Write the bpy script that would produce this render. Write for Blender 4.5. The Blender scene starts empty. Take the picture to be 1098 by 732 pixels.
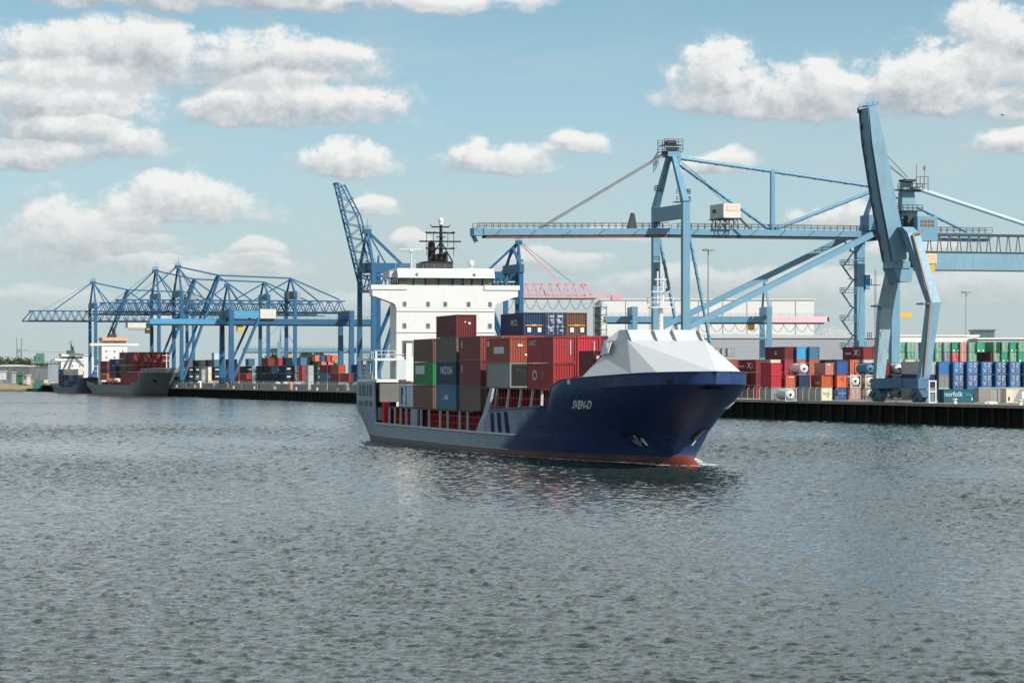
import bpy, bmesh, math, random
import numpy as np
from mathutils import Vector, Matrix

random.seed(7)
C = bpy.context.scene.collection
R = math.radians
FPX, HX, HY, HC = 3300.0, 549.0, 402.0, 8.8      # focal length in photo pixels, horizon point, eye height over the water

# ------------------------------------------------------------------ camera, sky, sun, exposure
scene = bpy.context.scene
cam = bpy.data.objects.new('camera', bpy.data.cameras.new('camera'))
C.objects.link(cam)
cam.location = (0, 0, HC)
cam.rotation_euler = (R(90), 0, 0)
cam.data.sensor_width = 36.0
cam.data.lens = FPX / 1098.0 * 36.0
cam.data.shift_y = (HY - 366.0) / 1098.0
cam.data.clip_start = 1.0
cam.data.clip_end = 60000.0
scene.camera = cam

SUN_AZ, SUN_EL = R(128.0), R(38.5)               # azimuth clockwise from +Y (the view direction)
sund = Vector((math.sin(SUN_AZ) * math.cos(SUN_EL), math.cos(SUN_AZ) * math.cos(SUN_EL), math.sin(SUN_EL)))
sl = bpy.data.lights.new('sun', 'SUN')
sl.energy = 4.8
sl.angle = R(0.53)
sl.color = (1.0, 0.95, 0.88)
sun = bpy.data.objects.new('sun', sl)
C.objects.link(sun)
sun.location = (300, -200, 400)
sun.rotation_euler = sund.to_track_quat('Z', 'Y').to_euler()

vs = scene.view_settings
vs.view_transform = 'Standard'
vs.look = 'None'
vs.gamma = 1.0
vs.exposure = 0.35
scene.cycles.max_bounces = 6
scene.cycles.diffuse_bounces = 2
scene.cycles.glossy_bounces = 3
scene.cycles.transmission_bounces = 2
scene.cycles.volume_bounces = 0
scene.cycles.use_denoising = True

world = bpy.data.worlds.new('World')
scene.world = world
world.use_nodes = True


class NT:
    """small helper to write node trees"""
    def __init__(s, nt):
        s.nt = nt
    def n(s, t, **kw):
        nd = s.nt.nodes.new(t)
        for k, v in kw.items():
            setattr(nd, k, v)
        return nd
    def put(s, sock, v):
        if v is None:
            return
        if isinstance(v, bpy.types.NodeSocket):
            s.nt.links.new(v, sock)
        elif isinstance(v, (tuple, list)) and len(v) == 3 and sock.type == 'RGBA':
            sock.default_value = (*v, 1.0)
        else:
            sock.default_value = v
    def m(s, op, a=None, b=None, c=None, clamp=False):
        nd = s.n('ShaderNodeMath', operation=op, use_clamp=clamp)
        for i, v in enumerate((a, b, c)):
            s.put(nd.inputs[i], v)
        return nd.outputs[0]
    def v(s, op, a=None, b=None):
        nd = s.n('ShaderNodeVectorMath', operation=op)
        s.put(nd.inputs[0], a); s.put(nd.inputs[1], b)
        return nd.outputs[0]
    def comb(s, x, y, z):
        nd = s.n('ShaderNodeCombineXYZ')
        for i, q in enumerate((x, y, z)):
            s.put(nd.inputs[i], q)
        return nd.outputs[0]
    def sep(s, v):
        nd = s.n('ShaderNodeSeparateXYZ'); s.put(nd.inputs[0], v)
        return nd.outputs
    def noise(s, vec, scale, detail=3.0, rough=0.55, dist=0.0, dim='3D'):
        nd = s.n('ShaderNodeTexNoise', noise_dimensions=dim)
        s.put(nd.inputs['Vector'], vec)
        nd.inputs['Scale'].default_value = scale
        nd.inputs['Detail'].default_value = detail
        nd.inputs['Roughness'].default_value = rough
        nd.inputs['Distortion'].default_value = dist
        return nd.outputs['Fac']
    def ss(s, x, lo, hi, a=0.0, b=1.0):
        nd = s.n('ShaderNodeMapRange', interpolation_type='SMOOTHSTEP')
        s.put(nd.inputs[0], x)
        for i, q in enumerate((lo, hi, a, b)):
            s.put(nd.inputs[i + 1], q)
        return nd.outputs[0]
    def lin(s, x, lo, hi, a=0.0, b=1.0):
        nd = s.n('ShaderNodeMapRange')
        s.put(nd.inputs[0], x)
        for i, q in enumerate((lo, hi, a, b)):
            s.put(nd.inputs[i + 1], q)
        return nd.outputs[0]
    def mix(s, f, a, b, blend='MIX'):
        nd = s.n('ShaderNodeMix', data_type='RGBA', blend_type=blend)
        s.put(nd.inputs[0], f); s.put(nd.inputs[6], a); s.put(nd.inputs[7], b)
        return nd.outputs[2]


# ---- clouds: a list of cumulus seen from the quay, each at a bearing / elevation (in units of 1/3300 rad), radius, base flatness
CLOUDS = [  # bearing, elevation of the base, half width, height, bottom softness
    (-430, 322, 165, 66, 18), (-255, 322, 130, 52, 14), (-370, 398, 330, 40, 14), (-95, 392, 150, 22, 8),
    (-240, 272, 150, 54, 12), (-480, 262, 150, 78, 20), (-530, 222, 95, 30, 8),
    (-177, 217, 70, 42, 8), (-15, 220, 82, 36, 8), (72, 238, 46, 27, 8),
    (-360, 168, 112, 50, 10), (-455, 128, 120, 70, 26), (-272, 128, 54, 16, 7), (-148, 174, 42, 24, 8), (-110, 136, 30, 22, 8),
    (232, 286, 80, 78, 12), (330, 278, 105, 64, 12), (460, 282, 140, 78, 14), (520, 318, 80, 90, 14),
    (220, 220, 52, 28, 8), (350, 162, 62, 26, 8), (525, 240, 56, 26, 9), (190, 92, 130, 26, 12), (330, 84, 110, 34, 12), (500, 82, 110, 40, 14),
    (-60, 70, 220, 22, 12), (-450, 240, 110, 40, 20), (-330, 108, 150, 24, 12), (-500, 78, 90, 22, 10), (40, 118, 70, 20, 8), (120, 150, 46, 18, 6), (430, 128, 60, 22, 8),
]


def cloud_group():
    g = bpy.data.node_groups.new('cloud_cover', 'ShaderNodeTree')
    g.interface.new_socket('Bearing', in_out='INPUT', socket_type='NodeSocketFloat')
    g.interface.new_socket('Height', in_out='INPUT', socket_type='NodeSocketFloat')
    g.interface.new_socket('Density', in_out='OUTPUT', socket_type='NodeSocketFloat')
    g.interface.new_socket('Base', in_out='OUTPUT', socket_type='NodeSocketFloat')
    w = NT(g)
    gi, go = w.n('NodeGroupInput'), w.n('NodeGroupOutput')
    b0, h0 = gi.outputs[0], gi.outputs[1]
    p = w.comb(b0, w.m('MULTIPLY', h0, 1.25), 0.0)
    # warp the bearing so outlines billow
    n1 = w.noise(p, 0.011, 2.0, 0.5)
    n2 = w.noise(w.v('ADD', p, (911.0, 377.0, 0.0)), 0.013, 2.0, 0.5)
    b = w.m('MULTIPLY_ADD', w.m('SUBTRACT', n1, 0.5), 60.0, b0)
    h = w.m('MULTIPLY_ADD', w.m('SUBTRACT', n2, 0.5), 34.0, h0)
    acc, base = None, None
    for (cb, ce, hw, ht, soft) in CLOUDS:
        dx = w.m('MULTIPLY', w.m('SUBTRACT', b, float(cb)), 1.0 / hw)
        dy = w.m('SUBTRACT', h, float(ce))
        up = w.m('MULTIPLY', w.m('MAXIMUM', dy, 0.0), 1.0 / ht)
        dn = w.m('MULTIPLY', w.m('MINIMUM', dy, 0.0), 1.0 / soft)
        q = w.m('MULTIPLY_ADD', dx, dx, w.m('MULTIPLY_ADD', up, up, w.m('MULTIPLY', dn, dn)))
        d = w.m('SUBTRACT', 1.0, q)
        t = w.m('MULTIPLY', up, w.m('MULTIPLY', d, 3.0, clamp=True))
        if acc is None:
            acc, base = d, t
        else:
            acc = w.m('SMOOTH_MAX', acc, d, 0.25)
            base = w.m('MAXIMUM', base, t)
    f1 = w.noise(p, 0.017, 6.0, 0.56, 0.25)
    f2 = w.noise(w.v('ADD', p, (50.0, 20.0, 0.0)), 0.05, 5.0, 0.6)
    d = w.m('MULTIPLY_ADD', w.m('SUBTRACT', f1, 0.5), 2.3, w.m('MAXIMUM', acc, -1.5))
    d = w.m('MULTIPLY_ADD', w.m('SUBTRACT', f2, 0.5), 1.0, d)
    f3 = w.noise(w.v('ADD', p, (150.0, 220.0, 0.0)), 0.14, 4.0, 0.62)
    d = w.m('MULTIPLY_ADD', w.m('SUBTRACT', f3, 0.5), 0.55, d)
    # loose fair-weather cumulus over the rest of the dome, above the pictured ones
    far = w.noise(w.comb(w.m('MULTIPLY', b0, 0.4), h0, 5.0), 0.0045, 5.0, 0.55)
    far = w.m('MULTIPLY_ADD', w.m('SUBTRACT', far, 0.37), 6.0, 0.0)
    far = w.m('ADD', far, w.ss(h0, 430.0, 560.0, -4.0, 0.0))
    far = w.m('ADD', far, w.ss(h0, 1800.0, 3600.0, 0.0, -1.0))
    d = w.m('MAXIMUM', d, far)
    g.links.new(d, go.inputs[0]); g.links.new(base, go.inputs[1])
    return g


def build_world():
    w = NT(world.node_tree)
    for nd in list(world.node_tree.nodes):
        world.node_tree.nodes.remove(nd)
    tc = w.n('ShaderNodeTexCoord').outputs['Generated']
    x, y, z = w.sep(tc)
    bear = w.m('MULTIPLY', w.m('ARCTAN2', x, y), 3300.0)
    hor = w.m('SQRT', w.m('MULTIPLY_ADD', x, x, w.m('MULTIPLY', y, y)))
    elev = w.m('MULTIPLY', w.m('ARCTAN2', z, hor), 3300.0)
    # clear sky
    zz = w.m('MULTIPLY_ADD', w.m('MAXIMUM', z, 0.0), 2.4, 0.055)
    sky = w.n('ShaderNodeTexSky', sky_type='NISHITA', sun_disc=False, sun_elevation=SUN_EL, sun_rotation=SUN_AZ,
              altitude=0.0, air_density=1.0, dust_density=1.6, ozone_density=1.6)
    w.put(sky.inputs[0], w.comb(x, y, zz))
    clear = w.mix(1.0, sky.outputs[0], SKY_TINT, 'MULTIPLY')
    top = w.ss(elev, 1500.0, 4200.0, 1.0, 0.4)
    clear = w.mix(1.0, clear, w.comb(top, top, top), 'MULTIPLY')
    haze_f = w.ss(elev, -20.0, 460.0, 0.93, 0.0)
    clear = w.mix(haze_f, clear, HORIZON)
    g = cloud_group()
    def cl(bb, hh):
        nd = w.n('ShaderNodeGroup'); nd.node_tree = g
        w.put(nd.inputs[0], bb); w.put(nd.inputs[1], hh)
        return nd.outputs
    c0 = cl(bear, elev)
    c1 = cl(w.m('ADD', bear, 11.0), w.m('ADD', elev, 12.0))
    a = w.ss(w.m('MULTIPLY', c0[0], w.ss(c0[1], 0.0, 0.5, 1.0, 2.1)), -0.16, 1.12)
    lit = w.m('SUBTRACT', c0[0], c1[0])
    lit = w.lin(lit, -0.34, 0.50)
    lit.node.clamp = True
    hgt = w.ss(c0[1], 0.02, 0.62)
    thick = w.ss(c0[0], 0.2, 1.7)
    shade = w.m('ADD', w.m('MULTIPLY', lit, 0.62), w.m('MULTIPLY', hgt, 0.42))
    shade = w.m('ADD', shade, w.m('MULTIPLY', w.m('SUBTRACT', 0.62, thick), 0.30), clamp=True)
    ccol = w.mix(shade, CLOUD_DARK, CLOUD_LIGHT)
    lowf = w.ss(elev, 40.0, 240.0, 0.62, 0.0)
    ccol = w.mix(lowf, ccol, CLOUD_FAR)
    ccol = w.mix(w.ss(elev, 460.0, 700.0, 0.0, 0.8), ccol, (9.6, 9.8, 9.8))
    low = w.ss(elev, 10.0, 170.0, 0.35, 0.93)
    fac = w.m('MULTIPLY', a, low)
    # a thin veil of high, torn cloud behind the cumulus
    vn = w.noise(w.comb(w.m('MULTIPLY', bear, 0.0026), w.m('MULTIPLY', elev, 0.0095), 3.0), 1.0, 6.0, 0.62, 0.5)
    veil = w.m('MULTIPLY', w.ss(vn, 0.44, 0.68), w.ss(elev, 520.0, 200.0, 0.10, 0.52))
    clear = w.mix(veil, clear, CLOUD_FAR)
    col = w.mix(fac, clear, ccol)
    bg = w.n('ShaderNodeBackground')
    w.put(bg.inputs[0], col)
    bg.inputs[1].default_value = 0.07
    out = w.n('ShaderNodeOutputWorld')
    world.node_tree.links.new(bg.outputs[0], out.inputs[0])


# radiances of the sky's parts before the background strength of 0.1
SKY_TINT = (2.1, 2.40, 1.92)
HORIZON = (5.45, 6.25, 6.6)
CLOUD_LIGHT = (10.4, 10.35, 10.1)
CLOUD_DARK = (4.2, 4.8, 5.35)
CLOUD_FAR = (6.2, 7.0, 7.05)
build_world()


# ------------------------------------------------------------------ placing: photo pixel + pixels-per-metre -> point in the world
def P(x, y, s):
    return Vector(((x - HX) / s, FPX / s, HC + (HY - y) / s))


# ------------------------------------------------------------------ mesh helpers
class MB:
    def __init__(s):
        s.v, s.f = [], []
    def add(s, vs, fs):
        o = len(s.v)
        s.v += [tuple(q) for q in vs]
        s.f += [tuple(i + o for i in q) for q in fs]
        return s
    def box(s, x0, x1, y0, y1, z0, z1):
        x0, x1 = min(x0, x1), max(x0, x1); y0, y1 = min(y0, y1), max(y0, y1); z0, z1 = min(z0, z1), max(z0, z1)
        vs = [(x0, y0, z0), (x1, y0, z0), (x1, y1, z0), (x0, y1, z0), (x0, y0, z1), (x1, y0, z1), (x1, y1, z1), (x0, y1, z1)]
        return s.add(vs, [(0, 3, 2, 1), (4, 5, 6, 7), (0, 1, 5, 4), (1, 2, 6, 5), (2, 3, 7, 6), (3, 0, 4, 7)])
    def bar(s, p, q, w, h, w2=None, h2=None, up=(0, 0, 1)):
        """beam of section w (sideways) x h (upwards) from p to q, w2 x h2 at q"""
        p, q = Vector(p), Vector(q)
        d = (q - p).normalized()
        u = Vector(up)
        if abs(d.dot(u)) > 0.97:
            u = Vector((0, 1, 0)) if abs(d.y) < 0.9 else Vector((1, 0, 0))
        a = d.cross(u).normalized(); b = a.cross(d).normalized()
        w2 = w if w2 is None else w2; h2 = h if h2 is None else h2
        vs = []
        for c, ww, hh in ((p, w, h), (q, w2, h2)):
            for i, j in ((-1, -1), (1, -1), (1, 1), (-1, 1)):
                vs.append(c + a * (ww / 2 * i) + b * (hh / 2 * j))
        return s.add(vs, [(0, 1, 2, 3), (7, 6, 5, 4), (0, 4, 5, 1), (1, 5, 6, 2), (2, 6, 7, 3), (3, 7, 4, 0)])
    def vbar(s, p, q, wx, wy, wx2=None, wy2=None):
        """post from p up to q with a horizontal section wx x wy (local axes)"""
        wx2 = wx if wx2 is None else wx2; wy2 = wy if wy2 is None else wy2
        vs = []
        for c, ww, hh in ((p, wx, wy), (q, wx2, wy2)):
            for i, j in ((-1, -1), (1, -1), (1, 1), (-1, 1)):
                vs.append((c[0] + ww / 2 * i, c[1] + hh / 2 * j, c[2]))
        return s.add(vs, [(3, 2, 1, 0), (4, 5, 6, 7), (0, 1, 5, 4), (1, 2, 6, 5), (2, 3, 7, 6), (3, 0, 4, 7)])
    def tube(s, p, q, r, n=10, r2=None):
        p, q = Vector(p), Vector(q)
        d = (q - p).normalized()
        u = Vector((0, 0, 1)) if abs(d.z) < 0.95 else Vector((1, 0, 0))
        a = d.cross(u).normalized(); b = a.cross(d)
        r2 = r if r2 is None else r2
        vs = []
        for c, rr in ((p, r), (q, r2)):
            for i in range(n):
                t = 2 * math.pi * i / n
                vs.append(c + (a * math.cos(t) + b * math.sin(t)) * rr)
        fs = [(i, (i + 1) % n, n + (i + 1) % n, n + i) for i in range(n)]
        fs += [tuple(range(n - 1, -1, -1)), tuple(range(n, 2 * n))]
        return s.add(vs, fs)
    def helix(s, p, q, r, w, pitch):
        """strake wound round a tube"""
        p, q = Vector(p), Vector(q)
        d = (q - p); L = d.length; d.normalize()
        u = Vector((0, 0, 1)) if abs(d.z) < 0.95 else Vector((1, 0, 0))
        a = d.cross(u).normalized(); b = a.cross(d)
        n = int(L / pitch * 10)
        vs, fs = [], []
        for i in range(n + 1):
            t = 2 * math.pi * i / 10
            c = p + d * (L * i / n)
            o = a * math.cos(t) + b * math.sin(t)
            for rr, e in ((r * 0.9, -w), (r * 1.22, -w), (r * 1.22, w), (r * 0.9, w)):
                vs.append(c + o * rr + d * e)
            if i:
                k = 4 * i
                fs += [(k - 4 + j, k - 4 + (j + 1) % 4, k + (j + 1) % 4, k + j) for j in range(4)]
        return s.add(vs, fs)
    def ball(s, c, rx, ry=None, rz=None, nu=14, nv=9):
        ry = rx if ry is None else ry; rz = rx if rz is None else rz
        vs = [(c[0], c[1], c[2] + rz)]
        for j in range(1, nv):
            f = math.pi * j / nv
            for i in range(nu):
                t = 2 * math.pi * i / nu
                vs.append((c[0] + rx * math.sin(f) * math.cos(t), c[1] + ry * math.sin(f) * math.sin(t), c[2] + rz * math.cos(f)))
        vs.append((c[0], c[1], c[2] - rz))
        fs = [(0, 1 + i, 1 + (i + 1) % nu) for i in range(nu)]
        for j in range(nv - 2):
            k = 1 + j * nu
            fs += [(k + i, k + nu + i, k + nu + (i + 1) % nu, k + (i + 1) % nu) for i in range(nu)]
        k = 1 + (nv - 2) * nu
        fs += [(k + (i + 1) % nu, k + i, len(vs) - 1) for i in range(nu)]
        return s.add(vs, fs)
    def prism(s, poly, fn, t0, t1):
        """extrude a 2-D outline: fn(u, v, t) -> point"""
        n = len(poly)
        vs = [fn(u, v, t0) for u, v in poly] + [fn(u, v, t1) for u, v in poly]
        fs = [(i, (i + 1) % n, n + (i + 1) % n, n + i) for i in range(n)]
        fs += [tuple(range(n - 1, -1, -1)), tuple(range(n, 2 * n))]
        return s.add(vs, fs)
    def truss(s, p, q, width, height, n, ch=0.3, di=0.2):
        """lattice girder from p to q (bottom centre line); both side planes, zig-zag webs, cross ties"""
        p, q = Vector(p), Vector(q)
        d = (q - p).normalized()
        a = d.cross(Vector((0, 0, 1))).normalized(); u = a.cross(d)
        for sd in (-1, 1):
            o = a * (sd * width / 2)
            s.bar(p + o, q + o, ch, ch); s.bar(p + o + u * height, q + o + u * height, ch, ch)
            for i in range(n):
                c0 = p + (q - p) * (i / n) + o; c1 = p + (q - p) * ((i + 0.5) / n) + o + u * height; c2 = p + (q - p) * ((i + 1) / n) + o
                s.bar(c0, c1, di, di); s.bar(c1, c2, di, di)
        for i in range(n + 1):
            c = p + (q - p) * (i / n)
            s.bar(c - a * width / 2, c + a * width / 2, di, di)
            if i < n:
                c = p + (q - p) * ((i + 0.5) / n) + u * height
                s.bar(c - a * width / 2, c + a * width / 2, di, di)
        return s
    def rail(s, p, q, h=1.1, step=2.0, r=0.035):
        """guard rail: posts and two rails"""
        p, q = Vector(p), Vector(q)
        n = max(1, int(round((q - p).length / step)))
        u = Vector((0, 0, 1))
        for i in range(n + 1):
            c = p + (q - p) * (i / n)
            s.bar(c, c + u * h, r * 2, r * 2)
        for k in (0.5, 1.0):
            s.bar(p + u * h * k, q + u * h * k, r * 2, r * 2)
        return s
    def build(s, name, mat, parent=None, smooth=False, color=None):
        me = bpy.data.meshes.new(name)
        me.from_pydata(s.v, [], s.f)
        me.update()
        return link(name, me, mat, parent, smooth, color)


def link(name, me, mat, parent=None, smooth=False, color=None):
    if mat is not None and not me.materials:
        me.materials.append(mat)
    o = bpy.data.objects.new(name, me)
    C.objects.link(o)
    if parent is not None:
        o.parent = parent
    if smooth:
        me.polygons.foreach_set('use_smooth', [True] * len(me.polygons))
    if color is not None:
        o.color = (*color, 1.0)
    return o


def fix_normals(o):
    bm = bmesh.new(); bm.from_mesh(o.data)
    bmesh.ops.recalc_face_normals(bm, faces=bm.faces[:])
    bm.to_mesh(o.data); bm.free()
    return o


def tag(o, label=None, cat=None, group=None, kind=None):
    if label: o['label'] = label
    if cat: o['category'] = cat
    if group: o['group'] = group
    if kind: o['kind'] = kind
    return o


def thing(name, label, cat, loc=(0, 0, 0), rz=0.0, group=None):
    o = bpy.data.objects.new(name, None)
    C.objects.link(o)
    o.empty_display_size = 0.5
    o.location = loc
    o.rotation_euler = (0, 0, rz)
    return tag(o, label, cat, group)


_txt = {}
def text_mesh(t, size, bold=0.0):
    k = (t, size, bold)
    if k not in _txt:
        cu = bpy.data.curves.new('lettering', 'FONT')
        cu.body = t; cu.size = size; cu.align_x = 'CENTER'; cu.align_y = 'CENTER'
        cu.offset = bold; cu.fill_mode = 'FRONT'; cu.resolution_u = 3
        ob = bpy.data.objects.new('lettering', cu)
        C.objects.link(ob)
        bpy.context.view_layer.update()
        me = bpy.data.meshes.new_from_object(ob.evaluated_get(bpy.context.evaluated_depsgraph_get()))
        bpy.data.objects.remove(ob); bpy.data.curves.remove(cu)
        _txt[k] = ([tuple(v.co) for v in me.vertices], [tuple(p.vertices) for p in me.polygons])
        bpy.data.meshes.remove(me)
    return _txt[k]


def lettering(t, size, fn, mat, parent, bold=0.0, name='lettering'):
    """text laid on a surface: fn(u, v) -> point"""
    vs, fs = text_mesh(t, size, bold)
    m = MB(); m.add([fn(x, y) for x, y, _ in vs], fs)
    return m.build(name, mat, parent)


# ------------------------------------------------------------------ materials
_M = {}
def paint(name, col, rough=0.5, dirt=0.3, dirt_col=(0.10, 0.085, 0.07), rust=0.0, var=0.25, scale=0.35, metal=0.0, spec=0.28, use_obj=False, streak=0.5):
    """weathered paint: patchy fading, run-down dirt streaks, rust spots"""
    if name in _M:
        return _M[name]
    m = bpy.data.materials.new(name); m.use_nodes = True
    w = NT(m.node_tree)
    bs = m.node_tree.nodes['Principled BSDF']
    oi = w.n('ShaderNodeObjectInfo')
    tc = w.n('ShaderNodeTexCoord').outputs['Object']
    off = w.v('ADD', tc, w.comb(w.m('MULTIPLY', oi.outputs['Random'], 71.0), w.m('MULTIPLY', oi.outputs['Random'], 37.0), 0.0))
    base = oi.outputs['Color'] if use_obj else col
    big = w.noise(off, scale, 4.0, 0.6)
    fine = w.noise(off, scale * 9.0, 3.0, 0.6)
    f = w.m('MULTIPLY_ADD', w.m('SUBTRACT', big, 0.5), 2.0 * var, 1.0)
    f = w.m('MULTIPLY_ADD', w.m('SUBTRACT', fine, 0.5), var, f)
    c = w.mix(1.0, base, w.comb(f, f, f), 'MULTIPLY')
    st = w.noise(w.v('MULTIPLY', off, (1.0, 1.0, 0.07)), 2.2 * max(scale, 0.3) / 0.35, 4.0, 0.65)
    sm = w.ss(st, 0.52, 0.75)
    sm = w.m('MULTIPLY', sm, dirt)
    c = w.mix(sm, c, dirt_col)
    if rust > 0:
        rn = w.noise(w.v('MULTIPLY', off, (1.0, 1.0, 0.35)), scale * 3.0, 6.0, 0.7, 0.4)
        rm = w.ss(rn, 0.66 - 0.12 * rust, 0.74 - 0.10 * rust)
        rm = w.m('MULTIPLY', rm, min(1.0, 0.5 + rust * 0.5))
        c = w.mix(rm, c, (0.16, 0.065, 0.03))
    w.put(bs.inputs['Base Color'], c)
    w.put(bs.inputs['Roughness'], w.m('MULTIPLY_ADD', fine, 0.25, rough - 0.1))
    bs.inputs['Metallic'].default_value = metal
    bs.inputs['Specular IOR Level'].default_value = spec
    _M[name] = m
    return m


def plain(name, col, rough=0.6, spec=0.3, metal=0.0):
    return paint(name, col, rough, 0.12, var=0.12, spec=spec, metal=metal)


WHITE = paint('ship_white', (0.60, 0.61, 0.605), 0.42, 0.14, (0.45, 0.40, 0.33), 0.0, 0.05, 0.3)
COVERW = paint('cover_white', (0.48, 0.51, 0.53), 0.42, 0.16, (0.5, 0.5, 0.48), 0.0, 0.07, 0.25)
SHIPGREY = paint('ship_grey', (0.21, 0.27, 0.33), 0.5, 0.25, (0.12, 0.11, 0.10), 0.1, 0.18, 0.3)
PALEGREY = paint('pale_grey', (0.45, 0.50, 0.53), 0.5, 0.25, (0.2, 0.17, 0.14), 0.1, 0.15, 0.3)
DECKRED = paint('deck_red', (0.22, 0.03, 0.03), 0.6, 0.3, (0.05, 0.03, 0.03), 0.2, 0.3, 0.5)
NAVYP = paint('navy_paint', (0.008, 0.02, 0.07), 0.6, 0.1, (0.05, 0.05, 0.06), 0.0, 0.12, 0.3, spec=0.1)
SIGNRED = paint('signal_red', (0.62, 0.02, 0.02), 0.45, 0.08, var=0.1)
BLACKP = paint('black_paint', (0.014, 0.015, 0.018), 0.5, 0.2, (0.04, 0.035, 0.03), 0.0, 0.2)
DARKM = paint('dark_steel', (0.045, 0.05, 0.055), 0.55, 0.2, var=0.2)
RUSTM = paint('rusty_steel', (0.20, 0.09, 0.05), 0.75, 0.4, (0.08, 0.04, 0.03), 0.8, 0.3)
GLASS = paint('window_glass', (0.085, 0.115, 0.11), 0.08, 0.05, var=0.5, scale=0.5, spec=0.8)
GLASSW = paint('bridge_glass', (0.17, 0.21, 0.19), 0.08, 0.05, var=0.9, scale=0.45, spec=0.8)
LETTERW = plain('white_lettering', (0.80, 0.81, 0.79), 0.5)
NAMEW = plain('name_white', (0.92, 0.92, 0.90), 0.5)
LETTERB = plain('black_lettering', (0.03, 0.03, 0.035), 0.5)
YELLOW = paint('yellow_paint', (0.55, 0.36, 0.05), 0.5, 0.3, var=0.2)
CBLUE = paint('crane_blue', (0.125, 0.262, 0.37), 0.42, 0.22, (0.10, 0.13, 0.15), 0.12, 0.14, 0.16)
CBLUE_OLD = paint('crane_blue_faded', (0.155, 0.285, 0.375), 0.45, 0.42, (0.13, 0.15, 0.16), 0.25, 0.2, 0.18)
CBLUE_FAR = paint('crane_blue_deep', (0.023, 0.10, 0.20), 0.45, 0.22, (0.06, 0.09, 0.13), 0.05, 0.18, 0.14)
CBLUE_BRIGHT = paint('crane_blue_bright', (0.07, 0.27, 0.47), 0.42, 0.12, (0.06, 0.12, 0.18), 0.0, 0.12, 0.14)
PINK = paint('crane_pink', (0.58, 0.33, 0.39), 0.5, 0.2, (0.35, 0.2, 0.22), 0.0, 0.15)
PINKPALE = paint('crane_pale_pink', (0.68, 0.46, 0.50), 0.5, 0.2, (0.5, 0.4, 0.4), 0.0, 0.15)
CABINW = paint('cabin_white', (0.52, 0.52, 0.48), 0.5, 0.3, (0.25, 0.2, 0.15), 0.1, 0.15)
CABING = paint('cabin_grey', (0.27, 0.29, 0.29), 0.5, 0.3, (0.15, 0.13, 0.11), 0.0, 0.15)
CPAINT = paint('container_paint', None, 0.5, 0.38, (0.09, 0.075, 0.065), 0.18, 0.2, 0.30, use_obj=True)
CFRAME = paint('container_frame', None, 0.55, 0.4, (0.07, 0.06, 0.055), 0.35, 0.25, 0.5, use_obj=True)
CABLE = plain('rubber_cable', (0.02, 0.02, 0.022), 0.7)
CONCRETE = paint('quay_concrete', (0.30, 0.27, 0.23), 0.85, 0.4, (0.14, 0.12, 0.10), 0.0, 0.25, 0.12, spec=0.2)

# ------------------------------------------------------------------ the setting: water, land, quay
QZ = 3.6                                            # quay level over the water
QA = math.atan2(222.9, 751.0)                       # the quay runs away from the viewer, to the left
QD = Vector((-math.sin(QA), math.cos(QA), 0.0))     # along the quay, away
QL = Vector((math.cos(QA), math.sin(QA), 0.0))      # from the quay inland


def quay(t, inland=0.0, z=QZ):
    """t metres along the quay edge from the right border of the photograph"""
    return Vector((85.4, 513.0, z)) + QD * t + QL * inland


def water_material():
    m = bpy.data.materials.new('harbour_water'); m.use_nodes = True
    w = NT(m.node_tree); bs = m.node_tree.nodes['Principled BSDF']
    geo = w.n('ShaderNodeNewGeometry').outputs['Position']
    patch = w.noise(w.v('MULTIPLY', geo, (0.012, 0.005, 0.0)), 1.0, 3.0, 0.55)
    col = w.mix(patch, (0.016, 0.030, 0.027), (0.030, 0.045, 0.038))
    w.put(bs.inputs['Base Color'], col)
    w.put(bs.inputs['Roughness'], w.ss(w.sep(geo)[1], 150.0, 1500.0, 0.06, 0.2))
    bs.inputs['IOR'].default_value = 1.48
    n1 = w.noise(w.v('MULTIPLY', geo, (0.75, 1.0, 0.0)), 0.75, 2.0, 0.55, 0.4)
    n2 = w.noise(w.v('MULTIPLY', geo, (0.8, 1.0, 0.0)), 2.3, 3.0, 0.6, 0.3)
    gust = w.ss(w.noise(w.v('MULTIPLY', geo, (0.03, 0.012, 0.0)), 1.0, 4.0, 0.6), 0.3, 0.65, 0.55, 1.1)
    h = w.m('MULTIPLY_ADD', n2, 0.035, w.m('MULTIPLY', n1, 0.04))
    h = w.m('MULTIPLY', h, gust)
    b = w.n('ShaderNodeBump')
    b.inputs['Strength'].default_value = 1.0
    b.inputs['Distance'].default_value = 1.0
    w.put(b.inputs['Height'], h)
    w.put(bs.inputs['Normal'], b.outputs[0])
    return m


NWAVE, WSLOPE = 110, 0.0031


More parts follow.
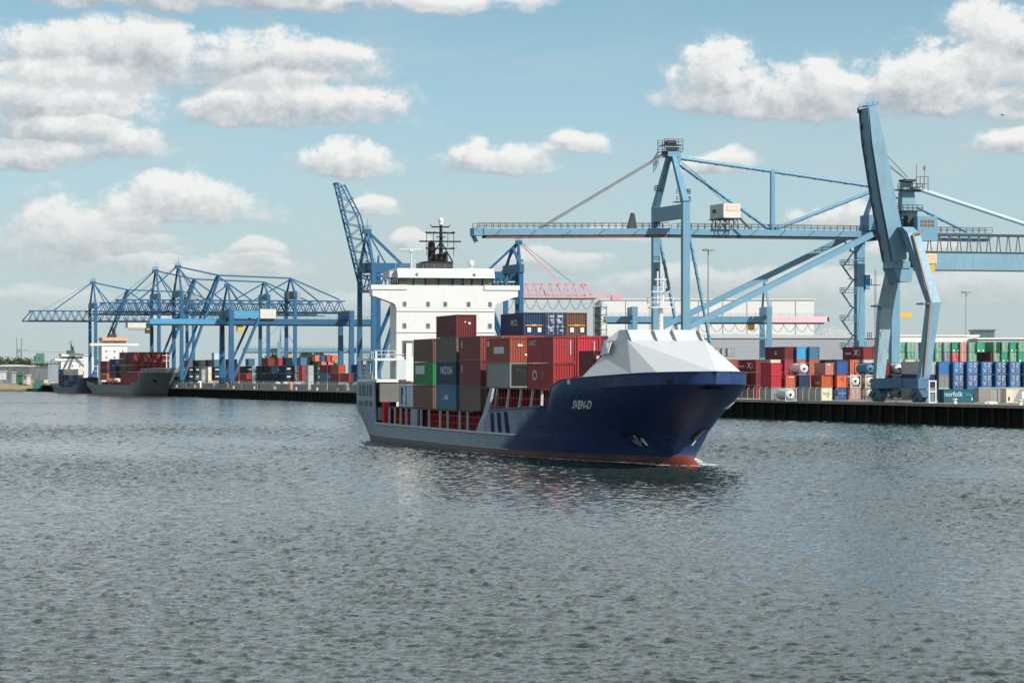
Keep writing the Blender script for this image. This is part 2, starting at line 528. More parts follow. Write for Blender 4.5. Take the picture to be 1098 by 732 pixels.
def build_water():
    """one sheet: wind waves as real relief near and far, flat to the horizon beyond"""
    rng = np.random.default_rng(5)
    KW = 0.46
    d = [50.0]
    while d[-1] < 1750.0:
        d.append(d[-1] * (1.00125 if d[-1] < 500 else 1.0016))
    d = np.array(d)
    kc = np.linspace(-0.19, 0.19, 440)
    ks = 0.19 + (KW - 0.19) * np.linspace(0, 1, 91)[1:] ** 1.25
    k = np.concatenate([-ks[::-1], kc, ks])
    Y = np.repeat(d[:, None], len(k), 1)
    X = d[:, None] * k[None, :]
    Z = np.zeros_like(X)
    gx = 0.72 + 0.52 * np.sin(X * 0.045 + 1.3 + 0.8 * np.sin(Y * 0.013)) * np.sin(Y * 0.021 + 0.4) + 0.2 * np.sin(X * 0.13 + Y * 0.05 + 2 * np.sin(Y * 0.017))
    gx = np.clip(gx + 0.22 * np.sin(X * 0.027 - Y * 0.034 + 1.1) - 0.35 * np.clip((Y - 420) / 500, 0, 1), 0.16, 1.6)
    gy = 0.9 + 0.35 * np.sin(X * 0.31 + 0.17 * Y) * np.sin(Y * 0.11 - 0.1 * X)
    for i in range(NWAVE):
        lam = 0.26 * (2.4 / 0.26) ** rng.random() if i % 14 else 2.5 + 3.5 * rng.random()
        th = rng.normal(0.10, 0.5)
        kx, ky = 2 * math.pi / lam * math.sin(th), 2 * math.pi / lam * math.cos(th)
        amp = WSLOPE * lam * (1.0 if lam < 2.4 else 0.5)
        wx = 0.7 * np.sin(X * 0.11 + i) + 0.7 * np.sin(Y * 0.07 + 2 * i)
        ph = kx * X + ky * Y + rng.random() * 6.28 + wx
        sn = np.sin(ph - 0.55 * np.sin(ph))
        Z += amp * (0.5 * np.exp(1.2 * sn) - 0.62)
    Z *= gx * gy
    for i in range(34):          # short steep wavelets in scattered groups
        lam = 0.34 * (1.9 / 0.34) ** rng.random()
        th = rng.normal(0.08, 0.35)
        kx, ky = 2 * math.pi / lam * math.sin(th), 2 * math.pi / lam * math.cos(th)
        f1, f2 = rng.uniform(0.22, 0.5) / lam, rng.uniform(0.22, 0.5) / lam
        env = np.sin(6.283 * f1 * X + 1.7 * np.sin(0.9 * f2 * Y + i) + rng.random() * 6.28) * np.sin(6.283 * f2 * 0.7 * Y + 1.7 * np.sin(1.1 * f1 * X + 2 * i) + rng.random() * 6.28)
        env = np.clip(env - 0.45, 0, 1) * 1.8
        ph = kx * X + ky * Y + rng.random() * 6.28
        sn = np.sin(ph - 0.6 * np.sin(ph))
        Z += 0.074 * lam * env * (0.5 * np.exp(1.2 * sn) - 0.62) * (0.25 + 0.8 * gx) * (1.0 if lam < 0.8 else np.clip((Y - 70.0) / 190.0, 0.28, 1.0))
    # the wash of the ship: short crests trailing from both bows
    for (px, py, qx, qy, am) in ((10.0, 290.0, -52.0, 482.0, 0.20), (-2.9, 323.0, -66.0, 560.0, 0.10), (19.0, 287.0, 36.0, 372.0, 0.17), (21.0, 291.0, 48.0, 400.0, 0.10)):
        ln = math.hypot(qx - px, qy - py); ux, uy = (qx - px) / ln, (qy - py) / ln
        al = (X - px) * ux + (Y - py) * uy; ac = (X - px) * -uy + (Y - py) * ux + 0.8 * np.sin(al * 0.12)
        env = np.clip(al / 8, 0, 1) * np.clip((ln - al) / (0.5 * ln), 0, 1) * np.exp(-(ac / 2.6) ** 2)
        Z += am * env * np.cos(ac * 2.3 + 0.4 * np.sin(al * 0.9)) * (0.7 + 0.3 * np.sin(al * 0.7))
    edge = np.minimum(1.0, np.minimum((d[:, None] - d[0]) / 3.0, (d[-1] - d[:, None]) / 120.0))
    side = np.minimum(1.0, (KW - np.abs(k))[None, :] / 0.01)
    Z *= np.clip(edge, 0, 1) * np.clip(side, 0, 1)
    nr, nc = X.shape
    co = np.stack([X.ravel(), Y.ravel(), Z.ravel()], 1)
    idx = np.arange(nr * nc).reshape(nr, nc)
    q = np.stack([idx[:-1, :-1], idx[:-1, 1:], idx[1:, 1:], idx[1:, :-1]], -1).reshape(-1, 4)
    # the flat remainder shares the border of the waves
    base = len(co)
    far = 5000.0
    outer = np.array([[-far, -40, 0], [far, -40, 0], [far, far, 0], [-far, far, 0]], float)
    co = np.vstack([co, outer])
    a, b, c, e = base, base + 1, base + 2, base + 3
    polys = [list(map(int, r)) for r in ()]
    near, farr = idx[0, :], idx[-1, :]
    left, right = idx[:, 0], idx[:, -1]
    extra = [[a, b] + [int(i) for i in near[::-1]], [b, c] + [int(farr[-1])] + [int(i) for i in right[::-1][1:]],
             [c, e] + [int(i) for i in farr], [e, a] + [int(i) for i in left]]
    loops = np.concatenate([q.ravel()] + [np.array(x) for x in extra])
    tot = np.concatenate([np.full(len(q), 4), np.array([len(x) for x in extra])])
    me = bpy.data.meshes.new('water')
    me.vertices.add(len(co)); me.vertices.foreach_set('co', co.ravel())
    me.loops.add(len(loops)); me.loops.foreach_set('vertex_index', loops.astype(np.int32))
    me.polygons.add(len(tot))
    me.polygons.foreach_set('loop_start', np.concatenate([[0], np.cumsum(tot)[:-1]]).astype(np.int32))
    me.polygons.foreach_set('use_smooth', np.ones(len(tot), bool))
    me.update(calc_edges=True); me.validate()
    o = link('water', me, water_material())
    tag(o, 'grey green harbour water ruffled by short wind waves', kind='structure')


build_water()

# land behind the quay, far out to the horizon
def build_land():
    m = bpy.data.materials.new('yard_ground'); m.use_nodes = True
    w = NT(m.node_tree); bs = m.node_tree.nodes['Principled BSDF']
    geo = w.n('ShaderNodeNewGeometry').outputs['Position']
    n = w.noise(geo, 0.03, 5.0, 0.6)
    n2 = w.noise(geo, 0.9, 4.0, 0.6)
    c = w.mix(n, (0.22, 0.20, 0.17), (0.13, 0.125, 0.115))
    c = w.mix(w.m('MULTIPLY', n2, 0.4), c, (0.27, 0.22, 0.17))
    w.put(bs.inputs['Base Color'], c); bs.inputs['Roughness'].default_value = 0.9
    p0, p1 = quay(-330, 1.0), quay(1205, 1.0)
    mb = MB()
    q = [p0, p1, p1 + Vector((-60, 60, 0)), Vector((-4900, 2800, QZ)), Vector((-4900, 4990, QZ)), Vector((4990, 4990, QZ)), Vector((4990, 190, QZ))]
    n_ = len(q)
    mb.add(q + [v - Vector((0, 0, 6)) for v in q], [tuple(range(n_ - 1, -1, -1))] + [(i, (i + 1) % n_, n_ + (i + 1) % n_, n_ + i) for i in range(n_)])
    o = fix_normals(mb.build('ground', m))
    tag(o, 'concrete yard ground of the container terminal', kind='structure')
    # the far left shore: a low sandy bank sloping into the water
    ms = bpy.data.materials.new('bank_sand'); ms.use_nodes = True
    w = NT(ms.node_tree); bs = ms.node_tree.nodes['Principled BSDF']
    geo = w.n('ShaderNodeNewGeometry').outputs['Position']
    zz = w.sep(geo)[2]
    n = w.noise(geo, 0.09, 6.0, 0.65)
    grass = w.ss(w.m('ADD', w.m('MULTIPLY', n, 3.4), w.m('MULTIPLY', zz, -0.35)), 0.9, 1.5)
    c = w.mix(grass, (0.25, 0.20, 0.12), (0.10, 0.11, 0.05))
    c = w.mix(w.ss(zz, 0.4, 1.1, 1.0, 0.0), c, (0.07, 0.065, 0.05))
    w.put(bs.inputs['Base Color'], c); bs.inputs['Roughness'].default_value = 0.95
    mb = MB()
    pts = []
    for i in range(61):
        t = i / 60
        x = -640 + 390 * t
        y = 1640 + 30 * math.sin(3 * t)
        for j, (dy, z) in enumerate(((0, -0.6), (5, 0.7), (9, 1.7), (14, 2.7), (20, 3.5), (30, 4.2), (90, 4.25))):
            pts.append((x + 0.3 * dy, y + dy + random.uniform(-1, 1), z + random.uniform(-.2, .2) * (0 < j < 6)))
    fs = [(i * 7 + j, (i + 1) * 7 + j, (i + 1) * 7 + j + 1, i * 7 + j + 1) for i in range(60) for j in range(6)]
    mb.add(pts, fs)
    o = mb.build('shore', ms, smooth=True)
    tag(o, 'sandy overgrown bank at the water across the harbour', kind='structure')


build_land()


def build_quay_wall():
    m = bpy.data.materials.new('quay_wall_dark'); m.use_nodes = True
    w = NT(m.node_tree); bs = m.node_tree.nodes['Principled BSDF']
    geo = w.n('ShaderNodeNewGeometry').outputs['Position']
    z = w.sep(geo)[2]
    n = w.noise(geo, 0.5, 5.0, 0.65)
    n2 = w.noise(w.v('MULTIPLY', geo, (1.0, 1.0, 0.15)), 0.9, 5.0, 0.7)
    c = w.mix(n, (0.006, 0.007, 0.007), (0.016, 0.017, 0.015))
    c = w.mix(w.m('MULTIPLY', w.ss(n2, 0.55, 0.75), 0.4), c, (0.05, 0.048, 0.04))
    c = w.mix(w.ss(w.m('MULTIPLY_ADD', n, 0.8, z), 0.9, 1.6, 1.0, 0.0), c, (0.012, 0.020, 0.014))
    w.put(bs.inputs['Base Color'], c); bs.inputs['Roughness'].default_value = 0.85; bs.inputs['Specular IOR Level'].default_value = 0.08
    t = thing('quay_wall', 'long dark quay wall of vertical timber and steel piles below the container terminal', 'quay wall', quay(0, 0, 0))
    def L(tt, inl, z):
        p = quay(tt, inl, z) - quay(0, 0, 0)
        return (p.x, p.y, p.z)
    face, piles, cope, plank = MB(), MB(), MB(), MB()
    def slab(mb, t0, t1, i0, i1, z0, z1):
        vs = [L(t0, i0, z0), L(t1, i0, z0), L(t1, i1, z0), L(t0, i1, z0), L(t0, i0, z1), L(t1, i0, z1), L(t1, i1, z1), L(t0, i1, z1)]
        mb.add(vs, [(0, 3, 2, 1), (4, 5, 6, 7), (0, 1, 5, 4), (1, 2, 6, 5), (2, 3, 7, 6), (3, 0, 4, 7)])
    slab(face, -330, 1205, 0.62, 1.2, -3, QZ - 0.38)
    slab(cope, -330, 1205, -0.15, 1.6, QZ - 0.36, QZ + 0.16)
    x = -330.0
    while x < 1204:
        # corrugated sheet piles between the main piles
        for k in range(6):
            a = x + 1.0 * k + 0.12
            slab(plank, a, a + 0.6, 0.34, 0.6, -3, QZ - 0.42 - 0.02 * (k % 3))
        slab(piles, x - 0.21, x + 0.21, -0.12, 0.3, -3, QZ - 0.40)
        x += 6.0
    def waler(z): slab(piles, -330, 1205, 0.10, 0.33, z, z + 0.35)
    fix_normals(face.build('wall_face', m, t)); fix_normals(plank.build('sheet_piling', m, t))
    mp = paint('pile_timber', (0.022, 0.022, 0.019), 0.85, 0.6, (0.10, 0.095, 0.085), 0.0, 0.5, 0.5, spec=0.08)
    fix_normals(piles.build('fender_pile', mp, t))
    fix_normals(cope.build('coping', CONCRETE, t))


build_quay_wall()


def bollards():
    k = 0
    proto = None
    for tt in (-20, 3, 29, 55, 83, 113, 143, 176, 500, 530, 562, 596, 632, 670, 708, 748, 788):
        if proto is None:
            mb = MB()
            mb.tube((0, 0, 0), (0, 0, 0.55), 0.34, 12, 0.26); mb.tube((0, 0, 0.55), (0, 0, 0.78), 0.26, 12, 0.5); mb.tube((0, 0, 0.78), (0, 0, 0.92), 0.5, 12, 0.3)
            o = mb.build('bollard', plain('bollard_white', (0.66, 0.64, 0.58), 0.6)); proto = o
        else:
            o = proto.copy(); C.objects.link(o)
        o.location = quay(tt, 0.75, QZ + 0.16)
        o.rotation_euler = (0, 0, random.random() * 6)
        if tt == 3: where = 'by the teal box near the right'
        near = tt < 300
        tag(o, 'small white mooring bollard on the near stretch of quay edge' if near else 'tiny white bollard on the distant dark quay edge behind the ship', 'bollard',
            'bollards on the near quay edge' if near else 'bollards on the distant quay edge')


bollards()

# ------------------------------------------------------------------ the container ship under way
SHIP_A = R(12.5)
SHIP_ROT = math.atan2(-math.cos(SHIP_A), math.sin(SHIP_A))
SHIP_O = Vector((17.25, 289.0, 0.0))
SF = Vector((math.sin(SHIP_A), -math.cos(SHIP_A), 0)); SS = Vector((-math.cos(SHIP_A), -math.sin(SHIP_A), 0))


def ship_w(L, v, z):
    """L metres aft of the bulb, v to starboard (our side), z up -> world"""
    return SHIP_O - SF * L + SS * v + Vector((0, 0, z))


def lerp_tab(tab, x):
    if x <= tab[0][0]: return tab[0][1]
    for (a, b), (c, d) in zip(tab, tab[1:]):
        if x <= c: return b + (d - b) * (x - a) / (c - a)
    return tab[-1][1]


STEM = [(-2, 7.2), (0, 7.6), (1.2, 7.6), (2.2, 7.1), (3.2, 6.2), (4.5, 3.5), (5.9, -0.9), (7.0, -4.2), (7.95, -6.6), (9.2, -6.9)]
TRANS = [(-2, 126.5), (0, 130.5), (1.0, 132.0), (2.5, 134.3), (4.0, 136.3), (9.0, 136.7)]
ZTOP = [(-8, 9.12), (0, 8.98), (14, 8.5), (19.0, 8.3), (22.0, 7.6), (25.4, 5.75), (26.0, 5.6), (46.6, 4.95), (50.6, 2.56), (118.8, 2.56), (119.0, 8.0), (141, 8.0)]


def ship_hb(L, z):
    """half breadth of the hull"""
    if L < 26: z = min(z, lerp_tab(ZTOP, L) - 1.12)      # the bulwark stands upright above the knuckle
    l = L - lerp_tab(STEM, z)
    if l <= 0: return 0.0
    w = max(0.0, min(1.0, z / 9.0))
    w1 = w ** 1.25
    ent = 50 - 6 * w
    t = min(1.0, l / ent)
    p = 2.0 - 0.32 * w
    q = lerp_tab([(-2, 0.8), (0, 0.74), (0.8, 0.66), (2.2, 0.54), (4.0, 0.48), (6.0, 0.47), (9, 0.49)], z)
    h = 10.0 * (1 - (1 - t) ** p) ** q
    # run towards the stern
    run = max(0.0, (L - 98.0) / 42.0)
    zz = max(0.0, min(1.0, (4.5 - z) / 4.5))
    h *= 1 - (0.10 + 0.20 * zz) * run ** 2
    return max(0.02, h)


def build_hull(root):
    Ls_u = [0, .004, .012, .025, .045, .07, .1, .14, .18, .23, .28, .34, .4, .47, .54, .62, .7, .8, .9, 1.0]
    knots = [19.0, 20.5, 22.0, 23.7, 25.4, 26.0, 28.0, 30.0, 32.5, 35.0, 37.5, 40.0, 43.0, 46.6, 50.6, 62, 80, 98, 106, 113, 118.8, 119.0, 123, 127, 1e9]
    nlow = [-2.0, -0.6, 0.0, 0.5, 1.0, 1.15, 1.8, 2.5]
    NU = 9
    stations = []
    def row(L_of):          # L_of(z) -> L
        r = []
        for z in nlow:
            r.append((L_of(z), z))
        # top depends on L at the top
        zt = 9.0
        for _ in range(12):
            zt = lerp_tab(ZTOP, L_of(zt))
        zk = max(zt - 1.12, 2.5 + (zt - 2.5) * 0.8)
        for j in range(1, NU + 1):
            z = 2.5 + (zk - 2.5) * j / (NU - 1) if j < NU else zt
            r.append((L_of(z), z))
        return r
    rows = []
    for u in Ls_u:           # fore body: from the stem back to L = 19
        rows.append(row(lambda z, u=u: lerp_tab(STEM, z) + (19.0 - lerp_tab(STEM, z)) * u))
    for L in knots[1:-1]:
        rows.append(row(lambda z, L=L: L))
    for u in (0.4, 0.75, 1.0):
        rows.append(row(lambda z, u=u: 127 + (max(lerp_tab(TRANS, z), 128) - 127) * u))
    mb = MB()
    nl = len(rows[0])
    vs = []
    for sd in (1, -1):
        for r in rows:
            for (L, z) in r:
                vs.append((-L, -sd * ship_hb(L, z), z))
    n = len(rows)
    fs = []
    for i in range(n - 1):
        for j in range(nl - 1):
            a, b, c, d = i * nl + j, (i + 1) * nl + j, (i + 1) * nl + j + 1, i * nl + j + 1
            fs.append((a, b, c, d))
            o = n * nl
            fs.append((a + o, d + o, c + o, b + o))
    # transom
    k = (n - 1) * nl
    for j in range(nl - 1):
        fs.append((k + j, k + j + n * nl, k + j + 1 + n * nl, k + j + 1))
    mb.add(vs, fs)
    m = bpy.data.materials.new('hull_paint'); m.use_nodes = True
    w = NT(m.node_tree); bs = m.node_tree.nodes['Principled BSDF']
    tc = w.n('ShaderNodeTexCoord').outputs['Object']
    x, y, z = w.sep(tc)
    n1 = w.noise(w.v('MULTIPLY', tc, (1, 1, 0.3)), 0.35, 5.0, 0.6)
    st = w.noise(w.v('MULTIPLY', tc, (1, 1, 0.05)), 1.3, 4.0, 0.65)
    fine = w.noise(tc, 4.0, 4.0, 0.65)
    La = w.m('MULTIPLY', x, -1.0)
    grey = w.ss(w.m('SUBTRACT', w.m('MULTIPLY_ADD', w.m('SUBTRACT', n1, .5), 3.0, La), w.m('MULTIPLY_ADD', z, -3.3, 46.0)), -2.2, 2.2)
    top = w.mix(grey, (0.010, 0.035, 0.115), (0.225, 0.30, 0.365))
    top = w.mix(w.m('MULTIPLY', w.ss(st, 0.52, 0.72), 0.30), top, (0.10, 0.095, 0.09))
    scr = w.ss(w.noise(w.v('MULTIPLY', tc, (.25, 1, 1.6)), 1.8, 6.0, 0.7), 0.64, 0.70)
    top = w.mix(w.m('MULTIPLY', scr, 0.32), top, (0.16, 0.10, 0.08))
    boot = w.mix(w.ss(La, 20.0, 75.0), (0.095, 0.031, 0.027), (0.085, 0.075, 0.07))
    boot = w.mix(w.ss(fine, 0.35, 0.7), boot, (0.15, 0.085, 0.065))
    boot = w.mix(w.ss(w.m('MULTIPLY_ADD', n1, 0.5, z), 0.45, 0.9, 0.85, 0.0), boot, (0.025, 0.03, 0.027))
    c = w.mix(w.ss(z, 0.93, 0.97), boot, top)
    def seam(q, per, wd):
        return w.ss(w.m('ABSOLUTE', w.m('SUBTRACT', w.m('FRACT', w.m('MULTIPLY', q, 1.0 / per)), 0.5)), 0.0, wd / per, 0.80, 1.0)
    sm = w.m('MULTIPLY', seam(x, 7.4, 0.10), seam(w.m('ADD', z, 0.4), 1.9, 0.07))
    f = w.m('MULTIPLY', sm, w.m('MULTIPLY_ADD', w.m('SUBTRACT', n1, 0.5), 0.45, 1.0))
    c = w.mix(1.0, c, w.comb(f, f, f), 'MULTIPLY')
    w.put(bs.inputs['Base Color'], c)
    w.put(bs.inputs['Roughness'], w.m('MULTIPLY_ADD', n1, 0.2, 0.46))
    bs.inputs['Specular IOR Level'].default_value = 0.3
    # slight buckling of the plates between frames
    fr = w.m('SINE', w.m('MULTIPLY', x, 6.283 / 2.6))
    dent = w.m('MULTIPLY_ADD', fr, 0.010, w.m('MULTIPLY', w.noise(tc, 0.7, 2.0, 0.5), 0.06))
    b = w.n('ShaderNodeBump'); b.inputs['Strength'].default_value = 0.35; w.put(b.inputs['Height'], dent)
    w.put(bs.inputs['Normal'], b.outputs[0])
    o = mb.build('hull', m, root, smooth=True)
    sol = o.modifiers.new('plate', 'SOLIDIFY'); sol.thickness = 0.12; sol.offset = -1.0
    es = o.modifiers.new('split', 'EDGE_SPLIT'); es.split_angle = R(24)
    fix_normals(o)
    return o


def build_ship():
    root = thing('container_ship', 'navy and grey container ship with white bow cover under way in the harbour', 'container ship', SHIP_O, SHIP_ROT)
    build_hull(root)
    S = lambda L, v, z: (-L, -v, z)
    def sb(mb, L0, L1, v0, v1, z0, z1): return mb.box(-L0, -L1, -v0, -v1, z0, z1)
    # decks
    mb = MB()
    def strip(Ls, zf, inset=0.2):
        pts = [(L, max(0.0, ship_hb(L, zf(L)) - inset)) for L in Ls]
        vs = []
        for L, h in pts: vs += [S(L, h, zf(L)), S(L, -h, zf(L))]
        mb.add(vs, [(2 * i, 2 * i + 1, 2 * i + 3, 2 * i + 2) for i in range(len(pts) - 1)])
    strip([-6.6, -4, 0, 5, 10, 14, 19, 22.5], lambda L: 7.5)
    strip([22.5, 26, 30, 36, 42, 48.5], lambda L: 4.2)
    strip([48.5, 55, 70, 85, 100, 110, 119.1, 128, 134], lambda L: 2.45)
    strip([119.2, 128, 136], lambda L: 7.9, 0.1)
    for L, z0, z1 in ((22.5, 4.2, 7.5), (48.5, 2.45, 4.2)):
        h = ship_hb(L, z0) - 0.2
        mb.add([S(L, h, z0), S(L, -h, z0), S(L, -h, z1), S(L, h, z1)], [(0, 1, 2, 3)])
    mb.build('deck', DECKRED, root)
    # bulb
    mb = MB(); mb.ball((-5.4, 0, -0.75), 6.0, 1.6, 1.95, 24, 16)
    mbm = paint('antifouling_red', (0.18, 0.045, 0.033), 0.5, 0.7, (0.09, 0.05, 0.04), 0.5, 0.45, 0.5)
    mb.build('bulbous_bow', mbm, root, smooth=True)
    # rubbing strakes and bulwark cap rails (light edges)
    mb = MB()
    def strake(L0, L1, z, n, w=0.16, h=0.20, out=0.08, sides=(1, -1)):
        for sd in sides:
            pts = [S(L0 + (L1 - L0) * i / n, sd * (ship_hb(L0 + (L1 - L0) * i / n, z) + out), z) for i in range(n + 1)]
            for a, b in zip(pts, pts[1:]): mb.bar(a, b, w, h)
    for sd_ in (1, -1):
        mb = MB(); strake(36.5, 119.0, 2.56, 34, sides=(sd_,)); mb.build('rubbing_strake', PALEGREY, root)
    for sd in (1, -1):
        mb = MB()
        for i in range(20):
            La, Lb = 26.0 + 20.6 * i / 20, 26.0 + 20.6 * (i + 1) / 20
            za, zb = lerp_tab(ZTOP, La), lerp_tab(ZTOP, Lb)
            mb.bar(S(La, sd * (ship_hb(La, za)), za + .05), S(Lb, sd * (ship_hb(Lb, zb)), zb + .05), 0.34, 0.12)
        Lp = [-6.9, -6.6, -6, -5, -3.5, -2, 0, 2, 4.5, 7, 10, 13, 16, 19, 20.5, 22, 25.4]
        for La, Lb in zip(Lp, Lp[1:]):
            za, zb = lerp_tab(ZTOP, La), lerp_tab(ZTOP, Lb)
            mb.bar(S(La, sd * ship_hb(La, za), za + .03), S(Lb, sd * ship_hb(Lb, zb), zb + .03), 0.24, 0.08)
        mb.build('cap_rail', paint('cap_blue', (0.03, 0.075, 0.18), 0.4, 0.15, var=0.1), root)
    # weld seam, boot-top line
    for sd in (1, -1):
        mb = MB()
        pts = [S(40 + 92 * i / 40, sd * (ship_hb(40 + 92 * i / 40, 0.95) + 0.015), 0.95) for i in range(41)]
        for a, b in zip(pts, pts[1:]): mb.bar(a, b, 0.05, 0.07)
        mb.build('waterline_stripe', plain('stripe_pale', (0.42, 0.40, 0.37)), root)
    # three slanted navy stripes on the raised bulwark
    for k in range(3):
        Lc = 45.2 - 2.9 * k
        for sd in (1, -1):
            mb = MB(); n = 6; vs = []
            for i in range(n + 1):
                z = 2.72 + (lerp_tab(ZTOP, Lc) - 0.25 - 2.72) * i / n
                for e in (-0.62, 0.62):
                    L = Lc - 0.35 * (z - 2.7) * 0.5 + e
                    vs.append(S(L, sd * (ship_hb(L, z) + 0.06), z))
            mb.add(vs, [(2 * i, 2 * i + 1, 2 * i + 3, 2 * i + 2) for i in range(n)])
            mb.build('stripe', NAVYP, root)
    # the name on both bows
    def name_fn(L0, z0, sd):
        def f(u, v):
            z = z0 + v
            L = L0 - u * sd * 1.12
            if sd > 0: L -= 3.1 * (ship_hb(L0, z) - ship_hb(L0, z0))      # drawn upright as seen from the beam
            return S(L, sd * (ship_hb(L, z) + 0.11), z)
        return f
    lettering('SVEN-D', 1.16, name_fn(14.6, 5.85, 1), NAMEW, root, 0.02, 'ship_name')
    lettering('SVEN-D', 1.05, name_fn(4.6, 5.9, -1), NAMEW, root, 0.02, 'ship_name')
    # fittings on the bow: fairleads, anchors in their pockets, draught marks
    def patch(L, z, dl, dz, sd, mat, name, out=0.04, sk=0.0):
        m_ = MB(); vs = []
        for i, j in ((-1, -1), (1, -1), (1, 1), (-1, 1)):
            LL, zz = L + dl * i / 2 - sk * j * dz / 2, z + dz * j / 2
            vs.append(S(LL, sd * (ship_hb(LL, zz) + out), zz))
        vs += [S(-q[0], -q[1] - sd * 0.1, q[2]) for q in vs]
        m_.add(vs, [(0, 1, 2, 3), (7, 6, 5, 4), (0, 4, 5, 1), (1, 5, 6, 2), (2, 6, 7, 3), (3, 7, 4, 0)])
        return fix_normals(m_.build(name, mat, root))
    for L, sd in ((8.0, 1), (16.5, 1), (-3.5, 1), (3, -1), (9, -1)):
        patch(L, 8.15, 0.75, 0.5, sd, BLACKP if L != 16.5 else PALEGREY, 'fairlead')
    patch(10.0, 2.6, 2.0, 1.5, 1, BLACKP, 'anchor_pocket', 0.03, -0.3)
    patch(8.0, 3.1, 1.5, 1.5, -1, BLACKP, 'anchor_pocket', 0.03, 0.5)
    for sd, La in ((1, 9.6), (-1, 8.0)):
        mb = MB()
        zq = 2.0 if sd > 0 else 2.5
        q = lambda dl, z: S(La + dl, sd * (ship_hb(La + dl, z) + .08), z)
        mb.bar(q(0, zq), q(0, zq + 1.0), 0.2, 0.22)
        mb.bar(q(0, zq), q(.5, zq + .5), 0.16, 0.2); mb.bar(q(0, zq), q(-.5, zq + .5), 0.16, 0.2)
        mb.build('anchor', DARKM if sd < 0 else paint('anchor_grey', (.16, .18, .18), .6, .3), root)
    for sd, L in ((1, 9.0), (-1, 8.8)):
        patch(L, 2.35, 0.22, 0.7, sd, LETTERW, 'draught_mark', 0.03)
    # ---- white wave cover over the forecastle
    A = {'b': (14.5, 7.75, 8.3), 'c': (14.5, 5.45, 10.65), 'd': (14.5, 5.1, 12.15), 'e': (14.5, 3.65, 13.25)}
    ft, fc = (12.0, 3.7, 13.22), (10.4, 3.9, 12.2)
    rim = [(L, ship_hb(L, lerp_tab(ZTOP, L)) - 0.35, lerp_tab(ZTOP, L) + 0.02) for L in (12, 9, 6, 3, 1, -1.3)]
    nose = [(L, ship_hb(L, lerp_tab(ZTOP, L)) - 0.3, lerp_tab(ZTOP, L) + 0.03) for L in (-3, -4.5, -5.8, -6.4)]
    mb = MB()
    def poly(pts): mb.add([S(*p) for p in pts], [tuple(range(len(pts)))])
    mir = lambda p: (p[0], -p[1], p[2])
    for side in (lambda p: p, mir):
        s_ = side
        e, d, c, b = (s_(A[k]) for k in 'edcb')
        poly([e, s_(ft), s_(fc), d]); poly([d, s_(fc), c])
        rr = [b] + [s_(p) for p in rim]
        poly([c, b, rr[4]]); poly([s_(fc), c, rr[4]]); poly([s_(fc), rr[4], rr[6]])
        poly([b, rr[1], rr[2], rr[3], rr[4]]); poly([rr[4], rr[5], rr[6]])
        nn = [rr[-1]] + [s_(p) for p in nose]
        tip = (-6.8, 0, 9.12)
        poly([s_(fc), nn[0], tip, (10.4, 0, 12.2)]); poly([nn[0], nn[1], nn[2], nn[3], nn[4], tip])
    poly([A['e'], mir(A['e']), mir(ft), ft]); poly([ft, mir(ft), mir(fc), (10.4, 0, 12.2), fc])
    poly([A['b'], A['c'], A['d'], A['e'], mir(A['e']), mir(A['d']), mir(A['c']), mir(A['b'])])
    o = mb.build('bow_cover', COVERW, root)
    bm = bmesh.new(); bm.from_mesh(o.data); bmesh.ops.remove_doubles(bm, verts=bm.verts[:], dist=0.02); bmesh.ops.recalc_face_normals(bm, faces=bm.faces[:]); bm.to_mesh(o.data); bm.free()
    bv = o.modifiers.new('soft_edge', 'BEVEL'); bv.width = 0.22; bv.segments = 3; bv.limit_method = 'ANGLE'; bv.angle_limit = R(6)
    # stiffeners on the cover
    def stiff(pts):
        m_ = MB(); m_.add([S(*p) for p in pts] + [S(p[0], p[1] + 0.08, p[2]) for p in pts], [tuple(range(len(pts))), tuple(range(2 * len(pts) - 1, len(pts) - 1, -1))] + [(i, (i + 1) % len(pts), len(pts) + (i + 1) % len(pts), len(pts) + i) for i in range(len(pts))])
        fix_normals(m_.build('stiffener', COVERW, root))
    for v in (-0.95, 0.95, -3.6, 3.6):
        stiff([(12.0, v, 13.25), (10.3, v, 12.2), (9.6, v, 12.05), (11.2, v, 13.2)])
    for sd in (1, -1):
        stiff([(14.4, sd * 5.15, 12.2), (12.9, sd * 4.8, 12.05), (11.2, sd * 5.6, 10.95), (14.3, sd * 5.6, 10.7)])
    # ---- foremast
    mb = MB(); x0 = 12.6
    mb.tube(S(x0, 0, 12.8), S(x0, 0, 15.4), 0.29, 12, 0.25)
    mb.tube(S(x0, 0.28, 15.4), S(x0, 0.28, 19.0), 0.09, 8); mb.tube(S(x0, -0.28, 15.4), S(x0, -0.28, 18.4), 0.08, 8)
    sb(mb, x0 - .8, x0 + .8, -1.1, 1.1, 15.35, 15.45); sb(mb, x0 - .2, x0 + .2, -0.9, 0.9, 16.9, 17.0)
    sb(mb, x0 - .15, x0 + .15, -0.6, 0.6, 18.1, 18.2)
    mb.rail(S(x0 - .8, 1.1, 15.45), S(x0 - .8, -1.1, 15.45), 0.9, 1.1, 0.03); mb.rail(S(x0 - .8, 1.1, 15.45), S(x0 + .8, 1.1, 15.45), 0.9, 0.8, 0.03)
    for i in range(12): mb.bar(S(x0 - .4, -0.2, 12.9 + .45 * i), S(x0 - .4, 0.2, 12.9 + .45 * i), 0.04, 0.04)
    mb.build('foremast', WHITE, root)
    for q, r in ((S(x0, 0.28, 19.1), .16), (S(x0 - .3, -0.6, 17.15), .15)):
        mb = MB(); mb.ball(q, r); mb.build('mast_light', BLACKP, root)
    # ---- coamings, cross structures and stanchions below the stacks
    mb = MB()
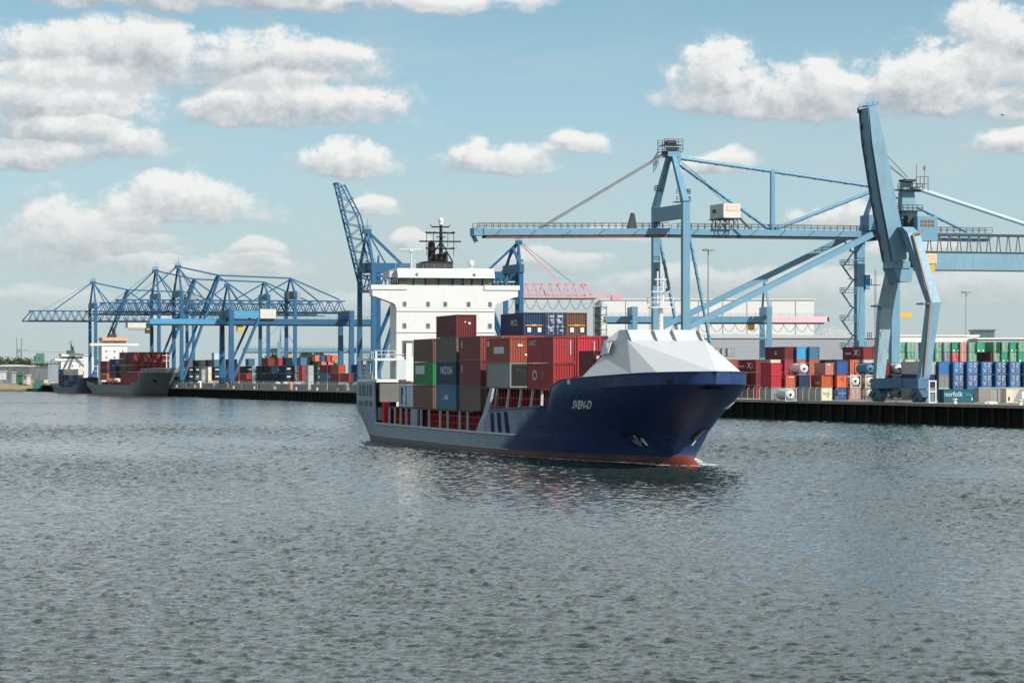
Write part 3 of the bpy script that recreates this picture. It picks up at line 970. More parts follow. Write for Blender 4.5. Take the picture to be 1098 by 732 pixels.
    sb(mb, 62.2, 118.2, -6.9, 6.9, 2.45, 4.1); sb(mb, 27.5, 60.0, -6.6, 6.6, 4.2, 6.9)
    mb.build('hatch_coaming', DECKRED, root)
    mb = MB()
    for L in [63 + 1.53 * i for i in range(36)]:
        mb.vbar(S(L, 7.5, 2.45), S(L, 7.5, 4.65), 0.18, 0.3)
    for L in [28.5 + 1.53 * i for i in range(21)]:
        mb.vbar(S(L, 7.3, 4.2), S(L, 7.3, 7.35), 0.18, 0.3)
    for z, L0, L1, v in ((3.2, 62, 118, 7.55), (4.0, 62, 118, 7.6), (5.3, 27, 60, 7.4), (6.3, 27, 60, 7.4)):
        mb.bar(S(L0, v, z), S(L1, v, z), 0.08, 0.1)
    mb.build('lashing_frame', paint('lashing_red', (0.33, 0.035, 0.035), 0.55, 0.35, var=0.3, rust=0.3), root)
    for L in (64.5, 69.0, 76.0, 80.5, 87.5, 92.5, 97.5, 102.5, 106.5, 110.5, 114.5):
        mb = MB(); mb.vbar(S(L, 8.55, 2.45), S(L, 8.55, 4.6), 0.30, 0.22, 0.24, 0.2)
        mb.build('stanchion', PALEGREY, root)
    for L in (50.3, 44.5, 38.5, 33.0, 28.8):
        mb = MB(); mb.vbar(S(L, min(8.5, ship_hb(L, 4.2) - .45), 4.2), S(L, 8.1, 7.32), 0.34, 0.26, 0.24, 0.22)
        mb.build('stanchion', PALEGREY, root)
    mb = MB(); sb(mb, 94.3, 98.7, 8.5, 8.75, 2.5, 4.6); mb.build('side_panel', SHIPGREY, root)
    mb = MB()
    mb.add([S(48.6, 9.72, 2.6), S(53.2, 9.72, 2.6), S(50.8, 9.3, 4.9), S(49.6, 8.9, 7.35), S(48.2, 8.9, 7.35), S(47.6, 9.5, 4.9)], [(0, 1, 2, 3, 4, 5)])
    o = mb.build('bulwark_wing', SHIPGREY, root); o.modifiers.new('t', 'SOLIDIFY').thickness = 0.25
    # platforms that carry the stacks
    mb = MB()
    sb(mb, 62.3, 117.6, -8.4, 8.4, 4.58, 4.72); sb(mb, 28.2, 59.6, -8.2, 8.2, 7.30, 7.43)
    sb(mb, 17.0, 23.4, 2.6, 6.2, 7.5, 8.62)
    mb.build('hatch_cover', paint('hatch_dark', (0.07, 0.03, 0.03), 0.6, 0.4, var=0.3), root)
    mb = MB(); sb(mb, 116.6, 118.4, 8.1, 8.9, 2.5, 5.3); mb.build('life_saving_locker', SIGNRED, root)
    house(root, S, sb)
    return root


def house(root, S, sb):
    H0 = 120.2
    # tower: a broad front block and a narrower part behind it
    mb = MB()
    sb(mb, H0, H0 + 2.8, -6.6, 6.6, 8.0, 20.5); sb(mb, H0 + 2.8, H0 + 12.5, -5.2, 5.2, 8.0, 20.4)
    sb(mb, H0 - .02, H0 + 14, -6.6, 6.6, 2.5, 7.98)
    mb.build('accommodation', WHITE, root)
    # bridge wings with their brackets: one plate, as seen from ahead
    prof = [(-9.8, 20.62), (-9.8, 19.2), (-9.2, 19.05), (-7.1, 18.3), (-6.75, 18.05), (-6.62, 17.6), (6.62, 17.6), (6.75, 18.05), (7.1, 18.3), (9.2, 19.05), (9.8, 19.2), (9.8, 20.62)]
    mb = MB(); mb.prism([(u, z) for u, z in prof], lambda u, z, t: S(t, u, z), H0 - 0.03, H0 + 2.2)
    fix_normals(mb.build('bridge_wing', WHITE, root))
    mb = MB()
    for sd in (1, -1): sb(mb, H0 - 0.16, H0 + 0.0, sd * 5.2, sd * 10.0, 20.05, 20.66)
    sb(mb, H0 - 0.12, H0 - 0.04, -6.6, 6.6, 17.22, 17.29); sb(mb, H0 - 0.12, H0 - 0.02, -6.6, 6.6, 14.42, 14.49); sb(mb, H0 - 0.10, H0 - 0.02, -6.6, 6.6, 11.5, 11.56)
    mb.build('wing_bulwark', WHITE, root)
    # wheelhouse: glass band, mullions, roof with a raked fascia
    mb = MB()
    mb.prism([(-6.3, 20.45), (6.3, 20.45), (6.35, 21.6), (-6.35, 21.6)], lambda u, z, t: S(t - (0.25 if z > 21 and t < H0 + 1 else 0), u, z), H0 + 0.15, H0 + 6.0)
    fix_normals(mb.build('wheelhouse_window', GLASSW, root))
    mb = MB()
    for v in (-6.35, -5.0, -3.55, -2.35, -0.95, 0.95, 2.7, 4.3, 6.35):
        mb.bar(S(H0 + 0.10, v, 20.4), S(H0 - 0.14, v, 21.65), 0.13, 0.13)
    for v in (6.36, -6.36):
        for L in (H0 + 1.6, H0 + 3.2, H0 + 4.8): mb.bar(S(L, v, 20.4), S(L, v, 21.65), 0.12, 0.12)
    mb.bar(S(H0 + .08, -6.4, 20.46), S(H0 + .08, 6.4, 20.46), 0.12, 0.1)
    mb.build('mullion', BLACKP, root)
    mb = MB()
    pr = [(H0 - 0.75, 21.6), (H0 - 0.1, 22.85), (H0 + 6.8, 22.85), (H0 + 6.8, 21.6)]
    mb.prism(pr, lambda L, z, t: S(L, t, z), -6.5, 6.5)
    fix_normals(mb.build('wheelhouse_roof', WHITE, root))
    mb = MB(); sb(mb, H0 + .6, H0 + 5.5, 6.52, 7.4, 21.65, 22.5); mb.build('roof_locker', PALEGREY, root)
    for v in (3.9, -3.8):
        mb = MB(); sb(mb, H0 - .78, H0 - .42, v - .14, v + .14, 21.9, 22.25); mb.build('floodlight', CABING, root)
    # windows of the front
    def win(v, z, w_=0.44, h_=0.60):
        f = MB(); sb(f, H0 - 0.055, H0 + 0.02, v - w_ / 2 - .06, v + w_ / 2 + .06, z - h_ / 2 - .06, z + h_ / 2 + .06)
        fr = f.build('window', PALEGREY, root)
        p = MB(); sb(p, H0 - 0.075, H0 - 0.03, v - w_ / 2, v + w_ / 2, z - h_ / 2, z + h_ / 2); p.build('pane', GLASS, fr)
    for z, vs_ in ((18.15, (5.5, 2.35, 0.05, -3.1, -6.0)), (15.3, (5.5, 2.35, -3.1, -6.0))):
        for v in vs_: win(v, z)
    win(5.1, 12.3, 1.35, 2.05)
    # lower tier: open side passage on the starboard quarter
    mb = MB()
    sb(mb, H0 - .3, H0 + 13, 6.7, 9.6, 10.7, 11.0); sb(mb, H0 - 2.0, H0 + 13, 6.7, 9.6, 7.86, 8.28)
    for v in (9.35, ): sb(mb, H0 - 0.35, H0 - .05, v - .12, v + .14, 8.2, 11.9)
    sb(mb, H0 + 6, H0 + 6.3, 9.3, 9.55, 8.2, 10.9); sb(mb, H0 + 12.5, H0 + 12.8, 8.9, 9.2, 8.2, 10.9)
    sb(mb, H0 - .3, H0 - 0.04, 4.55, 5.35, 8.0, 13.0)
    mb.build('side_passage', WHITE, root)
    mb = MB(); mb.rail(S(H0 - .2, 9.5, 11.0), S(H0 - .2, 6.8, 11.0), 1.0, 0.9, 0.03); mb.rail(S(H0 - .2, 9.5, 11.0), S(H0 + 12, 9.3, 11.0), 1.0, 1.5, 0.03)
    mb.rail(S(H0, 9.6, 8.28), S(H0 + 12, 9.0, 8.28), 1.0, 1.5, 0.03); mb.rail(S(127, 8.3, 8.0), S(136, 7.9, 8.0), 1.0, 1.5, 0.03)
    mb.build('guard_rail', WHITE, root)
    mb = MB(); sb(mb, H0 - .6, H0 - .1, 5.4, 6.7, 8.2, 10.8); mb.build('vent_housing', PALEGREY, root)
    # quarter: dark openings in the poop side, grey lockers ahead of it
    for L0, L1, z0, z1 in ((121.0, 123.6, 6.0, 7.5), (124.5, 126.0, 6.0, 7.5), (127.2, 130.5, 6.0, 7.5), (131.6, 133.8, 6.0, 7.5), (120.8, 124.0, 4.7, 5.4), (125.2, 128.4, 4.7, 5.4), (129.5, 134, 4.7, 5.3)):
        mb = MB(); vs = []
        for L, z in ((L0, z0), (L1, z0), (L1, z1), (L0, z1)): vs.append(S(L, ship_hb(L, z) + 0.02, z))
        vs += [(q[0], q[1] + 0.2, q[2]) for q in vs]
        mb.add(vs, [(0, 1, 2, 3), (7, 6, 5, 4), (0, 4, 5, 1), (1, 5, 6, 2), (2, 6, 7, 3), (3, 7, 4, 0)])
        fix_normals(mb.build('mooring_port', BLACKP, root))
    mb = MB(); sb(mb, H0 - 2.3, H0 - 0.3, 6.7, 9.2, 5.3, 7.7); mb.build('grey_locker', paint('locker_grey', (0.14, 0.15, 0.14), 0.6, 0.3), root)
    mb = MB(); sb(mb, H0 - 2.2, H0 - 0.2, 6.7, 9.3, 2.9, 4.6); mb.build('winch_housing', SHIPGREY, root)
    # monkey island: funnel block, mast with yards, aerials, domes
    S0, sb0 = S, sb
    S = lambda L, v, z: S0(L, v - 0.72, z - 0.55 if z > 24.5 else z)
    sb = lambda mb_, L0, L1, v0, v1, z0, z1: sb0(mb_, L0, L1, v0 - 0.72, v1 - 0.72, z0 - (0.55 if z0 > 24.5 else 0), z1 - (0.55 if z0 > 24.5 else 0))
    mb = MB(); sb(mb, H0 + 8, H0 + 12, -1.9, 1.95, 20.4, 24.1); sb(mb, H0 + 9, H0 + 11, 1.95, 2.6, 20.4, 23.9)
    mb.build('funnel', BLACKP, root)
    mb = MB()
    for v, r, h in ((0.75, 0.55, 26.9), (-1.15, 0.36, 25.6)):
        mb.tube(S(H0 + 9.6, v, 23.9), S(H0 + 9.6, v, h), r, 12, r * .9); mb.ball(S(H0 + 9.6, v, h), r * .9, r * .9, r * 1.2)
    mb.build('exhaust_pipe', BLACKP, root)
    mb = MB(); mb.tube(S(H0 + 9.0, 0.15, 24), S(H0 + 9.0, 0.15, 25.6), 0.3, 10); mb.build('rusty_pipe', RUSTM, root)
    mb = MB(); M0 = H0 + 8.6
    mb.tube(S(M0, -0.35, 22.8), S(M0, -0.35, 29.6), 0.32, 10, 0.2)
    mb.bar(S(M0, 1.5, 24), S(M0, -0.25, 27.2), 0.16, 0.16); mb.bar(S(M0, -2.0, 24), S(M0, -0.45, 27.2), 0.16, 0.16)
    mb.bar(S(M0 + 1.5, -0.35, 24), S(M0, -0.35, 27.0), 0.14, 0.14)
    for z, a, b in ((27.35, 2.6, -3.1), (28.5, 1.7, -2.2), (29.3, 0.9, -1.4), (26.4, 1.7, -2.2)):
        mb.bar(S(M0, a, z), S(M0, b, z), 0.17, 0.2)
    for v in (1.6, -2.1, 0.7, -1.3):
        mb.bar(S(M0, v, 25.4 if abs(v) > 1.5 else 26.6), S(M0, v, 28.7), 0.07, 0.07)
    for z in (24.8, 25.6, 26.4, 27.9): sb(mb, M0 - .6, M0 + .6, -0.95, 0.25, z, z + .08)
    for v in (1.2, 0.5, -0.9, -1.9, 1.65, -2.15): mb.ball(S(M0 - .1, v, 28.55), 0.14); mb.ball(S(M0 - .1, v, 26.45), 0.12)
    mb.bar(S(M0, 0.9, 29.3), S(M0, 1.15, 29.6), .1, .1); mb.bar(S(M0, -1.4, 29.3), S(M0, -1.65, 29.6), .1, .1)
    mb.build('main_mast', BLACKP, root)
    mb = MB(); mb.tube(S(M0, -0.35, 29.6), S(M0, -0.35, 29.85), 0.3, 10); mb.ball(S(M0, -0.35, 30.15), 0.36, None, 0.42); mb.build('satellite_dome', WHITE, root)
    S, sb = S0, sb0
    mb = MB(); mb.tube(S(H0 + 6, -4.7, 22.8), S(H0 + 6, -4.7, 23.2), 0.22, 8); mb.ball(S(H0 + 6, -4.7, 23.75), 0.42, None, 0.48); mb.build('satellite_dome', WHITE, root)
    mb = MB(); mb.tube(S(H0 + 3, 4.05, 22.8), S(H0 + 3, 4.05, 25.4), 0.11, 8); mb.bar(S(H0 + 3, 4.05, 22.8), S(H0 + 3, 3.5, 24.2), .08, .08)
    mb.bar(S(H0 + 3, 5.7, 25.5), S(H0 + 3, 2.6, 25.5), 0.14, 0.16); sb(mb, H0 + 2.7, H0 + 3.3, 3.8, 4.3, 25.15, 25.5); mb.build('radar_mast', PALEGREY, root)
    mb = MB(); mb.rail(S(H0 + .3, 5.9, 22.85), S(H0 + .3, -5.9, 22.85), 0.55, 1.5, 0.02)
    mb.tube(S(M0, -2.9, 26.7), S(H0 + 3, -4.2, 22.9), 0.02, 5); mb.tube(S(H0 + 4, 6.0, 22.8), S(H0 + 4, 6.0, 24.6), .03, 5)
    mb.build('aerial', CABING, root)


build_ship()


def ship_foam():
    m = bpy.data.materials.new('foam'); m.use_nodes = True
    w = NT(m.node_tree); bs = m.node_tree.nodes['Principled BSDF']
    geo = w.n('ShaderNodeNewGeometry').outputs['Position']
    n = w.noise(w.v('MULTIPLY', geo, (1, 1, 0)), 1.6, 5.0, 0.7)
    bs.inputs['Base Color'].default_value = (0.72, 0.75, 0.75, 1)
    bs.inputs['Roughness'].default_value = 0.7
    n2 = w.noise(w.v('MULTIPLY', geo, (0.12, 0.12, 0)), 1.0, 2.0, 0.5)
    a = w.ss(w.m('MULTIPLY_ADD', n2, 0.5, n), 0.66, 0.82)
    w.put(bs.inputs['Alpha'], a)
    mb = MB()
    def ribbon(pts, z=0.26):
        vs = []
        for p, q in pts: vs += [(p.x, p.y, z + random.uniform(0, .07)), (q.x, q.y, z + random.uniform(0, .05))]
        mb.add(vs, [(2 * i, 2 * i + 1, 2 * i + 3, 2 * i + 2) for i in range(len(pts) - 1)])
    for sd in (1, -1):
        pts = []
        for i in range(60):
            L = 2 + 58 * (i / 59) ** 1.3
            h = ship_hb(L, 0.1) if L > 8 else 1.7
            wd = 2.0 * math.exp(-abs(L - 8) / 7) + 0.42
            pts.append((ship_w(L, sd * h, 0), ship_w(L + .3, sd * (h + wd), 0)))
        ribbon(pts)
    pts = []
    for i in range(14):
        t = math.pi * (i / 13 - 0.5)
        pts.append((ship_w(0.2 - 1.4 * math.cos(t) + 1.3, 1.7 * math.sin(t), 0), ship_w(0.2 - 1.9 * math.cos(t) + 1.2, 2.2 * math.sin(t), 0)))
    ribbon(pts, 0.28)
    o = mb.build('bow_foam', m)
    tag(o, 'thin white foam along the moving hull and its bulb', kind='stuff')


ship_foam()

# ------------------------------------------------------------------ shipping containers
GALV = plain('galvanised', (0.42, 0.44, 0.45), 0.45)
DOORMARK = plain('door_marking', (0.36, 0.40, 0.44), 0.5)
COL = {
    'maroon': (0.165, 0.030, 0.035), 'dark red': (0.26, 0.030, 0.032), 'red': (0.44, 0.028, 0.045), 'bright red': (0.55, 0.03, 0.03), 'orange': (0.60, 0.13, 0.045), 'rust orange': (0.46, 0.095, 0.045),
    'brown': (0.155, 0.075, 0.058), 'grey brown': (0.15, 0.115, 0.10), 'navy': (0.020, 0.040, 0.105), 'dark navy': (0.010, 0.020, 0.042), 'royal blue': (0.025, 0.10, 0.33), 'steel blue': (0.065, 0.165, 0.27),
    'bright blue': (0.03, 0.30, 0.60), 'green': (0.014, 0.26, 0.065), 'dark green': (0.016, 0.075, 0.060), 'mint green': (0.13, 0.32, 0.20), 'sea green': (0.03, 0.30, 0.19), 'white': (0.60, 0.62, 0.61),
    'pale blue': (0.42, 0.55, 0.62), 'cream': (0.62, 0.56, 0.44), 'grey': (0.24, 0.27, 0.27), 'light grey': (0.38, 0.43, 0.44), 'black': (0.012, 0.014, 0.018), 'salmon': (0.55, 0.20, 0.15), 'purple': (0.13, 0.13, 0.30), 'teal': (0.020, 0.115, 0.16),
}


def build_multi(name, pieces, parent=None, color=None):
    vs, fs, mi, mats = [], [], [], []
    for mb, mat in pieces:
        o = len(vs); vs += mb.v; fs += [tuple(i + o for i in f) for f in mb.f]
        mi += [len(mats)] * len(mb.f); mats.append(mat)
    me = bpy.data.meshes.new(name); me.from_pydata(vs, [], fs)
    for m in mats: me.materials.append(m)
    me.polygons.foreach_set('material_index', mi); me.update()
    return link(name, me, None, parent, color=color)


_cm = {}
def cont_meshes(L, H, end):
    k = (L, H, end)
    if k in _cm: return _cm[k]
    W = 2.44
    hx, hy = L / 2, W / 2
    body = MB()
    def corr(n, d=0.045):       # trapezoid wave: list of (0..1, depth)
        out = []
        for i in range(n):
            for a, q in ((0.0, 0), (0.26, 0), (0.5, -d), (0.76, -d)):
                out.append(((i + a) / n, q))
        out.append((1.0, 0))
        return out
    z0, z1 = 0.14, H - 0.10
    def wall(prof, fn):
        vs = []
        for t, d in prof: vs += [fn(t, d, z0), fn(t, d, z1)]
        body.add(vs, [(2 * i, 2 * i + 2, 2 * i + 3, 2 * i + 1) for i in range(len(prof) - 1)])
    n = int(L / 0.30)
    for sd in (-1, 1):
        wall(corr(n), lambda t, d, z: (-hx + .14 + (L - .28) * t, sd * (hy - .05 + d), z))
    if end == 'front': wall(corr(8, 0.06), lambda t, d, z: (hx - .05 + d, -hy + .12 + (W - .24) * t, z))
    body.add([(-hx + .05, -hy + .1, z0), (-hx + .05, hy - .1, z0), (-hx + .05, hy - .1, z1), (-hx + .05, -hy + .1, z1)], [(0, 1, 2, 3)])
    body.add([(-hx + .05, -hy + .04, H - .05), (hx - .05, -hy + .04, H - .05), (hx - .05, hy - .04, H - .05), (-hx + .05, hy - .04, H - .05)], [(0, 1, 2, 3)])
    body.add([(-hx + .05, -hy + .04, .1), (hx - .05, -hy + .04, .1), (hx - .05, hy - .04, .1), (-hx + .05, hy - .04, .1)], [(3, 2, 1, 0)])
    fr = MB()
    for sx in (-1, 1):
        for sy in (-1, 1):
            fr.box(sx * (hx - .15), sx * (hx - .001), sy * (hy - .15), sy * (hy - .001), 0.0, H)
    for sy in (-1, 1):
        fr.box(-hx + .15, hx - .15, sy * (hy - .10), sy * (hy - .004), 0.02, 0.16); fr.box(-hx + .15, hx - .15, sy * (hy - .08), sy * (hy - .006), H - .12, H - .02)
    for sx in (-1, 1):
        fr.box(sx * (hx - .10), sx * (hx - .003), -hy + .15, hy - .15, 0.02, 0.17); fr.box(sx * (hx - .10), sx * (hx - .005), -hy + .15, hy - .15, H - .14, H - .015)
    bo = body.build('body', CPAINT); fo = fr.build('frame', CFRAME)
    out = [('body', bo.data), ('frame', fo.data)]
    bpy.data.objects.remove(bo); bpy.data.objects.remove(fo)
    if end == 'door':
        for sd in (-1, 1):
            p, r, mk = MB(), MB(), MB()
            a, b = (0.02, hy - .16) if sd > 0 else (-hy + .16, -0.02)
            p.box(hx - .09, hx - .035, a, b, 0.18, H - .15)
            for k in range(5):
                zz = 0.35 + (H - .75) * k / 5; p.box(hx - .035, hx - .012, a + .06, b - .06, zz + .08, zz + (H - .75) / 5 - .06)
            for f in (0.24, 0.76):
                y = a + (b - a) * f; r.tube((hx + .02, y, 0.12), (hx + .02, y, H - .10), 0.028, 6); r.box(hx - .01, hx + .05, y - .16, y + .16, 1.0, 1.1)
            rr = random.Random(int(H * 10) + sd)
            for k, z in enumerate((H - .55, H - .95, 1.45, 0.8, 0.5)):
                if sd > 0 and k in (3,): continue
                w_ = (b - a) * (0.30 + 0.45 * rr.random()); y = a + 0.08 + ((b - a) - w_ - .16) * rr.random(); hh = 0.13 + 0.12 * rr.random()
                mk.box(hx - .012, hx - .004, y, y + w_, z, z + hh)
            o = build_multi('door', [(p, CPAINT), (r, GALV), (mk, DOORMARK)])
            out.append(('door', o.data)); bpy.data.objects.remove(o)
    _cm[k] = out
    return out


def container(loc, rot, L, H, col, end, label, group, decals=(), z_tilt=0.0):
    t = thing('shipping_container', label, 'container', loc, rot, group)
    c = COL[col] if isinstance(col, str) else col
    k = 1.0 + random.uniform(-0.18, 0.14)
    gq = sum(c) / 3; ds = random.uniform(0.0, 0.22)
    c = tuple(min(1, (q + (gq - q) * ds) * k) for q in c)
    fd = 0.82
    for nm, me in cont_meshes(L, H, end):
        o = bpy.data.objects.new(nm, me); C.objects.link(o); o.parent = t
        o.color = (*(tuple(q * fd for q in c) if nm == 'frame' else c), 1)
    for d in decals:
        kind = d[0]
        if kind == 'side':              # text on the long side: (side, text, size, x, z, mat)
            _, tx, sz, x, z, mt = d
            lettering(tx, sz, lambda u, v: (x + u * (1.9 if L > 7 else 1.0), -1.22 + 0.035, z + v), mt, t, sz * .02)
        elif kind == 'sidev':           # text running down the side
            _, tx, sz, x, z, mt = d
            lettering(tx, sz, lambda u, v: (x + v, -1.22 + 0.035, z - u), mt, t, sz * .02)
        elif kind == 'end':
            _, tx, sz, y, z, mt = d
            lettering(tx, sz, lambda u, v: (L / 2 + .004, y + u, z + v), mt, t, sz * .02)
        elif kind == 'sidebox':         # plain plate: x0, x1, z0, z1
            _, x0, x1, z0, z1, mt = d
            m = MB(); m.box(x0, x1, -1.22 + .010, -1.22 + .030, z0, z1); m.build('plate', mt, t)
        elif kind == 'endbox':
            _, y0, y1, z0, z1, mt = d
            m = MB(); m.box(L / 2 - .02, L / 2 + .002, y0, y1, z0, z1); m.build('plate', mt, t)
    return t


def tank(loc, rot, col, endcol, label, group, logo=None):
    t = thing('tank_container', label, 'tank container', loc, rot, group)
    L, H, W = 6.06, 2.59, 2.44
    key = 'tankmesh'
    if key not in _cm:
        f = MB()
        for sx in (-1, 1):
            for sy in (-1, 1): f.box(sx * (L / 2 - .13), sx * L / 2, sy * (W / 2 - .13), sy * W / 2, 0, H)
            for z in (0.08, H - .08): f.box(sx * (L / 2 - .12), sx * (L / 2 - .01), -W / 2 + .13, W / 2 - .13, z - .07, z + .07)
            for sy in (-1, 1): f.bar((sx * (L / 2 - .06), sy * 1.1, .15), (sx * (L / 2 - .06), sy * .55, .75), .1, .1)
        for sy in (-1, 1):
            f.box(-L / 2 + .13, L / 2 - .13, sy * (W / 2 - .11), sy * (W / 2 - .01), .02, .14); f.box(-L / 2 + .13, L / 2 - .13, sy * (W / 2 - .08), sy * (W / 2 - .01), H - .1, H - .02)
        v = MB(); n = 22
        pr = [(-2.86, 0.05), (-2.82, 0.5), (-2.7, 0.85), (-2.5, 1.05), (-2.3, 1.10), (2.3, 1.10), (2.5, 1.05), (2.7, 0.85), (2.82, 0.5), (2.86, 0.05)]
        vs = [(x, r * math.cos(2 * math.pi * i / n), 1.33 + r * math.sin(2 * math.pi * i / n)) for x, r in pr for i in range(n)]
        v.add(vs, [(j * n + i, j * n + (i + 1) % n, (j + 1) * n + (i + 1) % n, (j + 1) * n + i) for j in range(len(pr) - 1) for i in range(n)] + [tuple(range(n - 1, -1, -1)), tuple(range((len(pr) - 1) * n, len(pr) * n))])
        a = f.build('frame', CFRAME); b = fix_normals(v.build('vessel', CPAINT, smooth=True))
        _cm[key] = (a.data, b.data)
        bpy.data.objects.remove(a); bpy.data.objects.remove(b)
    for nm, me, c in (('frame', _cm[key][0], COL[col]), ('vessel', _cm[key][1], COL[endcol])):
        o = bpy.data.objects.new(nm, me); C.objects.link(o); o.parent = t; o.color = (*c, 1)
    m = MB(); m.tube((2.84, 0, 1.33), (2.95, 0, 1.33), 0.26, 12); m.build('manlid', BLACKP, t)
    return t


# ---- deck cargo
GS = 'containers stacked on the ship'
def deck(Lf, v, z, H, col, end, label, decals=(), L=12.19):
    p = ship_w(Lf + L / 2, v - 1.22, z)
    return container(p, SHIP_ROT, L, H, col, end, label, GS, decals)


Z0, HT = 4.72, 2.85
LBL = plain('pale_plate', (0.50, 0.55, 0.58), 0.5)
FADE = plain('faded_lettering', (0.45, 0.47, 0.48), 0.5)
YEL = plain('yellow_strip', (0.75, 0.42, 0.05), 0.5)
def endplates(z=0.42):
    return [('endbox', -0.75, -0.35, z, z + .5, LETTERW), ('endbox', 0.45, 0.85, z, z + .5, LETTERW), ('endbox', -1.0, 1.0, z + .72, z + .80, YEL), ('endbox', -.25, .25, z + .68, z + .86, YEL)]


# bay nearest the bridge
deck(103.1, 7.2, Z0, HT, 'pale blue', 'front', 'pale blue white container with black lettering, lowest in the stack beside the bridge house',
     [('sidev', 'CPS', 1.5, -1.2, 1.45, LETTERB), ('sidebox', -4.6, -3.7, 0.3, 2.5, LETTERB), ('sidebox', -3.75, -3.2, 1.6, 2.5, LETTERB)])
# second bay
deck(91.2, 7.5, Z0, HT, 'brown', 'front', 'plain brown container under the bright green one on the ship')
deck(91.2, 7.5, Z0 + HT, HT, 'green', 'front', 'bright green container with a pale lettered panel on its side',
     [('sidebox', -4.6, 1.3, 1.35, 2.4, LBL), ('side', 'CHINA', 0.62, -1.65, 2.08, plain('green_lettering', (0.05, 0.22, 0.10))), ('side', 'SHIPPING', 0.58, -1.65, 1.62, plain('green_lettering', (0.05, 0.22, 0.10)))])
deck(91.2, 7.5, Z0 + 2 * HT, HT, 'brown', 'front', 'dark brown container on top of the bright green one')
# third bay
deck(76.2, 7.5, Z0, HT, 'steel blue', 'front', 'steel blue container with a small pale emblem, lowest of its stack on the ship',
     [('sidebox', -1.4, 1.4, 1.2, 1.4, FADE), ('sidebox', -0.9, 0.9, 1.4, 1.55, FADE), ('sidebox', -0.3, 0.6, 1.55, 1.75, FADE)])
deck(76.2, 7.5, Z0 + HT, HT, 'navy', 'front', 'navy container with large faded white lettering between grey brown and steel blue ones', [('side', 'NEDSA', 1.25, 0.0, 1.75, FADE)])
deck(76.2, 7.5, Z0 + 2 * HT, HT, 'grey brown', 'front', 'grey brown container just below the single maroon one at the ship\'s highest starboard stack')
deck(76.2, 7.5, Z0 + 3 * HT, 2.65, 'maroon', 'front', 'maroon container standing alone on top, in front of the white bridge house', [('endbox', .25, .5, 1.5, 1.75, LETTERW), ('endbox', -.2, -.05, 1.7, 1.85, LETTERW)])
# fourth bay, outer stack and the inner ones as far as they show
deck(62.4, 7.5, Z0, HT, 'grey brown', 'front', 'grey brown container lowest in the tall stack right behind the raised bulwark step')
deck(62.4, 7.5, Z0 + HT, HT, 'maroon', 'front', 'maroon container in the middle of the stack behind the raised bulwark step', [('sidebox', -4.7, -4.2, 1.6, 2.4, FADE)])
deck(62.4, 7.5, Z0 + 2 * HT, HT, (0.23, 0.045, 0.035), 'front', 'brownish maroon container, third up, with an orange lit end behind the raised bulwark step', [('sidebox', -4.7, -4.2, 1.5, 2.3, FADE)])
for k, (v, col) in enumerate(((5.0, 'rust orange'), (2.5, 'red'), (0.0, 'maroon'), (-2.5, 'brown'), (-5.0, 'maroon'))):
    deck(62.4, v, Z0 + 2 * HT, HT, col, 'front', f'{col} container in the middle of the ship, {["next to the starboard stack", "under the royal blue end", "under the navy doors", "under the brown end at the port side", "outermost to port"][k]}')
ztop = Z0 + 3 * HT
deck(62.4, 2.5, ztop, 2.65, 'navy', 'front', 'navy container on the top tier with white lettering on its long side', [('side', 'MCL', 0.95, 1.0, 1.5, FADE)] + endplates())
deck(62.4, 0.0, ztop, 2.65, 'navy', 'door', 'navy container with white marked doors on the top tier, between blue and brown ends')
deck(62.4, -2.5, ztop, 2.65, 'brown', 'front', 'reddish brown container end with yellow strip, port end of the top tier', endplates())
# fifth bay
ZF, HF = 7.43, 2.72
deck(46.9, 7.5, ZF, HF, 'grey', 'front', 'grey container with a black open end, below the orange red one ahead of amidships', [('endbox', -1.05, 1.05, 0.2, 2.5, BLACKP), ('endbox', -.5, .6, 1.95, 2.0, LETTERW)])
deck(46.9, 7.5, ZF + HF, HF, (0.25, 0.058, 0.036), 'front', 'orange red container with a white panel on its side, on top of the grey one',
     [('sidebox', -2.2, 3.0, 1.0, 1.75, LBL), ('side', 'P&ONL', 0.75, 0.4, 1.36, plain('blue_lettering', (0.10, 0.16, 0.36))), ('sidebox', -5.7, -4.6, 1.8, 2.4, LBL), ('endbox', -.35, .2, 1.75, 2.0, LBL), ('endbox', .45, .7, .75, .95, LETTERW)])
deck(46.9, 5.0, ZF, HF, 'cream', 'front', 'white container of which a narrow strip shows beside the black end')
deck(46.9, 5.0, ZF + HF, HF, 'royal blue', 'front', 'dark blue container of which a narrow strip with white marks shows behind the red stack',
     [('end', 'O', 0.7, -.85, 2.1, LETTERW), ('endbox', -1.1, -.6, 1.0, 1.08, LETTERW), ('endbox', -1.1, -.6, 1.4, 1.48, YEL)])
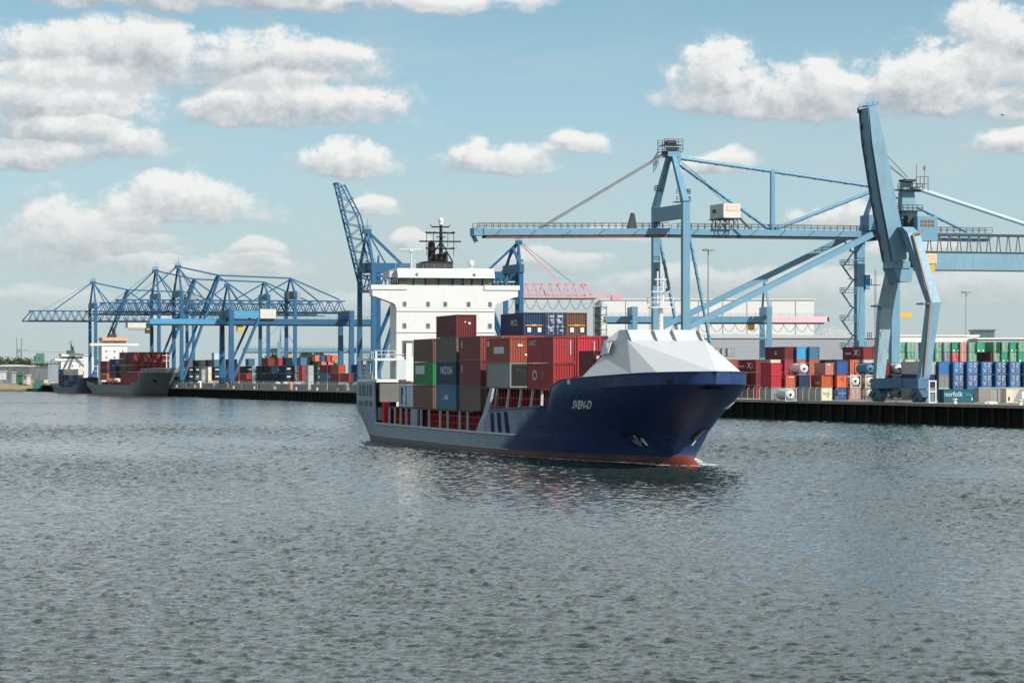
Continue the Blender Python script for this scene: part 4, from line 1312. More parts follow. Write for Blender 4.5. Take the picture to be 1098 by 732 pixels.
# sixth bay: the red ones
deck(28.6, 7.0, ZF, 2.62, (0.36, 0.035, 0.04), 'front', 'red container with faded emblem, lower of the outer red pair by the bow', [('side', 'O', 1.5, -2.6, 1.3, FADE), ('sidebox', 0.6, 2.4, 1.0, 1.9, plain('brownish', (0.22, 0.05, 0.03)))])
deck(28.6, 7.0, ZF + 2.64, 2.7, 'red', 'front', 'bright red container with small white letters, upper of the outer red pair by the bow', [('side', 'UASC', 0.75, -3.6, 2.1, FADE), ('sidev', 'GLD', 0.8, 1.0, 1.3, plain('brownish', (0.22, 0.05, 0.03))), ('endbox', .55, .65, .8, 2.3, FADE)])
deck(28.6, 4.45, ZF, 2.62, 'red', 'front', 'red container half hidden by the white bow cover, lower of the inner red pair')
deck(28.6, 4.45, ZF + 2.64, 2.7, 'red', 'front', 'red container with an orange line low on its end, upper of the inner red pair', [('endbox', -1.0, 0.3, .35, .43, YEL), ('endbox', .5, .62, 1.0, 2.2, FADE)])
deck(17.2, 5.6, 8.64, 2.6, 'maroon', 'front', 'small dark maroon container tucked behind the white bow cover', [('endbox', -.95, -.6, 1.5, 2.1, FADE)], L=6.06)

# ------------------------------------------------------------------ the yard on the right
NUM = ['first', 'second', 'third', 'fourth', 'fifth', 'sixth', 'seventh', 'eighth', 'ninth', 'tenth', 'eleventh', 'twelfth', 'thirteenth', 'fourteenth', 'fifteenth']
YROT = math.atan2(-math.cos(QA), math.sin(QA))
YF = Vector((math.sin(QA), -math.cos(QA), 0)); YE = Vector((math.cos(QA), math.sin(QA), 0))


def yard(xc, s, tier, H, col, end, label, group, L=6.06, decals=(), z=None, kind='box', endcol=None):
    p = P(xc, HY, s)
    c = Vector((p.x, p.y, (QZ + tier * H + 0.02) if z is None else z)) + YE * 1.22 - YF * (L / 2)
    if kind == 'tank':
        return tank(c, YROT, col, endcol or col, label, group)
    return container(c, YROT, L, H - 0.01, col, end, label, group, decals)


L40, L20 = 12.19, 6.06
STAR = LETTERW
GB = 'containers in the rear row of the right quay yard'
# rear row, four high
for xc, cols, L, where in (
    (781.0, ('dark red', 'maroon', (0.30, 0.06, 0.035)), L40, 'close behind the ship\'s bow'),
    (810.5, ('maroon', 'maroon', 'dark red'), L40, 'with a long dark side, second stack from the bow'),
    (826.5, (None, 'red', 'cream'), L20, 'under the end of the long maroon container'),
    (841.5, (None, 'red', 'red', 'maroon'), L40, 'of the stack beside the bright blue one'),
    (854.6, (None, 'salmon', 'orange', 'bright blue'), L20, 'of the stack topped by bright blue'),
    (868.0, (None, 'rust orange', 'rust orange', 'steel blue'), L20, 'of the stack topped by steel blue'),
    (897.0, (None, 'maroon', 'navy'), L40, 'right of the steel blue topped stack'),
    (911.6, (None, 'orange', 'orange'), L40, 'below the maroon one with a white emblem'),
    (926.0, (None, 'cream', 'white', 'dark red'), L40, 'of the stack next to the crane\'s rusty leg'),
    (957.0, (None, 'white', 'cream'), L40, 'seen between the crane\'s two front legs'),
    (971.0, (None, 'cream', 'cream'), L40, 'behind the crane\'s bent leg'),
    (984.5, (None, 'white', 'cream'), L40, 'just right of the bent crane leg'),
):
    for k, c in enumerate(cols):
        if c is None: continue
        dec = []
        if c == 'dark red': dec = [('sidebox', -4.6, -1.2, 1.15, 1.6, FADE), ('side', 'X', 1.9, 1.6, 1.5, STAR), ('side', ')', 1.6, 3.6, 1.5, FADE)]
        if c == 'maroon' and k == 3: dec = [('sidebox', 0.0, 0.9, 1.0, 1.9, FADE)]
        yard(xc, 4.75, k, 2.9, c, 'front', f'{c if isinstance(c, str) else "reddish"} container, {["lowest", "second", "third", "fourth"][k]} tier {where}', GB, L, dec)
# middle row
GM = 'containers in the middle row of the right quay yard'
def mid(xc, tier, col, where, L=L20, end='front', dec=(), kind='box', endcol=None, H=2.6):
    tn = ['ground tier', 'second tier', 'third tier'][tier]
    if kind == 'tank': yard(xc, 5.1, tier, H, col, end, f'{col} framed tank container with {endcol} vessel, {where}', 'tank containers on the right quay', kind='tank', endcol=endcol)
    else: yard(xc, 5.1, tier, H, col, end, f'{col} container, {tn}, {where}', GM, L, dec)
mid(827.0, 0, 'grey', 'behind the wire fence under the red pair')
mid(827.0, 1, 'red', 'lower of the glossy red pair left of the tanks')
mid(827.0, 2, 'red', 'upper of the glossy red pair left of the tanks')
mid(842.6, 0, 'grey', 'hidden mostly by the white tank')
mid(842.6, 1, 'rust orange', 'with small white lettering left of the navy end', dec=[('endbox', -.6, .6, 2.1, 2.25, LETTERW)])
mid(857.0, 0, 'grey', 'behind the long grey green container')
mid(857.0, 1, 'navy', 'directly under the white round tank end')
mid(857.0, 2, 'steel blue', 'above the navy container', kind='tank', endcol='white')
mid(881.2, 0, 'maroon', 'behind the cream lettered end')
mid(881.2, 1, 'orange', 'bright orange end over the cream lettered one', dec=[('side', 'maxol', 0.95, 0.4, 1.0, LETTERW)])
mid(885.0, 2, 'salmon', 'pinkish end with a dark side above the orange end', dec=[('endbox', -.8, -.1, 2.1, 2.25, LETTERW)])
mid(897.6, 0, 'royal blue', 'with white bars, lowest of the stack with two blue ends', dec=[('endbox', -.9, .9, 1.3, 1.36, LETTERW), ('endbox', -.03, .03, .3, 2.2, LETTERW)])
mid(897.6, 1, 'orange', 'between two blue ends', dec=[('endbox', -.5, .4, 1.7, 1.9, RUSTM), ('endbox', .1, .3, 1.2, 1.7, RUSTM)])
mid(897.6, 2, 'royal blue', 'plain blue end topping the stack left of the grey tank', H=2.72)
mid(911.5, 0, 'salmon', 'pink red doors left of the crane foot', end='door')
mid(911.9, 1, 'white', 'stacked on the pink red doors', kind='tank', endcol='white')
mid(928.0, 2, 'navy', 'topmost beside the rusty crane leg', kind='tank', endcol='steel blue')
mid(928.0, 1, 'cream', 'in the middle beside the rusty crane leg', kind='tank', endcol='cream')
mid(928.0, 0, 'grey', 'lowest beside the rusty crane leg', kind='tank', endcol='cream')
mid(944.0, 1, 'navy', 'hidden behind the rusty crane leg')
mid(944.0, 2, 'maroon', 'peeping out behind the rusty crane leg')
mid(959.0, 2, 'purple', 'high between the two crane legs', kind='tank', endcol='white')
mid(959.0, 1, 'grey', 'behind the crane\'s blue sill beam')
mid(958.5, 0, 'grey', 'low under the crane\'s blue sill beam', kind='tank', endcol='grey')
mid(971.6, 2, 'cream', 'with a red line by the bent crane leg', dec=[('endbox', -.7, .7, 1.7, 1.9, LETTERB), ('endbox', -.6, .6, .7, .95, SIGNRED)])
mid(971.6, 1, 'navy', 'behind the sill beam at the bent crane leg')
# front row at the fence
GF = 'containers standing in the front row at the quay edge'
p = yard(842.0, 5.42, 0, 2.7, 'light grey', 'front', 'white framed tank container with a white round end behind the wire fence', 'tank containers on the right quay', kind='tank', endcol='white')
yard(880.2, 5.42, 0, 2.75, (0.27, 0.28, 0.24), 'front', 'long grey green container with a cream end with black lettering', GF, L40,
     [('endbox', -1.08, 1.08, 0.2, 2.58, plain('cream_end', (0.66, 0.60, 0.46))), ('end', 'BULK', 0.62, 0, 1.5, LETTERB), ('end', 'TX', 0.5, 0.1, .95, LETTERB)])
# blue doors on the right
GBL = 'blue containers with white marked doors on the right quay'
for i, xc in enumerate((992.0, 1007.0, 1022.2, 1037.4, 1052.6, 1067.8, 1083.0, 1098.2, 1113.4)):
    for k in (0, 1, 2):
        nth = NUM[i - 2] if i > 1 else ''
        if i == 0: c, e, lb = (('grey', 'front'), ('navy', 'front'), ('light grey', 'door'))[k] + (('grey container on the ground behind the white portal frame', 'navy container under the pale grey doors', 'pale grey container doors topping the stack right of the bent crane leg')[k],)
        elif i == 1: c, e, lb = (('light grey', 'door'), ('grey', 'front'), ('bright blue', 'front'))[k] + (('pale grey doors low beside the teal box', 'dull grey container end under the plain bright blue one', 'plain bright blue container end left of the marked blue doors')[k],)
        else: c, e, lb = ('royal blue', 'door', f'blue container with white doors, {["ground", "second", "top"][k]} tier, {nth} stack from the plain blue end')
        if k == 0 and i > 3: continue
        if c == 'royal blue': c = (0.03, 0.14, 0.36)
        if c == 'bright blue': c = (0.025, 0.19, 0.50)
        yard(xc, 5.2, k, 2.66, c, e, lb, GBL if i > 1 else GM, L40)
# far green wall of boxes
GG = 'containers in the far row with green ends'
cg = {4: ['sea green', 'mint green', 'mint green', 'sea green', 'salmon', 'mint green', 'sea green', None, 'mint green', 'mint green', 'sea green', 'mint green'],
      3: ['mint green', 'mint green', 'purple', 'bright red', 'salmon', 'mint green', None, None, 'mint green', 'sea green', 'mint green', 'sea green'],
      2: ['sea green', 'mint green', 'sea green', 'mint green', 'salmon', 'mint green', 'sea green', 'salmon', 'salmon', 'mint green', 'mint green', 'sea green']}
for k in (2, 3, 4):
    for i, c in enumerate(cg[k]):
        if c is None: continue
        e = 'front' if c == 'sea green' else 'door'
        yard(994.2 + 8.9 * i, 3.8, k, 2.9, c, e, f'{c} container, far row, {["", "", "lowest visible", "lower", "upper"][k]} tier, {NUM[i]} from the bent crane leg', GG, L20, [('endbox', -.9, -.5, .3, .7, LETTERW), ('endbox', .5, .9, .3, .7, LETTERW)] if e == 'front' else ())
    for i, xc in enumerate((950.0, 963.5, 972.5)):
        c = ('mint green', 'mint green', 'sea green')[(i + k) % 3]
        yard(xc, 3.8, k, 2.9, c, 'door', f'{c} container, far row, {["", "", "lowest visible", "lower", "upper"][k]} tier, {NUM[i]} between the front crane legs', GG)
yard(1069.3, 3.8, 4, 2.9, 'dark green', 'front', 'long dark green container with white lettering on the far row', GG, 17.0, [('side', 'Sea-F', 1.9, -1.0, 1.45, LETTERW)])
yard(1062.5, 3.8, 3, 2.9, 'maroon', 'front', 'long dark maroon container under the dark green one on the far row', GG, 17.0)
for i, xc in enumerate((767.5, 773.8, 780.0)):
    yard(xc, 3.4, 4, 2.75, 'grey', 'door', f'dark grey container doors behind the ship\'s bow cover, {NUM[i]} of three from it', 'dark grey containers behind the bow cover')
# things at the quay edge
SROT = QA


def sideon(x0, s, L, H, col, label, decals=(), cat=None, end='front'):
    p = P(x0, HY, s); c = Vector((p.x, p.y, QZ + 0.18)) + YE * (L / 2) - YF * 1.22
    return container(c, SROT, L, H, col, end, label, 'containers lying broadside at the quay edge', decals)


sideon(1012.0, 5.93, 6.06, 2.5, 'teal', 'teal container lying broadside at the quay edge with large pale lettering', [('side', 'norfolk', 1.25, -1.15, 1.55, plain('teal_lettering', (0.30, 0.45, 0.50))), ('side', 'line', 0.9, 1.9, 1.5, plain('teal_faint', (0.06, 0.22, 0.28))), ('sidebox', 2.5, 2.62, .4, 1.0, LETTERW)])
sideon(1049.5, 5.75, 5.3, 2.6, 'grey', 'dull grey corrugated container broadside between the teal and cream ones', [('sidebox', -2.6, -0.1, .2, 2.5, plain('shadow_grey', (0.20, 0.20, 0.19))), ('sidebox', 1.2, 1.28, .2, 2.5, BLACKP)])  # darker plate on the left half paints the shadow lying there
t = sideon(1079.0, 5.93, 6.06, 2.6, (0.70, 0.63, 0.50), 'cream container broadside with a grey slanted band and a white clover emblem')
m = MB(); y = -1.22 + .03
m.add([(-1.0 + a, y, z) for a, z in ((-0.6, .2), (2.6, .2), (3.7, 2.45), (0.6, 2.45))], [(0, 1, 2, 3)]); m.build('band', plain('band_grey', (0.22, 0.24, 0.25)), t)
m = MB()
for a, b in ((-.32, -.32), (.32, -.32), (-.32, .32), (.32, .32)):
    n = 12; vs = [(0.75 + a + .36 * math.cos(6.283 * i / n), y - .012, 1.4 + b + .36 * math.sin(6.283 * i / n)) for i in range(n)]
    m.add(vs, [tuple(range(n))])
m.build('emblem', LETTERW, t)
m = MB(); m.box(-2.6, -2.3, y - .02, y, .4, 1.1); m.build('vent', BLACKP, t)

# ------------------------------------------------------------------ ship-to-shore cranes
# local frame of a crane: x inland, y along the quay away from us, z up from the quay; the origin lies midway between the two waterside legs
CROT = QA


def bogies(root, pts, mat=None):
    for (x, y) in pts:
        m = MB()
        m.box(x - 0.5, x + 0.5, y - 2.6, y + 2.6, 1.0, 1.7)
        m.prism([(-1.6, 1.7), (1.6, 1.7), (0.5, 2.7), (-0.5, 2.7)], lambda u, v, t: (t, y + u, v), x - 0.45, x + 0.45)
        for k in (-2.0, -0.7, 0.7, 2.0): m.tube((x - 0.25, y + k, 0.62), (x + 0.25, y + k, 0.62), 0.42, 10)
        for k in (-1.35, 1.35): m.box(x - .42, x + .42, y + k - .95, y + k + .95, 0.55, 1.05)
        m.build('bogie', mat or DARKM, root)


def crane_truss(loc, label, rot=CROT, boom_up=None, mat=CBLUE_FAR, boom_mat=None, cab_at=-10.0, boom_len=34.0, back=71.0, house_at=None, trolley=True, group=None, name='container_crane', loops=False, plain_back=False):
    boom_mat = boom_mat or mat
    root = thing(name, label, 'crane', loc, rot, group)
    zb, zt = 31.6, 36.3
    G = 48.0
    for (x, y) in ((0, -9), (0, 9), (G, -8.5), (G, 8.5)):
        m = MB(); m.vbar((x, y, 2.4), (x, y, 38.0), 1.5, 1.3, 1.35, 1.1); m.build('leg', mat, root)
    for x in (0, G):
        m = MB(); m.box(x - .8, x + .8, -10.5, 10.5, 3.0, 4.6); m.build('sill_beam', mat, root)
        m = MB(); m.box(x - .75, x + .75, -9.5, 9.5, 37.6, 40.2); m.build('portal_beam', mat, root)
    bogies(root, [(0, -9), (0, 9), (G, -8.5), (G, 8.5)])
    m = MB()
    for s in (-1, 1): m.bar((0, s * 8.5, 39.5), (0.2, s * 0.6, 50.4), 0.85, 0.95, 0.6, 0.7)
    m.bar((7, -1.5, 38), (0.4, 0, 50.0), .45, .45)
    m.box(-1.0, 1.2, -1.6, 1.6, 49.6, 50.9)
    m.build('apex_frame', mat, root)
    m = MB(); m.rail((-1.0, -1.6, 50.9), (1.2, -1.6, 50.9), 1.1, 1.1); m.rail((-1.0, 1.6, 50.9), (1.2, 1.6, 50.9), 1.1, 1.1); m.tube((0.3, 0, 50.9), (0.3, 0, 54.5), 0.06, 5); m.build('apex_rail', mat, root)
    m = MB()
    for s in (-1, 1): m.bar((G, s * 8.0, 39.5), (G - .2, s * 0.6, 45.6), 0.8, 0.8, .6, .6)
    m.build('rear_apex_frame', mat, root)
    if plain_back:
        m = MB(); m.bar((0.4, 0, 50.2), (11.5, 0, 39.9), .8, .8); m.build('backstay', mat, root)
        m = MB(); m.box(-1.0, 13.5, -2.6, 2.6, 37.2, 40.3); m.build('winch_beam', mat, root)
        for s in (-1, 1):
            m = MB(); m.bar((0.6, s * 9.0, 3.5), (13.0, s * 3.0, 37.0), 1.25, 1.0); m.build('diagonal_brace', mat, root)
    else:
        for s in (-1, 1):
            m = MB(); m.bar((0.6, s * 9.0, 3.5), (17.0, s * 3.0, 46.2), 0.95, 0.85); m.build('diagonal_brace', mat, root)
        m = MB()
        m.bar((0.4, 0, 50.2), (17, 0, 46.8), 0.62, 0.62); m.bar((17, 0, 46.8), (G, 0, 45.8), 0.62, 0.62); m.bar((G, 0, 45.8), (back - 2, 0, 37.0), 0.55, 0.55)
        m.bar((17, -2.2, 46.6), (17, 2.2, 46.6), .8, .8)
        m.build('top_tie', mat, root)
        for a, b in (((0.6, 0, 49.4), (11.5, 0, zt)), ((17, 0, 46.4), (11.8, 0, zt)), ((17, 0, 46.4), (31.5, 0, zt)), ((G, 0, 45.4), (32.0, 0, zt)), ((G, 0, 45.4), (60, 0, zt))):
            m = MB(); m.bar(a, b, 0.55, 0.55); m.build('web_member', mat, root)
    m = MB(); m.truss((-0.5, 0, zb), (back, 0, zb), 5.0, zt - zb, 17, 0.5, 0.32)
    m.build('girder', mat, root)
    m = MB(); m.box(1.0, back + 4, -2.0, 2.0, zb - 0.65, zb - 0.3); m.rail((0, -3.4, zb + .2), (back, -3.4, zb + .2), 1.1, 3.5, .05); m.build('trolley_rail', DARKM, root)
    # boom
    bt = boom_mat
    if boom_up is None:
        m = MB(); m.truss((-boom_len, 0, zb), (-1.2, 0, zb), 4.6, zt - zb, 8, 0.45, 0.28); m.bar((-boom_len - 3.2, -1.8, zb - .2), (-boom_len, -1.8, zb - .2), .35, .35); m.bar((-boom_len - 3.2, 1.8, zb - .2), (-boom_len, 1.8, zb - .2), .35, .35)
        m.bar((-boom_len - 3.2, -1.8, zb - .2), (-boom_len - 3.2, 1.8, zb - .2), .3, .3); m.bar((-boom_len - 3.0, -1.8, zb), (-boom_len + 1, -1.8, zt), .3, .3); m.bar((-boom_len - 3.0, 1.8, zb), (-boom_len + 1, 1.8, zt), .3, .3)
        m.build('boom', bt, root)
        m = MB(); m.box(-boom_len - 3, -1, -1.9, 1.9, zb - .65, zb - .3); m.rail((-boom_len, -3.2, zb + .1), (-1, -3.2, zb + .1), 1.0, 3.0, .04); m.build('boom_rail', DARKM if bt is mat else RUSTM, root)
        for s in (-1, 1):
            m = MB(); m.bar((-0.3, s * 0.8, 50.2), (-boom_len * 0.62, s * 1.6, zt + .1), 0.30, 0.34); m.build('forestay', mat if bt is mat else bt, root)
        m = MB(); m.bar((-0.3, 0.3, 50.6), (-boom_len * 0.8, 0.3, zt + .1), 0.09, 0.09); m.bar((-0.3, -0.3, 50.6), (-boom_len * 0.8, -0.3, zt + .1), 0.09, 0.09); m.build('hoist_rope', CABLE, root)
    else:
        an = R(boom_up); ca, sa = math.cos(an), math.sin(an)
        hx, hz = -1.5, zb
        def T(x, y, z):          # boom frame: x outward, z upward of the lowered boom -> raised
            return (hx - x * ca + z * sa, y, hz + x * sa + z * ca)
        m = MB(); n = 8; Lb = boom_len
        for s in (-1, 1):
            y = s * 2.3
            m.bar(T(0, y, 0), T(Lb, y, 0), .5, .5); m.bar(T(0, y, 4.7), T(Lb * .66, y, 4.7), .42, .42); m.bar(T(Lb * .66, y, 4.7), T(Lb - 1, y, 2.0), .4, .4)
            for i in range(n):
                zt_ = lambda q: 4.7 if q < .66 else 4.7 - 2.7 * (q - .66) / .34
                q0, q1, q2 = i / n, (i + .5) / n, (i + 1) / n
                m.bar(T(Lb * q0, y, 0), T(Lb * q1, y, zt_(q1)), .24, .24); m.bar(T(Lb * q1, y, zt_(q1)), T(Lb * q2, y, 0), .24, .24)
        for i in range(13):
            q = i / 12; m.bar(T(Lb * q, -2.3, 0), T(Lb * q, 2.3, 0), .28, .28)
            if q < .9: m.bar(T(Lb * q, -2.3, 4.0), T(Lb * q, 2.3, 4.0), .22, .22)
            if i < 12: m.bar(T(Lb * q, -2.3, 0), T(Lb * (q + 1 / 12), 2.3, 0), .2, .2)
        m.bar(T(Lb, -2.8, -.2), T(Lb, 2.8, -.2), .4, .5)
        m.build('boom', bt, root)
        m = MB(); m.box(*[v for v in (hx - .2, hx + 4.6, -2.8, 2.8, hz - .6, hz - .1)]); m.build('hinge_platform', DARKM, root)
        m = MB()
        for s in (-1, 1): m.bar((0, s * .8, 50.0), T(Lb * .55, s * 2.0, 4.6), .12, .12)
        m.build('folded_stay', mat, root)
    m = MB()
    for k in range(10): m.bar((1.5, -1.2, 40 + k), (1.5, -0.5, 40 + k), .06, .06)
    m.rail((0.9, -8.2, 40.2), (0.9, 8.2, 40.2), 1.1, 2.0, .04); m.box(-1.5, -.8, -2.4, -1.2, 43.5, 44.6)
    m.build('ladder', YELLOW if boom_up is None else mat, root)
    if trolley:
        m = MB(); m.box(cab_at - 4.4, cab_at + 4.4, -3.2, 3.2, zb - 3.3, zb - 0.8); m.build('trolley', CABINW, root)
        m = MB()
        for k in range(6): m.bar((cab_at - 4 + 1.6 * k, -3.0, zb - .8), (cab_at - 4 + 1.6 * k, -3.0, zb + 1.0), .14, .14); m.bar((cab_at - 4 + 1.6 * k, -3.0, zb - 4.3), (cab_at - 4 + 1.6 * k, -3.0, zb - 3.3), .14, .14)
        m.box(cab_at - 4.4, cab_at + 4.4, -3.4, -2.8, zb - 4.45, zb - 4.25); m.build('trolley_frame', DARKM, root)
        m = MB(); m.box(cab_at + 4.8, cab_at + 8.2, -1.6, 1.4, zb - 6.0, zb - 3.6); m.box(cab_at + 5.4, cab_at + 7.8, -1.2, 1.0, zb - 3.6, zb - 1.0); m.build('operator_cab', DARKM, root)
        m = MB(); m.box(cab_at + 5.0, cab_at + 8.4, -1.9, -1.7, zb - 4.3, zb - 3.7); m.box(cab_at + 8.3, cab_at + 9.6, -1.5, 0, zb - 6.1, zb - 5.2); m.build('cab_panel', YELLOW, root)
    if house_at is not None:
        m = MB(); m.box(house_at, house_at + 4.6, -2.6, 2.6, zt + .6, zt + 4.0); m.build('machinery_house', CABING, root)
    if loops:
        m = MB()
        for y in (-2, 2): m.bar((-boom_len - 11.5, y, zb + .1), (-boom_len, y, zb + .1), .35, .5); m.bar((-boom_len - 9.5, y, zb + .3), (-boom_len + .4, y, zt - .4), .16, .16)
        m.rail((-boom_len - 11.5, -2, zb + .3), (-boom_len, -2, zb + .3), 1.1, 1.6, .06); m.box(-boom_len - 12, -boom_len - 8.6, -2.3, 2.3, zb - 1.0, zb + .7)
        m.build('boom_walkway', bt, root)
        m = MB(); n = 9
        for i in range(n):
            x0 = -boom_len + 31.5 - (i + 1) * 3.85 - 3
            pts = [(x0 + 3.85 * k / 8, -2.2, zb - .7 - 3.3 * math.sin(math.pi * k / 8) ** .75) for k in range(9)]
            for a, b in zip(pts, pts[1:]): m.bar(a, b, .13, .13)
        m.build('festoon_cable', CABLE, root)
    return root


def crane_at(px, t_off=0.0, inland=3.0, s=None):
    """origin of a crane whose waterside legs stand on the quay at photo column px"""
    r = (px - HX) / FPX
    q0 = quay(0, inland)
    t = (q0.x - r * q0.y) / (r * QD.y - QD.x)
    return quay(t, inland, QZ)


def strake_tube(m, p, q, r):
    m.tube(p, q, r, 12); m.helix(p, q, r, 0.07, r * 9)


# ---- the three lattice cranes and the low one on the far left, the one with its boom raised
GT = 'blue lattice boom container cranes on the far quay'
crane_truss(crane_at(99.5), 'leftmost blue lattice crane, its boom reaching out past the white bridge houses', cab_at=21.0, boom_len=31.0, group=GT)
crane_truss(crane_at(166.5), 'middle blue lattice crane, between the leftmost one and the tallest looking one', cab_at=3.0, boom_len=24.0, group=GT, mat=CBLUE_FAR, house_at=13.0)
crane_truss(crane_at(190.5), 'blue lattice crane beside the grey moored ship\'s bow, its peak highest of its group', cab_at=26.0, boom_len=26.0, group=GT, mat=CBLUE_FAR, trolley=False, house_at=47.0)
crane_truss(crane_at(393.0), 'blue lattice crane with its boom raised, beside the white bridge house', boom_up=76.0, boom_len=34.5, back=45.0, group='blue cranes with raised booms', trolley=False, plain_back=True)
# the pink boomed crane beyond the yard faces the other way
crane_truss(Vector(((556.5 - HX) / 3.15, FPX / 3.15, QZ)), 'lattice crane with a pink boom and hanging cable loops, seen right of the bridge house', rot=math.pi + R(4), boom_mat=PINK, boom_len=23.0, back=20.0, trolley=False, loops=True, mat=CBLUE_FAR, group='cranes with pink booms', plain_back=True)


def crane_low(loc, label, rot=CROT, mat=CBLUE, boom_mat=None, boom=34.0, G=47.0, back=52.0, zg=24.6, cab=None, loops=False, group=None, bright=True, stays=True):
    """low box girder crane with a wide portal box"""
    root = thing('low_profile_crane', label, 'crane', loc, rot, group)
    for (x, y) in ((0, -9), (0, 9), (G, -9), (G, 9)):
        m = MB(); m.vbar((x, y, 2.0), (x, y, zg + 4.0), 2.2, 1.7, 1.6, 1.3); m.build('leg', mat, root)
    bogies(root, [(0, -9), (0, 9), (G, -9), (G, 9)])
    for x in (0, G):
        m = MB(); m.box(x - .9, x + .9, -10.5, 10.5, 2.4, 4.2); m.build('sill_beam', mat, root)
        m = MB(); m.box(x - 1.0, x + 1.0, -9.6, 9.6, zg + 2.3, zg + 5.4); m.build('portal_beam', mat, root)
    m = MB(); m.box(-0.5, back, -1.9, 1.9, zg, zg + 2.2); m.build('girder', mat, root)
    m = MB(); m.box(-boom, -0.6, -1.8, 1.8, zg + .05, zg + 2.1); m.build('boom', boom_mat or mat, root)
    m = MB(); m.box(-boom + 1, back - 1, -1.5, 1.5, zg - .5, zg - .02); m.build('trolley_rail', DARKM, root)
    m = MB()
    for s in (-1, 1): m.bar((0, s * 8.6, zg + 5.2), (0.4, s * .5, zg + 15.0), .8, .8, .55, .55)
    m.box(-.7, 1.1, -1.2, 1.2, zg + 14.4, zg + 15.6)
    m.build('apex_frame', mat, root)
    for s in (-1, 1) if stays else ():
        m = MB(); m.bar((0.8, s * 9, 4.0), (11.0, s * 7.4, zg + 2.4), 1.1, .9); m.build('diagonal_brace', mat, root)
        m = MB(); m.bar((0.2, s * .5, zg + 15.0), (-boom * .56, s * .9, zg + 2.2), .28, .32); m.build('forestay', mat, root)
        m = MB(); m.bar((0.6, s * .5, zg + 15.0), (9.0, s * 1.0, zg + 2.2), .45, .45); m.build('backstay', mat, root)
    m = MB(); m.rail((-boom + 1, -2.3, zg + 2.2), (back, -2.3, zg + 2.2), 1.1, 3.0, .05); m.build('guard_rail', mat, root)
    if bright:
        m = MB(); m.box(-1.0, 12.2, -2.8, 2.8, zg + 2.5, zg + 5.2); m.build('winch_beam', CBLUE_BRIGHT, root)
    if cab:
        m = MB(); m.box(cab, cab + 6.2, -3, 3, zg + 2.3, zg + 5.9); m.build('machinery_house', CABINW, root)
    m = MB(); m.box(4, 6.2, -1.0, 1.0, zg - 2.6, zg - .55); m.build('operator_cab', YELLOW, root)
    if loops:
        m = MB()
        for i in range(13):
            x0 = -boom + 2 + i * 4.3
            pts = [(x0 + 4.3 * k / 8, -1.9, zg - .55 - 2.6 * math.sin(math.pi * k / 8) ** .8) for k in range(9)]
            for a, b in zip(pts, pts[1:]): m.bar(a, b, .13, .13)
        m.build('festoon_cable', CABLE, root)
        m = MB()
        for k in range(4):
            m.tube((-boom + 1.5 * k - 1, -2.0, zg + .4), (-boom + 1.5 * k - 1, -2.0, zg + 2.0), .35, 6); m.tube((-boom + 1.5 * k - 1, -2.5, zg + 1.4), (-boom + 1.5 * k + .8, -2.5, zg + 1.4), .3, 6)
        m.build('cable_reel', DARKM, root)
    return root


crane_low(crane_at(243.0), 'low bright blue box girder crane between the lattice cranes, its box beam in sunlit blue', mat=CBLUE_FAR, boom=30.0, back=58.0, cab=12.5, group='low box girder cranes', boom_mat=CBLUE_BRIGHT)  # boom and winch beam in brighter blue, their sunlit look put into the colour
crane_low(Vector(((821.0 - HX) / 3.05, FPX / 3.05, QZ)), 'low pale blue crane with a pink tip, in front of the white warehouse', rot=math.pi + R(3), mat=CBLUE, boom_mat=PINKPALE, boom=21.5, back=57.0, zg=23.6, loops=True, bright=False, stays=False, group='cranes with pink booms')
crane_low(Vector(((300.0 - HX) / 2.0, FPX / 2.0, QZ)), 'pale blue low crane far behind the left container row', rot=R(2), mat=CBLUE_OLD, boom=20.0, back=62.0, G=42, zg=17.5, bright=False, group='low box girder cranes')


